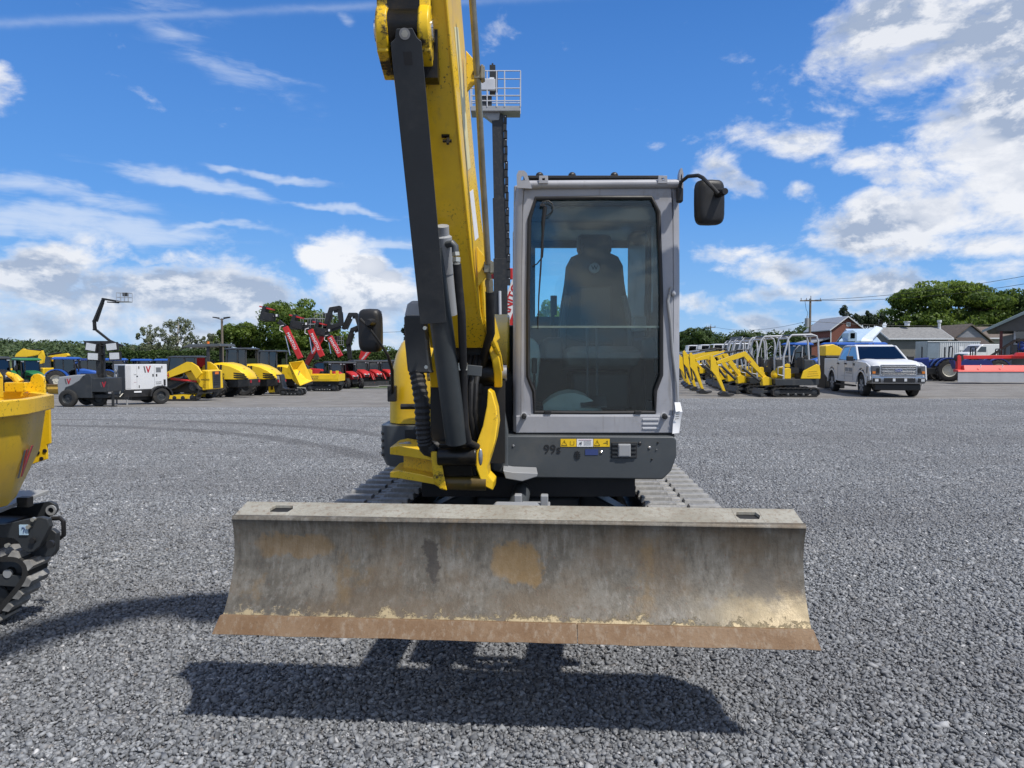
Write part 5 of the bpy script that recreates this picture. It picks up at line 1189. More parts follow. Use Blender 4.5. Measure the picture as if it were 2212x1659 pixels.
mass('treeline', (1450, 1830), 140, ([1450, 1560, 1640, 1700, 1760, 1830], [4.6, 4.8, 5.6, 5.8, 7.2, 7.6]), 24000, .5, L_dark, 'dark distant treeline behind the mini excavators', seed=31, lob=150, lr=1.5)
# wooded ridge far at the left
mb = MB(); hv = []; NXH = 40
for j, (y, f) in enumerate(((210, 0), (250, .55), (320, 1), (420, 1.0), (560, .0))):
    for i in range(NXH+1):
        u = -700+i*38; hh = np.interp(u, [-700, 0, 300, 520, 820], [9, 7.0, 4.2, 1.5, 0]); hv.append((GX(u, y), y, -1.6+hh*f*(y/250)))
mb.v = hv; mb.f = [(j*(NXH+1)+i, j*(NXH+1)+i+1, (j+1)*(NXH+1)+i+1, (j+1)*(NXH+1)+i) for j in range(4) for i in range(NXH)]
mb.build('hill', M_ground, kind='structure')
def far_forest():
    r = np.random.default_rng(41); lob = 1500; n = 60000
    cu = r.uniform(-650, 700, lob); cy = r.uniform(215, 330, lob); f = np.clip((cy-210)/110, 0, 1)
    hh = np.interp(cu, [-700, 0, 300, 520, 820], [9, 7.0, 4.2, 1.5, 0]); gz = -1.6+hh*f*(cy/250)*.8
    sz = r.uniform(1.8, 3.6, lob); per = r.integers(0, lob, n); d = r.normal(0, 1, (n, 3)); d /= np.linalg.norm(d, axis=1)[:, None]; d[:, 2] = np.abs(d[:, 2])*1.2-.3
    X = GX(cu[per], cy[per])+d[:, 0]*sz[per]; Yy = cy[per]+d[:, 1]*sz[per]; Z = gz[per]+d[:, 2]*sz[per]*1.0+1.2
    nr = d+r.normal(0, .4, (n, 3)); nr /= np.linalg.norm(nr, axis=1)[:, None]
    o = leaf_mesh(np.stack([X, Yy, Z], 1), nr, 1.1, np.clip(.45+r.normal(0, .2, lob)[per]+r.normal(0, .14, n), 0, 1), 'forest', L_hill, None, 'stuff'); tag(o, 'green wooded ridge along the left horizon', 'forest')
far_forest()
def hedge():
    r = np.random.default_rng(51); n = 26000; L = GX(930, 86)-GX(240, 86)
    t = r.uniform(0, 1, n); y = 86+r.uniform(-.8, .8, n); x = GX(240, 86)+t*L; side = r.uniform(0, 1, n)
    z = np.where(side < .35, 3.55+r.normal(0, .08, n)+.10*np.sin(x*1.3), r.uniform(0, 3.6, n)); y = np.where(side < .35, y, 86-.8+r.normal(0, .1, n))
    nr = np.stack([r.normal(0, .5, n), np.where(side < .35, 0, -1)+r.normal(0, .4, n), np.where(side < .35, 1, .2)+r.normal(0, .4, n)], 1); nr /= np.linalg.norm(nr, axis=1)[:, None]
    gz = np.array([ground_z(a, 86) for a in x]); pts = np.stack([x, y, z+gz], 1)
    H = thing('hedge', (GX(585, 86), 86, ground_z(GX(585, 86), 86)), 'long clipped green hedge behind the red machines and the rollers', 'hedge', world=True)
    leaf_mesh(pts, nr, .26, np.clip(.55+.2*np.sin(x*.7)+r.normal(0, .2, n), 0, 1), 'foliage', L_hedge, H)
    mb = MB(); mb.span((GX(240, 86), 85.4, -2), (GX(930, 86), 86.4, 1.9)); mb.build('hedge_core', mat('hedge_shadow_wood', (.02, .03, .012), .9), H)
hedge()
def tuft():
    r = np.random.default_rng(61); n = 5000; x = GX(2260, 60)+r.uniform(-9, 14, n); y = 62+r.uniform(-6, 8, n)
    p = np.stack([x, y, r.uniform(0, .14, n)+.1], 1); nr = np.stack([r.normal(0, 1, n), r.normal(-.5, .6, n), r.uniform(0, .5, n)], 1); nr /= np.linalg.norm(nr, axis=1)[:, None]
    o = leaf_mesh(p, nr, .25, np.clip(r.normal(.7, .2, n), 0, 1), 'grass', L_hedge, None, 'stuff'); tag(o, 'strip of green grass beyond the red mower', 'grass')
tuft()
# ------------------------------------------------------------------ buildings, poles, wires
def house(name, label, u0, u1, Y, depth, z0, eave, ridge, wall, roofm, axis='x', overhang=.4, trim=M_white, wins=(), door=None, extras=None):
    """front wall from sight line u0 to u1 at distance Y; ridge along x (side to the street) or y (gable to the street)"""
    x0, x1 = GX(u0, Y), GX(u1, Y); H = thing(name, ((x0+x1)/2, Y, z0), label, 'house'); w = x1-x0; d = depth
    e, r = eave-z0, ridge-z0; X0, X1 = -w/2, w/2
    mb = MB()
    if axis == 'x': mb.prism([(0, -.5), (d, -.5), (d, e), (d/2, r-.05), (0, e)], X0, X1, 'x')
    else: mb.prism([(X0, -.5), (X1, -.5), (X1, e), (0, r-.05), (X0, e)], 0, d, 'y')
    mb.build('wall', wall, H, smooth=False)
    t = .14; mb = MB(); k = overhang
    if axis == 'x':
        sl = (r-e)/(d/2); mb.prism([(-k, e-k*sl), (d/2, r), (d+k, e-k*sl), (d+k, e-k*sl+t), (d/2, r+t), (-k, e-k*sl+t)], X0-k, X1+k, 'x')
    else:
        sl = (r-e)/(w/2); mb.prism([(X0-k, e-k*sl), (0, r), (X1+k, e-k*sl), (X1+k, e-k*sl+t), (0, r+t), (X0-k, e-k*sl+t)], -k, d+k, 'y')
    rf = mb.build('roof', roofm, H, smooth=False)
    mb = MB()
    if axis == 'x':
        mb.box((0, -k-.02, e-k*sl+t*.45), (w+2*k, .04, .18))
        for s in (-1, 1): mb.prism([(-k, e-k*sl-.06), (d/2, r-.06), (d/2, r+t), (-k, e-k*sl+t)], s*(w/2+k)-.02+s*.02, s*(w/2+k)+.02+s*.02, 'x')
    else: mb.prism([(X0-k, e-k*sl-.05), (0, r-.05), (X1+k, e-k*sl-.05), (X1+k, e-k*sl+t), (0, r+t), (X0-k, e-k*sl+t)], -k-.04, -k-.001, 'y')
    mb.build('fascia', trim, H, smooth=False)
    for wx_, wz, ww, wh in wins:
        mb = MB(); mb.ring([(wx_-ww/2, wz-wh/2), (wx_+ww/2, wz-wh/2), (wx_+ww/2, wz+wh/2), (wx_-ww/2, wz+wh/2)], [(wx_-ww/2+.1, wz-wh/2+.1), (wx_+ww/2-.1, wz-wh/2+.1), (wx_+ww/2-.1, wz+wh/2-.1), (wx_-ww/2+.1, wz+wh/2-.1)], -.05, .02); f = mb.build('window', trim, H, smooth=False)
        mb = MB(); mb.box((wx_, -.015, wz), (ww-.2, .02, wh-.2)); mb.build('pane', M_glassd, f, smooth=False)
        mb = MB(); mb.box((wx_, -.035, wz), (ww-.2, .015, .05)); mb.build('sash_bar', trim, f, smooth=False)
    return H, w, d, e, r
# red brick house with grey metal roof, gable towards the yard
H, w, d, e, r = house('brick_house', 'red brick gabled house with grey metal roof and white window behind the utility pole', 1794, 1862, 106, 9, .95, 5.5, 7.3, M_brick, M_grey, 'y', .35, wins=((1.1, 2.6, .9, 1.5), (.2, 5.25, .6, .6)))
mb = MB(); mb.prism([(0, 3.1), (-3.2, 2.3), (-3.2, 2.45), (0, 3.3)], .3, 7, 'y'); mb.v = [(x-w/2, y, z) for x, y, z in mb.v]; mb.build('side_roof', M_grey, H, smooth=False)
mb = MB(); mb.span((-w/2-2.9, .6, 0), (-w/2-.01, 6.5, 2.4)); mb.build('side_wall', M_brick, H, smooth=False)
mb = MB(); mb.span((-w/2-.12, -.10, .3), (-w/2, 0, 4.2)); mb.build('downpipe', M_white, H, smooth=False)
# white and pale blue tin roofed house
H, w, d, e, r = house('tin_roofed_house', 'low house with bright white and pale blue tin roof right of the brick house', 1856, 1890, 85, 5, .7, 3.2, 4.7, M_sidegrey, M_tinb, 'x', .5)
def slab(pts, th=.18):
    m_ = MB(); v_ = [P(*p)-H.location for p in pts]; k_ = len(v_); m_.add(v_+[q-Vector((0, 0, th)) for q in v_], [tuple(range(k_)), tuple(range(k_, 2*k_))[::-1]]+[(i, (i+1) % k_, k_+(i+1) % k_, k_+i) for i in range(k_)]); return m_
slab([(1860, 736, 83.0), (1864, 729, 83.4), (1893, 704, 86), (1907, 708, 86), (1885, 731, 83.5), (1886, 736, 83.0)]).build('white_roof_slope', M_tin, H, smooth=False)
slab([(1810, 739, 84), (1812, 736, 84), (1838, 714, 86.5), (1868, 714, 86.5), (1868, 736, 84)]).build('porch_roof', M_tinb, H, smooth=False)
c_ = P(1842, 724, 83.6)-H.location; mb = MB(); mb.prism([(c_.x-.5, c_.z-.7), (c_.x+.5, c_.z-.7), (c_.x+.5, c_.z+.25), (c_.x, c_.z+.6), (c_.x-.5, c_.z+.25)], c_.y, c_.y+1.6, 'y'); dm = mb.build('dormer', M_tinb, H, smooth=False)
mb = MB(); mb.box((c_.x, c_.y-.02, c_.z-.05), (.5, .04, .6)); mb.build('dormer_window', M_glassd, dm, smooth=False)
# long grey building
H, w, d, e, r = house('grey_building', 'long low grey building with grey shingle roof and roof vents', 1922, 2046, 88, 5.5, .85, 3.75, 5.0, M_sidegrey, M_shg, 'x', .45)
for x, z, hh in ((-.2, 4.75, .28), (3.9, 4.3, .9)):
    mb = MB(); mb.cyl((x, 2.4, z-.3), (x, 2.4, z+hh*.6), .17 if hh > .5 else .3, n=12); mb.cyl((x, 2.4, z+hh*.65), (x, 2.4, z+hh), .26 if hh > .5 else .42, n=12); mb.build('roof_vent', M_white, H)
# brown roofed building with a gabled wing and an awning
H, w, d, e, r = house('beige_building', 'low beige building with brown shingle roof behind the white van', 2088, 2215, 94, 9, .9, 3.9, 5.4, M_sidebeige, M_shb, 'x', .45)
mb = MB(); mb.prism([(-w/2-3.2, 0), (-w/2+1.6, 0), (-w/2+1.6, 2.6), (-w/2-.8, 4.5), (-w/2-3.2, 2.6)], -1.8, 4.2, 'y'); wg = mb.build('gabled_wing', M_greygable, H, smooth=False)
mb = MB(); mb.prism([(-w/2-3.7, 2.3), (-w/2-.8, 4.6), (-w/2+2.1, 2.3), (-w/2+2.1, 2.45), (-w/2-.8, 4.78), (-w/2-3.7, 2.45)], -2.1, 4.2, 'y'); mb.build('wing_roof', M_shb, wg, smooth=False)
mb = MB(); mb.prism([(-4.0, 1.9), (-1.85, 2.9), (-1.85, 3.0), (-4.0, 2.05)], -w/2-3.0, -w/2+.6, 'x'); mb.build('awning', mat('brown_awning', (.055, .042, .035), .8), wg, smooth=False)
# dark gabled house at the right edge with its stair
def edge_house():
    Y = 58; x0 = GX(2185, Y)-5; H = thing('dark_gabled_house', (x0+5, Y, .1), 'dark grey house with green-grey gable roof and white window at the right edge', 'house', None, rad(-30)); ox = 0
    g = lambda u, v: ((P(u, v, Y).x-(x0+5))*1.05, P(u, v, Y).z-.1)
    mb = MB(); mb.prism([(ox, .75), (ox+12, .75), (ox+12, 3.2), (ox, 3.2)], 0, 9, 'y'); mb.build('wall', M_sidegrey, H, smooth=False)
    mb = MB(); mb.span((ox+.05, .04, -.5), (ox+12, 9, .75)); mb.build('foundation', M_bluewall, H, smooth=False)
    a, b = g(2156, 708), g(2240, 662); sl = (b[1]-a[1])/(b[0]-a[0]); top = (a[0]+6.8, a[1]+6.8*sl); end = (a[0]+13.6, a[1])
    mb = MB(); mb.prism([a, (a[0]+.2, a[1]-.28), (end[0]-.2, a[1]-.28), end, top], -.9, 8.5, 'y'); mb.build('gable', M_sidedark, H, smooth=False)
    mb = MB(); mb.prism([(a[0]-.3, a[1]-.12), top, (end[0]+.3, a[1]-.12), (end[0]+.3, a[1]+.10), (top[0], top[1]+.26), (a[0]-.3, a[1]+.10)], -1.3, 9, 'y'); mb.build('roof', mat('green_grey_metal_roof', (.19, .24, .235), .45, .2), H, smooth=False)
    c = g(2213, 727); mb = MB(); ww, wh = .95, 1.35; mb.ring([(c[0]-ww, c[1]-wh/2), (c[0]+ww, c[1]-wh/2), (c[0]+ww, c[1]+wh/2), (c[0]-ww, c[1]+wh/2)], [(c[0]-ww+.13, c[1]-wh/2+.13), (c[0]+ww-.13, c[1]-wh/2+.13), (c[0]+ww-.13, c[1]+wh/2-.13), (c[0]-ww+.13, c[1]+wh/2-.13)], -.06, .02); f = mb.build('window', M_white, H, smooth=False)
    mb = MB(); mb.box((c[0], -.01, c[1]), (2*ww-.26, .02, wh-.26)); mb.build('pane', M_glassd, f, smooth=False)
    p = g(2167, 712); mb = MB(); mb.span((p[0]-.1, -.7, .0), (p[0]+.1, -.5, p[1]+.1)); mb.build('porch_post', mat('red_brown_post', (.12, .03, .025), .6), H, smooth=False)
    wood = mat('dark_stair_wood', (.05, .035, .028), .8)
    for k in range(9):
        x = g(2140, 760)[0]+k*.22; mb = MB(); mb.box((x, -1.2, .15+k*.165), (.26, 1.1, .05)); mb.build('stair_tread', wood, H, smooth=False)
    for dy in (-1.8, -.6):
        x = g(2140, 760)[0]
        mb = MB(); mb.prism([(x-.2, 0), (x+.1, 0), (x+2.1, 1.45), (x+2.1, 1.7), (x+1.8, 1.7)], dy-.04, dy+.04, 'y'); mb.build('stair_stringer', wood, H, smooth=False)
        mb = MB(); mb.prism([(x-.2, .95), (x-.2, 1.1), (x+1.9, 2.75), (x+3, 2.75), (x+3, 2.6), (x+1.95, 2.6)], dy-.05, dy+.05, 'y')
        for k in range(7): mb.box((x-.1+k*.45, dy, .55+min(k, 4.6)*.38), (.07, .06, 1.1))
        mb.build('stair_railing', wood, H, smooth=False)
    mb = MB(); mb.span((g(2140, 760)[0]+1.9, -1.9, 1.45), (ox+1.2, -.01, 1.6)); mb.build('porch_deck', wood, H, smooth=False)
    q = Vector((g(2177, 738)[0]+x0+5, Y-1.6, 1.7)); CH = thing('stacked_deck_clutter', q, 'dark blue covered chair on the porch beside the red brown post', 'chair')
    mb = MB(); mb.ell((0, 0, .62), (.28, .3, .35), 10, 8); mb.build('chair_back', M_navy, CH); mb = MB(); mb.ell((.05, -.1, .35), (.34, .36, .2), 10, 6); mb.build('seat', M_navy, CH)
    CH.name = 'porch_chair'
edge_house()
# little grey gable between the trees
house('distant_house', 'tiny grey gabled house above the cabbed mini excavators', 1592, 1612, 118, 6, .95, 3.0, 4.6, M_sidegrey, M_shg, 'y', .2, wins=())

def container():
    Y = 82; x0, x1 = GX(2002, Y), GX(2116, Y); K = thing('shipping_container', ((x0+x1)/2, Y, .66), 'pale grey corrugated shipping container behind the blue tractors', 'container'); w = x1-x0
    body = M_lgrey; n = 30; mb = MB(); pts = []
    xs = -w/2+1.4
    mb.span((-w/2, .05, 0), (w/2, 2.4, 2.55)); mb.build('container_box', body, K, smooth=False)
    for k in range(19):
        x = -w/2+1.45+k*(w-1.55)/19; mb = MB(); mb.prism([(x, .05), (x+.05, -.02), (x+.18, -.02), (x+.23, .05)], .12, 2.44, 'z'); mb.build('rib', M_white if k % 1 == 0 else body, K, smooth=False)
    mb = MB(); mb.box((0, -.01, 2.5), (w, .1, .10)); mb.box((0, -.01, .06), (w, .1, .12)); mb.build('rail', M_white, K, smooth=False)
    mb = MB(); mb.span((-w/2+.02, -.01, .12), (-w/2+1.35, .049, 2.44)); mb.build('end_panel', M_bluewall, K, smooth=False)
    mb = MB(); mb.span((w*.10, -.035, 1.5), (w*.10+.45, -.021, 1.95)); mb.build('container_placard', M_whitep, K, smooth=False)
container()

def util_pole(u, Y, vtop, label, arm=2.4, trans=True, sc=1.0):
    o = at(u, Y); top = P(u, vtop, Y).z-o.z; T = thing('utility_pole', o, label, 'utility pole')
    mb = MB(); mb.cyl((0, 0, -.5), (0, 0, top), .16*sc, .11*sc, 10); mb.build('pole', M_wood, T)
    mb = MB(); mb.box((0, -.12, top-.25), (arm, .10, .13)); mb.build('crossarm', M_wood, T)
    for x in (-arm*.45, -arm*.2, 0, arm*.45):
        mb = MB(); mb.cyl((x, -.12, top-.18), (x, -.12, top+.06 if x else top+.3), .05, n=8); mb.build('insulator', M_grey, T)
    if trans:
        mb = MB(); mb.cyl((-.34, 0, top-3.2), (-.34, 0, top-2.2), .24, n=14); mb.cyl((-.34, 0, top-2.2), (-.34, 0, top-1.95), .05, n=8); mb.build('transformer', M_grey, T)
        mb = MB(); mb.tube([(-.6, 0, top-.3), (-.5, -.1, top-1.2), (-.3, -.1, top-1.6), (-.34, 0, top-2)], .02, 6); mb.build('drop_wire', M_black, T)
    return o, top
util_pole(1748, 80, 645, 'tall utility pole with crossarm and transformer left of the brick house')
util_pole(1534, 128, 704, 'distant small utility pole right of the excavator cab', arm=1.7, trans=False)
def wire(pts, label, r=.022):
    sm = []
    for (a, b, sag) in pts:
        A, B = P(*a), P(*b)
        for k in range(13): t = k/12; q = A.lerp(B, t); q.z -= sag*4*t*(1-t); sm.append(q)
    mb = MB(); mb.tube(sm, r, 5); o = mb.build('power_line', M_black, None); tag(o, label, 'power line', 'power lines on the right')
wire([((1760, 648, 80), (2290, 582, 66), .5)], 'upper power line from the tall pole to the right edge')
wire([((1738, 648, 80), (2290, 600, 64), .7)], 'second power line from the tall pole to the right edge')
wire([((1750, 694, 80), (2290, 692, 84), .6)], 'lower cable crossing in front of the huge tree')
wire([((1543, 706, 128), (1744, 694, 80), .8)], 'cable between the distant pole and the tall pole', .02)
wire([((826, 718, 90), (880, 716, 95), .0)], 'short dark cable right of the left door mirror')
wire([((595, 706, 90), (484, 702, 80), .1)], 'cable from the lamp pole into the trees', .02)
def lamp_pole(u, Y, vtop, label):
    o = at(u, Y); top = P(u, vtop, Y).z-o.z; T = thing('lamp_pole', o, label, 'lamp pole')
    mb = MB(); mb.cyl((0, 0, -.5), (0, 0, top), .17, .12, 10); mb.build('pole', M_wood, T)
    for s in (-1, 1):
        mb = MB(); mb.tube([(0, 0, top-.15), (s*.35, -.1, top-.02)], .05, 6); mb.hexa([(s*.30, -.3, top-.05), (s*.95, -.3, top+.08), (s*.95, .1, top+.08), (s*.30, .1, top-.05), (s*.30, -.3, top+.12), (s*.95, -.3, top+.20), (s*.95, .1, top+.20), (s*.30, .1, top+.12)]); mb.build('lamp_head', M_black, T)
lamp_pole(481, 82, 688, 'wooden pole carrying two flood lamps in front of the trees')
# ------------------------------------------------------------------ machine builders (local frame: x forward, y left, z up)
def wheel(T, x, y, r, w, rimm, lugs=0, z=None, rr=.56, out=1, name='wheel'):
    z = r if z is None else z; mb = MB()
    mb.lathe([(r*rr, -w*.42), (r*.86, -w*.5), (r*.97, -w*.40), (r, -w*.2), (r, w*.2), (r*.97, w*.40), (r*.86, w*.5), (r*rr, w*.42)], (x, y, z), 'y', 26)
    if lugs:
        for k in range(lugs):
            for s in (-1, 1):
                a = 2*math.pi*(k+(.25 if s > 0 else -.25))/lugs; c, q = math.cos(a), math.sin(a); c2, q2 = math.cos(a+.10*s+.12), math.sin(a+.10*s+.12)
                y0, y1 = y+s*w*.05, y+s*w*.5; ro = r*1.045; da = .045
                p = []
                for R_ in (r*.97, ro):
                    for (aa, yy) in ((a-da, y0), (a+da, y0), (a+.2+da, y1), (a+.2-da, y1)): p.append((x+R_*math.cos(aa), yy, z+R_*math.sin(aa)))
                mb.hexa(p)
    o = mb.build(name, M_tyre, T, ang=40)
    mb = MB(); t = out; mb.lathe([(0, t*w*.10), (r*.16, t*w*.12), (r*.2, t*w*.05), (r*rr*.85, t*w*.02), (r*rr*.95, t*w*.36), (r*rr*1.02, t*w*.42), (r*rr*1.02, -t*w*.40), (0, -t*w*.40)], (x, y, z), 'y', 22); mb.build('rim', rimm, o)
    return o
def quadwin(mb, pts, th=.02):
    v = [Vector(p) for p in pts]; n = (v[1]-v[0]).cross(v[2]-v[0]).normalized()*th; k = len(v)
    mb.add(v+[p+n for p in v], [tuple(range(k))[::-1], tuple(range(k, 2*k))]+[(i, (i+1) % k, k+(i+1) % k, k+i) for i in range(k)])
def cab_box(T, x0, x1, w, z0, z1, frame, roofm, slope=.12, roof_over=.1, r=.045, roof_h=.12, glass=None, mid=True):
    """post-and-glass cab; windscreen at x1 leans back by slope"""
    h = w/2
    for s in (-1, 1):
        mb = MB(); mb.tube([(x1, s*h, z0), (x1-slope*.3, s*h, (z0+z1)/2), (x1-slope, s*h*.96, z1)], r, 6); mb.tube([(x0, s*h, z0), (x0, s*h*.96, z1)], r, 6)
        if mid: mb.tube([(x0+(x1-x0)*.42, s*h, z0), (x0+(x1-x0)*.40, s*h*.96, z1)], r*.8, 6)
        mb.tube([(x0, s*h, z0), (x1, s*h, z0)], r, 6); mb.build('cab_post', frame, T)
        mb = MB(); quadwin(mb, [(x0, s*(h-.01), z0), (x1, s*(h-.01), z0), (x1-slope, s*(h-.01)*.96, z1), (x0, s*(h-.01)*.96, z1)], .01); mb.build('side_window', glass or M_glassf, T, smooth=False)
    mb = MB(); quadwin(mb, [(x1, -h, z0), (x1, h, z0), (x1-slope, h*.96, z1), (x1-slope, -h*.96, z1)], .01); mb.build('windscreen', glass or M_glassf, T, smooth=False)
    mb = MB(); quadwin(mb, [(x0, -h, z0), (x0, h, z0), (x0, h*.96, z1), (x0, -h*.96, z1)], .01); mb.build('rear_window', glass or M_glassf, T, smooth=False)
    o = roof_over; mb = MB(); a, b, c = x0-o, x1-slope+o*1.4, h+o*.6
    mb.loft([[(a, -c, z1), (b, -c, z1), (b, c, z1), (a, c, z1)], [(a, -c, z1+roof_h*.55), (b, -c, z1+roof_h*.45), (b, c, z1+roof_h*.45), (a, c, z1+roof_h*.55)], [(a+.15, -c+.12, z1+roof_h), (b-.2, -c+.12, z1+roof_h*.95), (b-.2, c-.12, z1+roof_h*.95), (a+.15, c-.12, z1+roof_h)]]); mb.build('roof', roofm, T, bevel=.02)
    mb = MB(); mb.box(((x0+x1)/2-.1, 0, z0+.15), (.45, .5, .3)); mb.box(((x0+x1)/2-.32, 0, z0+.55), (.12, .5, .7)); mb.build('seat', M_seat, T, bevel=.04)
def track_unit(T, xc, yc, L, H, w, lug=True, framem=None):
    r = H/2; N = 36; sm = []
    tot = 2*(L-H)+math.pi*H
    mb = MB(); secs = []; M_ = 44
    for k in range(M_):
        s = tot*k/M_; a = L-H
        if s < a: p, nv = (-(L-H)/2+s, H), (0, 1)
        elif s < a+math.pi*r: t = (s-a)/r; p = ((L-H)/2+r*math.sin(t), r+r*math.cos(t)); nv = (math.sin(t), math.cos(t))
        elif s < 2*a+math.pi*r: p, nv = ((L-H)/2-(s-a-math.pi*r), 0), (0, -1)
        else: t = (s-2*a-math.pi*r)/r; p = (-(L-H)/2-r*math.sin(t), r-r*math.cos(t)); nv = (-math.sin(t), -math.cos(t))
        g = .0 if (k % 2 == 0 or not lug) else -.022
        p = (p[0]+nv[0]*g, p[1]+nv[1]*g); q = (p[0]-nv[0]*.045, p[1]-nv[1]*.045)
        secs.append([(xc+p[0], yc-w/2, p[1]), (xc+p[0], yc+w/2, p[1]), (xc+q[0], yc+w/2, q[1]), (xc+q[0], yc-w/2, q[1])])
    secs.append(secs[0]); mb.loft(secs, caps=False); tr = mb.build('track', M_rubber, T, ang=20)
    mb = MB(); mb.box((xc, yc, r), (L-H*.9, w*.5, H*.42)); mb.build('track_frame', framem or M_blackm, tr, bevel=.01)
    for x, q in ((-(L-H)/2, r*.72), ((L-H)/2, r*.72), (-L*.16, H*.16), (0, H*.16), (L*.16, H*.16)):
        mb = MB(); z = r if q > H*.2 else H*.22; mb.lathe([(0, -w*.35), (q*.5, -w*.35), (q, -w*.25), (q, w*.25), (q*.5, w*.35), (0, w*.35)], (xc+x, yc, z), 'y', 14); mb.build('track_wheel', M_char, tr)
    return tr

def tractor(u, Y, head, label, body, roofm, rimm, scale=1.0, cab=True, loader=False, group=None, cat='tractor', name='tractor', fend=None):
    T = thing(name, at(u, Y), label, cat, group, rad(head)); T.scale = (scale,)*3
    for s in (-1, 1):
        wheel(T, -.95, s*.82, .80, .46, rimm, 18, out=s); wheel(T, 1.45, s*.80, .52, .34, rimm, 14, out=s)
        mb = MB(); pts = [(-.95+.92*math.cos(rad(a)), .80+.92*math.sin(rad(a))) for a in range(20, 166, 12)]; inn = [(-.95+.84*math.cos(rad(a)), .80+.84*math.sin(rad(a))) for a in range(20, 166, 12)]
        mb.prism(pts+inn[::-1], s*.60, s*1.02, 'y'); mb.build('fender', fend or body, T)
    mb = MB(); secs = []
    for x, zt, zb, w in ((.25, 1.72, 1.0, .42), (1.0, 1.66, .95, .42), (1.7, 1.52, .92, .38), (2.1, 1.34, .95, .32), (2.2, 1.15, 1.0, .28)):
        secs.append([(x, -w, zb), (x, w, zb), (x, w, zt-.10), (x, w*.75, zt), (x, -w*.75, zt), (x, -w, zt-.10)])
    mb.loft(secs); hd = mb.build('hood', body, T, ang=40)
    mb = MB(); mb.box((2.17, 0, 1.12), (.10, .46, .20)); mb.build('grille', M_black, hd)
    for s in (-1, 1):
        mb = MB(); mb.box((2.12, s*.2, 1.28), (.10, .16, .10)); mb.build('headlight', M_lens, hd)
        mb = MB(); mb.box((1.1, s*.425, 1.25), (.9, .012, .16)); mb.build('side_vent', M_black, hd)
    mb = MB(); mb.box((.5, 0, .72), (3.0, .5, .45)); mb.box((1.45, 0, .55), (.25, 1.4, .16)); mb.box((-.95, 0, .8), (.35, 1.4, .3)); mb.build('chassis', M_blackm, T, bevel=.02)
    mb = MB(); mb.cyl((.55, -.46, 1.6), (.55, -.46, 2.5), .045, n=8); mb.build('exhaust', M_black, T)
    if cab:
        cab_box(T, -1.15, .42, 1.30, 1.15, 2.48, M_black, roofm, .18, .16, .05, .20)
        mb = MB(); mb.box((-.4, 0, 1.05), (1.6, 1.2, .35)); mb.build('cab_base', M_black, T)
        for s in (-1, 1): mb = MB(); mb.box((.35, s*.55, 2.42), (.10, .18, .10)); mb.build('work_light', M_lens, T)
        mb = MB(); mb.tube([(.25, -.68, 2.2), (.35, -.92, 2.2), (.35, -.98, 2.05)], .015, 5); mb.box((.36, -.98, 1.95), (.04, .18, .32)); mb.build('mirror', M_black, T)
    else:
        mb = MB(); mb.tube([(-1.15, -.5, 1.0), (-1.2, -.5, 2.4), (-1.2, -.42, 2.5), (-1.2, .42, 2.5), (-1.2, .5, 2.4), (-1.15, .5, 1.0)], .045, 6); mb.build('roll_bar', M_black, T)
        mb = MB(); mb.box((-.55, 0, 1.25), (.5, .5, .14)); mb.box((-.82, 0, 1.5), (.12, .46, .45)); mb.build('seat', M_seat, T, bevel=.04)
        mb = MB(); mb.tube([(.15, 0, 1.2), (-.1, 0, 1.62)], .03, 6); mb.lathe([(.18, 0), (.2, .02), (.18, .04)], (-.1, 0, 1.62), 'z', 16); mb.build('steering_wheel', M_black, T)
    if loader:
        for s in (-1, 1):
            mb = MB(); mb.prism([(.5, 1.35), (.75, 1.55), (1.9, 1.3), (2.75, .45), (2.6, .3), (1.75, 1.1), (.7, 1.35)], s*.58-.04, s*.58+.04, 'y'); mb.build('loader_arm', body, T)
            mb = MB(); mb.cyl((.6, s*.52, .8), (1.6, s*.52, 1.15), .04, n=8); mb.build('loader_cylinder', M_chrome, T)
        mb = MB(); mb.prism([(2.65, .08), (3.2, .05), (3.15, .12), (2.78, .2), (2.72, .6), (2.85, .75), (2.65, .72), (2.6, .3)], -.85, .85, 'y'); mb.build('bucket', M_blackm, T)
    return T

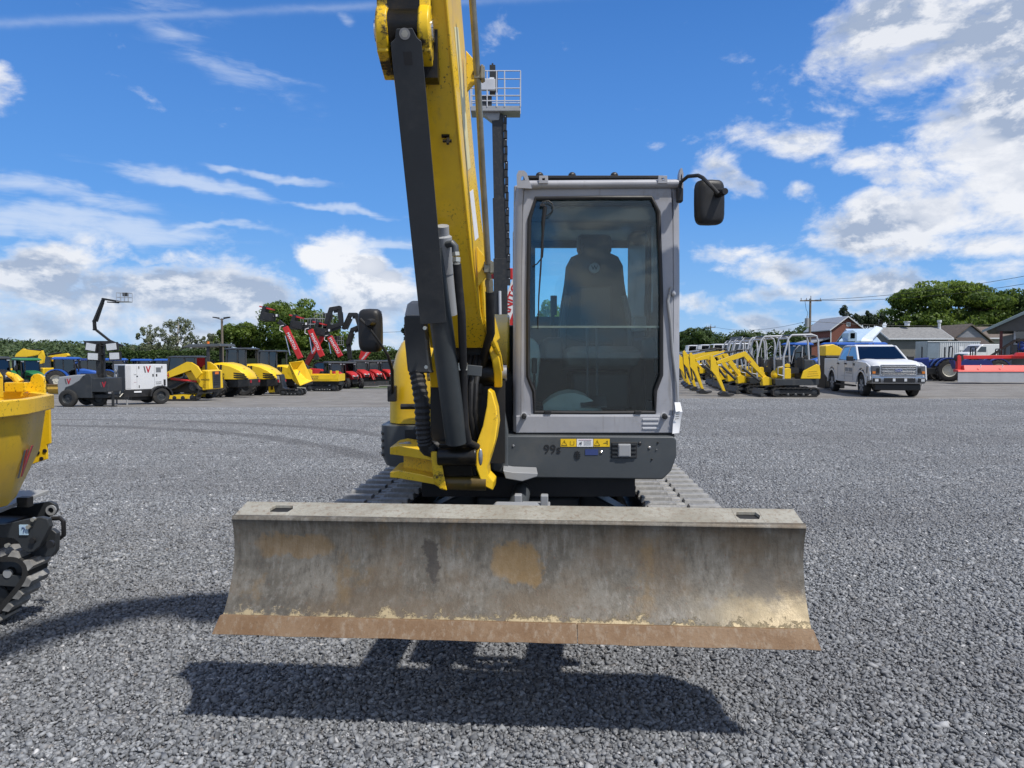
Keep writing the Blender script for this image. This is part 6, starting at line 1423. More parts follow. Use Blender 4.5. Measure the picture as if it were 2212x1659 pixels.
def roller(u, Y, label, cab, grp, head=172):
    T = thing('soil_roller', at(u, Y), label, 'roller', grp, rad(head))
    for s in (-1, 1): wheel(T, 0, s*.78, .60, .50, M_char, 16, out=s)
    mb = MB(); secs = []   # sloping hood to the rear
    for x, zt, zb, w in ((.18, 1.86, 1.0, .62), (-.3, 1.90, 1.0, .66), (-.8, 1.80, 1.0, .66), (-1.3, 1.58, 1.0, .62), (-1.62, 1.33, 1.0, .56), (-1.74, 1.12, 1.0, .52)):
        secs.append([(x, -w, zb), (x, w, zb), (x, w, zt-.12), (x, w*.8, zt), (x, -w*.8, zt), (x, -w, zt-.12)])
    mb.loft(secs); hd = mb.build('hood', M_yellow_far, T, ang=40)
    for s in (-1, 1):
        for k in range(3):
            mb = MB(); x = .04-.16*k; mb.prism([(x-.05, 1.46), (x+.05, 1.49), (x+.03, 1.78), (x-.07, 1.76)], s*.668-.02, s*.668+.02, 'y'); mb.build('vent', M_black, hd)
        for k in range(3):
            z = 1.34-.115*k; mb = MB(); mb.prism([(-.70-.05*k, z-.03), (-.60-.05*k, z+.055), (-1.52-.09*k, z-.02), (-1.60-.09*k, z-.085)], s*.56-.08, s*.56+.085, 'y'); mb.build('louvre', M_black, hd)
        text('WACKER', .15, M_ink, hd, (-.18, s*.672, 1.26), (-s, 0, 0), (0, 0, 1)); text('NEUSON', .15, M_ink, hd, (-.18, s*.672, 1.12), (-s, 0, 0), (0, 0, 1))
    logo(hd, (-1.25, .20, 1.585), (0, 1, 0), (.9, 0, .40), .26, .012, (-.4, 0, .9))
    mb = MB(); mb.box((-.75, 0, .78), (1.9, .95, .44)); mb.prism([(-1.2, .55), (-1.85, .62), (-1.85, 1.0), (-1.2, 1.0)], -.62, .62, 'y'); mb.build('rear_frame', M_blackm, T, bevel=.03)
    for s in (-1, 1): mb = MB(); mb.box((-1.86, s*.45, .88), (.06, .12, .14)); mb.build('tail_light', M_logo_r, T)
    mb = MB(); mb.box((1.0, 0, .95), (1.5, 1.45, .18)); mb.box((1.2, 0, .6), (1.0, .9, .5)); mb.build('platform', M_blackm, T, bevel=.02)
    mb = MB(); mb.lathe([(0, -.80), (.55, -.80), (.60, -.78), (.60, .78), (.55, .80), (0, .80)], (2.3, 0, .60), 'y', 28); mb.build('drum', M_steel, T)
    for s in (-1, 1): mb = MB(); mb.box((1.95, s*.90, .62), (1.7, .12, .28)); mb.build('drum_frame', M_yellow_far, T, bevel=.02)
    if cab:
        cab_box(T, .02, 1.30, 1.45, 1.05, 2.72, M_char, M_char, .12, .12, .055, .12)
        for k in range(5):
            pass
    else:
        for x, s in ((.45, -1), (.45, 1)):
            mb = MB(); mb.box((x, s*.62, 1.9), (.16, .12, 1.75)); mb.build('roll_post', M_char, T, bevel=.02)
        mb = MB(); mb.loft([[(-.35, -.78, 2.76), (1.9, -.78, 2.70), (1.9, .78, 2.70), (-.35, .78, 2.76)], [(-.3, -.74, 2.90), (1.5, -.74, 2.88), (1.5, .74, 2.88), (-.3, .74, 2.90)]]); mb.build('canopy_roof', M_dgrey, T, bevel=.02)
        mb = MB(); mb.box((.85, 0, 1.35), (.5, .55, .16)); mb.box((.6, 0, 1.7), (.14, .5, .6)); mb.build('seat', M_seat, T, bevel=.04)
        mb = MB(); mb.cyl((.45, .62, 2.90), (.45, .62, 3.02), .07, n=10); mb.build('beacon', M_orange, T)
        mb = MB(); mb.tube([(1.5, 0, 1.0), (1.35, 0, 1.7)], .05, 6); mb.lathe([(.19, 0), (.21, .02), (.19, .04)], (1.35, 0, 1.7), 'z', 16); mb.build('steering_wheel', M_black, T)
    return T

def track_loader(u, Y, label):
    T = thing('track_loader', at(u, Y), label, 'track loader', None, rad(176))
    for s in (-1, 1):
        mb = MB(); w = .36; yc = s*.72; loop = [(-1.15, .55), (-.9, .88), (-.55, .95), (.2, .62), (.95, .36), (1.1, .2), (1.0, .04), (-.8, .04), (-1.0, .10)]
        secs = []; n = len(loop); 
        for i in range(n):
            for t in range(4):
                p = Vector(loop[i]).lerp(Vector(loop[(i+1) % n]), t/4); c = Vector((-.05, .42)); d = (p-c).normalized(); g = -.025 if (t % 2) else 0; p = p+d*g; q = p-d*.06
                secs.append([(p.x, yc-w/2, p.y), (p.x, yc+w/2, p.y), (q.x, yc+w/2, q.y), (q.x, yc-w/2, q.y)])
        secs.append(secs[0]); mb.loft(secs, caps=False); tr = mb.build('track', M_rubber, T, ang=20)
        mb = MB(); mb.prism([(-.85, .14), (.9, .10), (.85, .26), (-.2, .32), (-.85, .30)], yc-.12, yc+.12, 'y'); mb.build('track_frame', M_yellow_far, tr)
        for x, z, r in ((-.8, .70, .20), (.85, .22, .14), (-.75, .18, .13), (-.3, .16, .10), (.1, .16, .10), (.5, .16, .10)):
            mb = MB(); mb.lathe([(0, -.14), (r, -.12), (r, .12), (0, .14)], (x, yc, z), 'y', 14); mb.build('track_wheel', M_blackm, tr)
        mb = MB(); mb.prism([(-1.25, 1.30), (-1.05, 1.62), (-.75, 1.80), (-.55, 1.82), (.9, 1.10), (1.5, .62), (1.42, .45), (.8, .92), (-.75, 1.45), (-1.0, 1.05)], s*.86-.06, s*.86+.06, 'y'); la = mb.build('lift_arm', M_yellow_far, T)
        logo(la, (.35, s*.925, 1.20), (-s*.87, 0, s*.5) if s < 0 else (-.87, 0, .5), (.5, 0, .87), .18, .004, (0, s, 0))
        mb = MB(); mb.cyl((-.9, s*.74, .9), (.3, s*.74, 1.05), .06, n=10); mb.build('lift_cylinder', M_red, T)
        mb = MB(); mb.prism([(-1.30, .55), (-.55, .95), (-.3, 1.35), (-1.18, 1.42), (-1.34, 1.35)], s*.60-.02, s*.60+.06, 'y'); sd_ = mb.build('side_panel', M_yellow_far, T)
    mb = MB(); mb.box((-.25, 0, .75), (2.1, 1.0, .7)); mb.build('body', M_blackm, T, bevel=.03)
    mb = MB(); mb.loft([[(-1.50, -.66, .55), (-1.12, -.66, .50), (-1.12, .66, .50), (-1.50, .66, .55)], [(-1.46, -.66, 1.42), (-1.12, -.66, 1.45), (-1.12, .66, 1.45), (-1.46, .66, 1.42)]]); rd = mb.build('rear_door', M_yellow_far, T, bevel=.04)
    mb = MB(); mb.box((-1.495, 0, .98), (.03, .74, .80)); gp = mb.build('grille_panel', M_char, rd, bevel=.01)
    for k in range(5): mb = MB(); mb.box((-1.515, 0, .76+.10*k), (.02, .5, .045)); mb.build('grille_slat', M_ink, gp)
    mb = MB(); mb.box((-1.515, 0, 1.30), (.012, .34, .12)); mb.build('badge', M_orange, rd)
    mb = MB(); mb.box((-1.50, .0, .60), (.03, .24, .03)); mb.build('rear_plate', M_ink, rd)
    text('WACKER', .10, M_ink, rd, (-1.3, -.67, 1.0), (1, 0, 0), (0, 0, 1)); text('WACKER', .10, M_ink, rd, (-1.3, .67, 1.0), (-1, 0, 0), (0, 0, 1))
    cab_box(T, -.75, .62, 1.0, 1.05, 2.0, M_char, M_char, .10, .05, .05, .10)
    mb = MB(); mb.prism([(1.45, .08), (2.1, .05), (2.08, .12), (1.6, .22), (1.5, .6), (1.4, .65)], -.95, .95, 'y'); mb.build('bucket', M_blackm, T)

def mini_ex(o, head, label, grp, variant=0, cab=False):
    T = thing('mini_excavator', o, label, 'mini excavator', grp, rad(head))
    for s in (-1, 1): track_unit(T, 0, s*.40, 1.80, .37, .23)
    mb = MB(); mb.box((0, 0, .30), (.7, .7, .18)); mb.cyl((0, 0, .36), (0, 0, .46), .30, n=20); mb.build('undercarriage', M_blackm, T)
    mb = MB(); mb.prism([(1.15, .03), (1.30, .03), (1.34, .12), (1.28, .32), (1.20, .32), (1.22, .12)], -.50, .50, 'y'); mb.box((.95, .25, .2), (.6, .07, .09)); mb.box((.95, -.25, .2), (.6, .07, .09)); mb.build('dozer_blade', M_char, T, bevel=.008)
    # upper deck
    mb = MB(); secs = []
    for z, k in ((.44, .04), (.50, 0), (.68, 0)):
        secs.append([(.78-k, -.48, z), (.78-k, .48, z), (-.55, .48, z), (-.93+k, .30, z), (-.98+k, 0, z), (-.93+k, -.30, z), (-.55, -.48, z)])
    mb.loft(secs); mb.build('deck', M_char, T, bevel=.01)
    mb = MB(); secs = []
    for z, k in ((.68, 0), (.95, .0), (1.25, .06), (1.40, .20)):
        secs.append([(-.30, -.46, z), (-.30, .46, z), (-.60, .46, z), (-.95+k, .28, z), (-1.0+k, 0, z), (-.95+k, -.28, z), (-.60, -.46, z)])
    mb.loft(secs); mb.build('engine_housing', M_char, T, bevel=.02, ang=50)
    for s in (-1, 1):
        mb = MB(); mb.prism([(-.16, .69), (-.25, .98), (-.74, 1.24), (-.86, 1.20), (-.91, .92), (-.90, .69)], s*.475-.02, s*.475+.02, 'y'); pn = mb.build('side_panel', M_yellow_far, T, bevel=.02)
        for k in range(3): mb = MB(); mb.box((-.62, s*.50, .82+.08*k), (.42-.05*k, .012, .018), (0, rad(4), 0)); mb.build('panel_rib', M_yellow, pn)
        mb = MB(); mb.prism([(.20, .69), (.20, 1.06), (.28, 1.10), (.44, 1.06), (.44, .69)], s*.40-.08, s*.40+.08, 'y'); mb.build('front_box', M_yellow_far, T, bevel=.02)
    mb = MB(); mb.ell((.58, -.18, .82), (.13, .10, .18), 12, 8); mb.build('boom_lamp_cover', M_yellow_far, T)
    mb = MB(); mb.box((-.10, 0, .98), (.48, .46, .14)); mb.box((-.34, 0, 1.25), (.12, .44, .50)); mb.build('seat', M_seat, T, bevel=.04)
    for s in (-1, 1):
        mb = MB(); mb.box((.02, s*.30, 1.0), (.34, .10, .22)); mb.tube([(.14, s*.30, 1.1), (.18, s*.30, 1.32)], .018, 6); mb.build('joystick_console', M_black, T)
    if cab:
        cab_box(T, -.66, .50, .96, .95, 2.22, M_white, M_white, .16, .03, .042, .07)
        mb = MB(); mb.box((-.08, .47, .85), (1.1, .03, .30)); mb.box((-.08, -.47, .85), (1.1, .03, .30)); mb.build('cab_door_panel', M_char, T)
    else:
        mb = MB()
        for s in (-1, 1): mb.tube([(.46, s*.44, .68), (.48, s*.46, 1.5), (.30, s*.46, 2.20), (.18, s*.46, 2.32), (-.55, s*.46, 2.34), (-.74, s*.46, 2.28), (-.80, s*.46, 2.1), (-.86, s*.44, 1.2)], .036, 8)
        mb.tube([(.30, -.46, 2.20), (.30, .46, 2.20)], .03, 6); mb.tube([(-.74, -.46, 2.28), (-.74, .46, 2.28)], .03, 6); mb.build('canopy_frame', M_lgrey, T)
        mb = MB(); mb.loft([[(.22, -.45, 2.30), (-.62, -.45, 2.33), (-.62, .45, 2.33), (.22, .45, 2.30)], [(.18, -.42, 2.35), (-.58, -.42, 2.37), (-.58, .42, 2.37), (.18, .42, 2.35)]]); mb.build('canopy_roof', M_char, T)
        mb = MB(); mb.tube([(-.20, -.50, 1.25), (-.30, -.50, 1.75), (-.48, -.50, 1.95), (-.62, -.50, 1.9), (-.60, -.50, 1.45)], .018, 6, closed=True); mb.build('side_guard', M_lgrey, T)
        mb = MB(); mb.tube([(.46, .46, 1.15), (.68, .46, 1.12), (.68, .46, .85), (.46, .46, .8)], .016, 6); mb.build('grab_rail', M_lgrey, T)
    # swing bracket, boom, dipper, bucket
    mb = MB(); mb.prism([(.78, .45), (1.12, .42), (1.16, .70), (1.02, .78), (.80, .70)], -.16, .16, 'y'); mb.build('swing_bracket', M_yellow_far, T, bevel=.01)
    v = variant*.10
    F, K, Tp = Vector((.98, .70)), Vector((1.80-v, 1.62+v*.5)), Vector((2.85, 1.28+v))
    def off(a, b, d): n_ = (b-a).normalized(); return Vector((-n_.y, n_.x))*d
    o1, o2 = off(F, K, 1), off(K, Tp, 1)
    def bez(t): return F.lerp(K, t).lerp(K.lerp(Tp, t), t)
    top, bot_ = [], []
    for i in range(9):
        t = i/8; p = F.lerp(K, min(1, t*2)) if t <= .5 else K.lerp(Tp, (t-.5)*2)
        nn = (o1 if t < .45 else o2 if t > .55 else (o1+o2).normalized()); th = .055+.045*math.sin(math.pi*t)
        top.append(tuple(p+nn*th)); bot_.append(tuple(p-nn*th))
    mb = MB(); mb.prism(top+bot_[::-1], -.075, .075, 'y'); bm_ = mb.build('boom', M_yellow_far, T, bevel=.006)
    logo(bm_, (1.62-v, -.077, 1.32+v*.3), (-.75, 0, -.66), (-.66, 0, .75), .10, .003, (0, -1, 0)); logo(bm_, (1.62-v, .077, 1.32+v*.3), (.75, 0, .66), (-.66, 0, .75), .10, .003, (0, 1, 0))
    mb = MB(); mb.cyl((F.x+.2, 0, F.y-.12), (K.x+.05, 0, K.y-.55), .05, n=10); mb.build('boom_cylinder', M_char, T)
    mb = MB(); mb.cyl((K.x+.05, 0, K.y-.55), (K.x+.12, 0, K.y-.20), .024, n=8); mb.build('cylinder_rod', M_chrome, T)
    mb = MB(); mb.cyl((K.x+.05, 0, K.y+.14), (K.x+.75, 0, K.y+.05), .045, n=10); mb.build('arm_cylinder', M_char, T)
    mb = MB(); mb.cyl((K.x+.75, 0, K.y+.05), (Tp.x+.18, 0, Tp.y+.22), .022, n=8); mb.build('cylinder_rod', M_chrome, T)
    A = [(Tp.x+.18, Tp.y+.30), (Tp.x+.25, Tp.y+.24), (Tp.x+.22, Tp.y-.28), (Tp.x+.04, Tp.y-.48), (2.60, .20), (2.50, .20), (Tp.x-.09, Tp.y-.42), (Tp.x-.05, Tp.y-.02), (Tp.x+.10, Tp.y+.20)]
    mb = MB(); mb.prism(A, -.06, .06, 'y'); mb.build('dipper_arm', M_yellow_far, T, bevel=.006)
    mb = MB(); mb.cyl((Tp.x+.24, 0, Tp.y+.1), (Tp.x+.10, 0, .55), .035, n=8); mb.build('bucket_cylinder', M_char, T)
    mb = MB(); mb.prism([(2.60, .22), (2.75, .12), (2.72, .03), (2.45, .02), (2.22, .06), (2.20, .12), (2.42, .10), (2.52, .16)], -.2, .2, 'y'); mb.build('bucket', M_blackm, T, bevel=.005)
    mb = MB(); mb.tube([(F.x+.1, .05, F.y+.15), (K.x-.1, .05, K.y+.16), (K.x+.3, .05, K.y+.15)], .022, 6); mb.build('hydraulic_hose', M_hose, T)
    return T

M_hlens = mat('clear_headlight', (.13, .135, .15), .10, .4, 0, var=.3, dscale=14, coat=.8)
def pickup(o, head, label):
    T = thing('pickup_truck', o, label, 'pickup truck', None, rad(head)); w = 1.0
    xf_, xr = 1.84, -1.84
    for x in (xf_, xr):
        for s in (-1, 1): 
            wo_ = wheel(T, x, s*.86, .41, .28, M_dgrey, 0, out=s, rr=.66)
            for k in range(6):
                a = k*math.pi/3; mb = MB(); mb.prism([(x+.05*math.cos(a+1.2), .41+.05*math.sin(a+1.2)), (x+.05*math.cos(a-1.2), .41+.05*math.sin(a-1.2)), (x+.25*math.cos(a-.13), .41+.25*math.sin(a-.13)), (x+.25*math.cos(a+.13), .41+.25*math.sin(a+.13))], s*.955, s*.985, 'y'); mb.build('spoke', M_grey, wo_)
    def archside(s):     # lower body side with wheel arches
        def ar(cx_): return [(cx_+.50*math.cos(rad(a)), .44+.50*math.sin(rad(a))) for a in range(180, -1, -20)]
        pts = [(-2.95, .62), (-2.95, 1.28), (-1.0, 1.28), (-1.0, 1.22), (1.2, 1.20), (2.3, 1.14), (2.72, 1.02), (2.80, .60)]+[(2.80, .55)]+[(p[0], p[1]) for p in ar(xf_)[::-1]]+[(.9, .42), (-.9, .42)]+[(p[0], p[1]) for p in ar(xr)[::-1]]
        return pts
    for s in (-1, 1):
        mb = MB(); mb.prism(archside(s), s*.94, s*1.0, 'y'); sp_ = mb.build('side_panel', M_white, T, bevel=.02)
        for cx_ in (xf_, xr):
            mb = MB(); a0 = [(cx_+.56*math.cos(rad(a)), .44+.56*math.sin(rad(a))) for a in range(180, -1, -15)]; a1 = [(cx_+.50*math.cos(rad(a)), .44+.50*math.sin(rad(a))) for a in range(180, -1, -15)]
            mb.prism(a0+a1[::-1], s*.985, s*1.015, 'y'); mb.build('arch_lip', M_white, sp_)
        for xd_ in (.92, -.12, -1.0): mb = MB(); mb.box((xd_, s*1.001, .85), (.012, .006, .72)); mb.build('door_gap', M_ink, sp_)
        mb = MB(); mb.prism([(-.55, .64), (.86, .64), (.86, .60), (-.55, .60)], s*.998, s*1.006, 'y'); mb.build('door_crease', M_lgrey, sp_)
        for xh in (.0, -.95): mb = MB(); mb.box((xh+.12-.1, s*1.02, 1.08), (.22, .04, .05)); mb.build('door_handle', M_black, sp_, bevel=.01)
        mb = MB(); mb.box((0, s*.98, .36), (2.1, .16, .06)); mb.build('running_board', M_black, T)
        mb = MB(); mb.box((1.02, s*1.008, 1.06), (.22, .012, .08)); mb.build('fender_badge', M_dgrey, sp_)
    mb = MB(); mb.box((-.1, 0, .62), (5.2, 1.86, .30)); mb.build('floor_pan', M_blackm, T)
    for s in (-1, 1):       # door lettering, too small to read in the photograph: blurred strokes of its size
        mb = MB(); rr_ = random.Random(4); x = .82
        for k in range(11):
            wd = rr_.choice((.045, .06, .07)); hh = .15
            if k == 6: x -= .05
            mb.box((x-wd/2, s*1.008, .86), (wd*.35, .012, hh)); mb.box((x-wd/2-.01, s*1.008, .86+rr_.choice((-.06, 0, .06))), (wd, .012, .03)); x -= wd+.022
        mb.box((.42, s*1.008, .73), (.72, .012, .035)); mb.build('door_lettering', M_grey, T, smooth=False)
    mb = MB(); secs = []      # bonnet
    for x, z, k in ((1.15, 1.24, 0), (1.7, 1.24, .0), (2.2, 1.20, .02), (2.55, 1.13, .05), (2.72, 1.03, .10)):
        secs.append([(x, -.94+k, z-.14), (x, -.88+k, z-.02), (x, -.60, z+.035), (x, -.40, z+.015), (x, .40, z+.015), (x, .60, z+.035), (x, .88-k, z-.02), (x, .94-k, z-.14)])
    mb.loft(secs, caps=True, closed=True); mb.build('bonnet', M_white, T, ang=50)
    mb = MB(); mb.box((-2.0, 0, .8), (1.9, 1.7, .05)); mb.box((-2.93, 0, .95), (.05, 1.9, .64)); mb.build('cargo_bed', M_white, T)
    # cabin: glasshouse
    zr = 1.94; cabs = [(1.22, 1.20), (.42, zr-.05), (.22, zr), (-.85, zr), (-1.02, zr-.05), (-1.10, 1.25)]
    mb = MB(); mb.loft([[(.46, -.72, zr-.07), (.46, .72, zr-.07), (.22, .74, zr), (.22, -.74, zr)], [(.22, -.74, zr-.03), (.22, .74, zr-.03), (.20, .70, zr+.015), (.20, -.70, zr+.015)], [(-.85, -.74, zr-.04), (-.85, .74, zr-.04), (-.85, .70, zr+.015), (-.85, -.70, zr+.015)], [(-1.02, -.72, zr-.10), (-1.02, .72, zr-.10), (-1.0, .68, zr-.04), (-1.0, -.68, zr-.04)]]); mb.build('roof', M_white, T, ang=50)
    for s in (-1, 1):
        mb = MB(); mb.tube([(1.22, s*.90, 1.22), (.46, s*.74, zr-.06)], .040, 8); mb.tube([(.46, s*.74, zr-.06), (-.85, s*.75, zr-.04), (-1.02, s*.75, zr-.10), (-1.10, s*.92, 1.26)], .038, 8); mb.tube([(-.10, s*.92, 1.22), (-.12, s*.755, zr-.05)], .030, 6); mb.build('window_pillar', M_white, T)
        mb = MB(); quadwin(mb, [(1.12, s*.915, 1.21), (-.07, s*.93, 1.22), (-.10, s*.765, zr-.08), (.46, s*.76, zr-.09)], .01); mb.build('front_door_window', M_glassd, T, smooth=False)
        mb = MB(); quadwin(mb, [(-.13, s*.93, 1.22), (-1.06, s*.93, 1.26), (-.98, s*.76, zr-.11), (-.14, s*.765, zr-.08)], .01); mb.build('rear_door_window', M_glassd, T, smooth=False)
        mb = MB(); mb.box((.93, s*1.13, 1.30), (.10, .26, .22)); mb.box((.93, s*.98, 1.24), (.06, .12, .06)); mb.build('door_mirror', M_black, T, bevel=.03)
    mb = MB(); quadwin(mb, [(1.20, -.86, 1.235), (1.20, .86, 1.235), (.47, .71, zr-.075), (.47, -.71, zr-.075)], .01); ws = mb.build('windscreen', M_glassf, T, smooth=False)
    mb = MB(); quadwin(mb, [(-1.10, -.85, 1.26), (-1.10, .85, 1.26), (-1.02, .7, zr-.12), (-1.02, -.7, zr-.12)], .01); mb.build('rear_window', M_glassd, T, smooth=False)
    for s in (-.25, .45): mb = MB(); mb.tube([(1.24, s, 1.235), (1.16, s-.5, 1.275)], .012, 5); mb.build('wiper', M_black, ws)
    mb = MB(); mb.box((.5, 0, 1.05), (1.4, 1.7, .3)); mb.box((.05, .38, 1.35), (.14, .5, .6)); mb.box((.05, -.38, 1.35), (.14, .5, .6)); mb.build('cabin_interior', M_black, T)
    # front end
    mb = MB(); mb.box((2.66, 0, .84), (.22, 1.86, .42)); mb.build('front_panel', M_white, T, bevel=.05)
    mb = MB(); mb.ring([(-.62, .68), (.62, .68), (.66, .75), (.66, 1.0), (.60, 1.07), (-.60, 1.07), (-.66, 1.0), (-.66, .75)], [(-.56, .71), (.56, .71), (.60, .76), (.60, .99), (.55, 1.035), (-.55, 1.035), (-.60, .99), (-.60, .76)], 2.74, 2.80, 'x'); gr = mb.build('grille_surround', M_bumper, T)
    mb = MB(); mb.box((2.765, 0, .87), (.02, 1.22, .36)); mb.build('grille_back', M_ink, gr)
    for z, hh in ((1.005, .028), (.935, .045), (.82, .045), (.745, .028)):
        mb = MB(); mb.box((2.79, 0, z), (.04, 1.18, hh)); mb.build('grille_bar', M_bumper, gr, bevel=.006)
    for s in (-1, 1): mb = MB(); mb.box((2.795, s*.34, .878), (.03, .52, .022)); mb.build('grille_bar', M_chrome, gr)
    el = [(.14*math.cos(t), .878+.058*math.sin(t)) for t in [k*math.pi/10 for k in range(20)]]; e2 = [(y*.88, .878+(z-.878)*.84) for y, z in el]
    mb = MB(); mb.prism(el, 2.80, 2.825, 'x'); em = mb.build('emblem', M_chrome, gr); mb = MB(); mb.prism(e2, 2.82, 2.829, 'x'); mb.build('emblem_field', M_navy, em, smooth=False)
    text('Ford', .085, M_whitep, em, (2.831, 0, .878), (0, 1, 0), (0, 0, 1), 'emblem_script')
    for s in (-1, 1):
        mb = MB(); mb.loft([[(2.76, s*.66, .69), (2.81, s*.67, .72), (2.81, s*.67, 1.02), (2.76, s*.66, 1.04)], [(2.72, s*.94, .71), (2.785, s*.93, .74), (2.785, s*.93, 1.02), (2.72, s*.94, 1.04)], [(2.45, s*1.01, .76), (2.48, s*1.02, .78), (2.48, s*1.02, 1.0), (2.45, s*1.01, 1.02)]]); hl = mb.build('headlight', M_hlens, T, bevel=.01)
        mb = MB(); mb.box((2.82, s*.72, .87), (.03, .10, .16)); mb.build('headlight_bezel', M_ink, hl)
        mb = MB(); mb.box((2.80, s*.86, .80), (.05, .10, .08)); mb.build('turn_signal', M_amber, hl)
        mb = MB(); mb.box((2.90, s*.78, .55), (.06, .26, .13)); fg = mb.build('fog_lamp_recess', M_ink, T, bevel=.02); mb = MB(); mb.box((2.925, s*.80, .55), (.03, .12, .08)); mb.build('fog_lamp', M_lens, fg)
        mb = MB(); mb.box((2.945, s*.20, .56), (.02, .09, .09)); mb.build('tow_hook', M_white, T)
    mb = MB(); secs = []
    for y, x in ((-1.0, 2.62), (-.92, 2.80), (-.6, 2.88), (.6, 2.88), (.92, 2.80), (1.0, 2.62)): secs.append([(x-.12, y, .42), (x, y, .44), (x+.04, y, .55), (x+.02, y, .66), (x-.12, y, .67)])
    mb.loft(secs); bp_ = mb.build('front_bumper', M_bumper, T, ang=40)
    mb = MB(); mb.box((2.925, 0, .55), (.03, 1.08, .14)); mb.build('bumper_opening', M_ink, bp_, bevel=.01)
    mb = MB(); mb.box((2.66, 0, .34), (.26, 1.60, .16)); mb.build('front_valance', M_black, T, bevel=.03)
    mb = MB(); mb.box((-1.5, 0, 1.25), (2.7, 1.55, .10)); mb.build('bed_cover', M_char, T)
    zs_, zd_ = [-1, .25, .42, .67, 1.24, 1.94, 3], [-1, .25, .49, .79, 1.40, 1.98, 3.04]
    bpy.context.view_layer.update()
    for o_ in list(COL.objects):
        r_ = o_
        while r_.parent: r_ = r_.parent
        if r_ is T and o_.type == 'MESH' and o_.name.split('.')[0] not in ('wheel', 'rim', 'spoke', 'arch_lip', 'running_board'):
            for v_ in o_.data.vertices: v_.co.z = float(np.interp(v_.co.z, zs_, zd_))
    mb = MB(); mb.cyl((.2, -.0, zr+.01), (.16, 0, zr+.12), .015, n=6); mb.build('antenna', M_black, T)
    return T
# ------------------------------------------------------------------ left foreground row of machines
def generator():
    T = thing('generator_trailer', at(304, 28.9), 'white towable generator with grey and red logo on black two-wheel chassis', 'generator', None, rad(50))
    L, Wd, z0, z1 = 1.62, 1.10, .62, 1.62     # x along the long side, -y side faces the camera
    mb = MB(); mb.span((-L/2, -Wd/2, z0), (L/2, Wd/2, z1)); bx = mb.build('canopy', M_white, T, bevel=.02)
    y = -Wd/2
    def pan(name, x0, x1, za, zb, m, d=.006): mb = MB(); mb.span((x0, y-d, za), (x1, y-.001, zb)); return mb.build(name, m, bx, smooth=False)
    pan('ribbed_panel', -L/2+.03, -L/2+.20, z0+.05, z1-.05, M_lgrey)
    for k in range(4): pan('panel_rib', -L/2+.04+.04*k, -L/2+.055+.04*k, z0+.06, z1-.06, M_white, .012)
    for x in (-.38, .30): pan('door_gap', x-.005, x+.005, z0+.04, z1-.06, M_grey, .003)
    pan('vent_panel', .36, .56, 1.30, 1.50, M_grey, .01)
    for k in range(5): pan('vent_slat', .37, .55, 1.32+.036*k, 1.334+.036*k, M_char, .015)
    for x, z in ((.22, 1.18), (.36, 1.18)): pan('latch', x, x+.05, z-.05, z+.05, M_ink, .012)
    for x in (-.30, .60):
        for z in (1.50, .74): pan('hinge', x-.015, x+.015, z-.05, z+.05, M_ink, .014)
    pan('door_grip', .66, .74, .76, 1.0, M_ink, .014); pan('small_handle', -.40, -.34, 1.13, 1.17, M_ink, .012)
    text('WACKER', .055, M_ink, bx, (.46, y-.004, .90), (1, 0, 0), (0, 0, 1)); text('NEUSON', .055, M_ink, bx, (.46, y-.004, .83), (1, 0, 0), (0, 0, 1))
    text('---', .10, M_logo_r, bx, (-.45, y-.004, .92), (1, 0, 0), (0, 0, 1)); text('G50', .06, M_grey, bx, (-.45, y-.004, 1.22), (1, 0, 0), (0, 0, 1))
    logo(bx, (.03, y, 1.42), (1, 0, 0), (0, 0, 1), .26, .005, (0, -1, 0), .95)
    mb = MB(); mb.span((-L/2-.012, -Wd/2+.06, z0+.0), (-L/2+.01, .12, z1-.05)); mb.build('end_opening', M_ink, bx, smooth=False)
    for z, r in ((1.34, .10), (1.12, .12), (.90, .10)): mb = MB(); mb.lathe([(0, -.05), (r, -.03), (r, .0)], (-L/2-.03, .30, z), 'x', 14); mb.build('outlet', M_grey, bx)
    mb = MB(); mb.box((0, 0, .47), (1.75, 1.08, .30)); mb.box((.1, 0, .28), (1.2, .7, .2)); mb.build('chassis', M_black, T, bevel=.02)
    mb = MB(); mb.span((-.50, y-.02, .50), (-.22, y+.02, .56)); mb.build('marker_plate', M_whitep, T, smooth=False)
    for s in (-1, 1):
        wheel(T, .50, s*.62, .34, .20, M_char, 0, out=s)
        mb = MB(); pts = [(.50+.46*math.cos(rad(a)), .34+.42*math.sin(rad(a))) for a in range(0, 181, 20)]; inn = [(.50+.40*math.cos(rad(a)), .34+.37*math.sin(rad(a))) for a in range(0, 181, 20)]; mb.prism(pts+inn[::-1], s*.62-.14, s*.62+.14, 'y'); mb.build('fender', M_black, T)
        mb = MB(); mb.cyl((-.75, s*.5, 0), (-.75, s*.5, .5), .035, n=8); mb.build('jack_stand', M_grey, T)
    mb = MB(); mb.tube([(-.8, 0, .42), (-1.5, 0, .40)], .05, 8); mb.cyl((-1.35, 0, 0), (-1.35, 0, .75), .045, n=8); mb.build('tow_bar', M_black, T)
    mb = MB(); mb.tube([(-1.0, -.55, .62), (-1.05, -.58, .45), (-.92, -.58, .50), (-1.06, -.60, .35), (-.95, -.6, .28), (-1.0, -.6, .20)], .02, 6); mb.build('safety_chain', M_zinc, T)
generator()
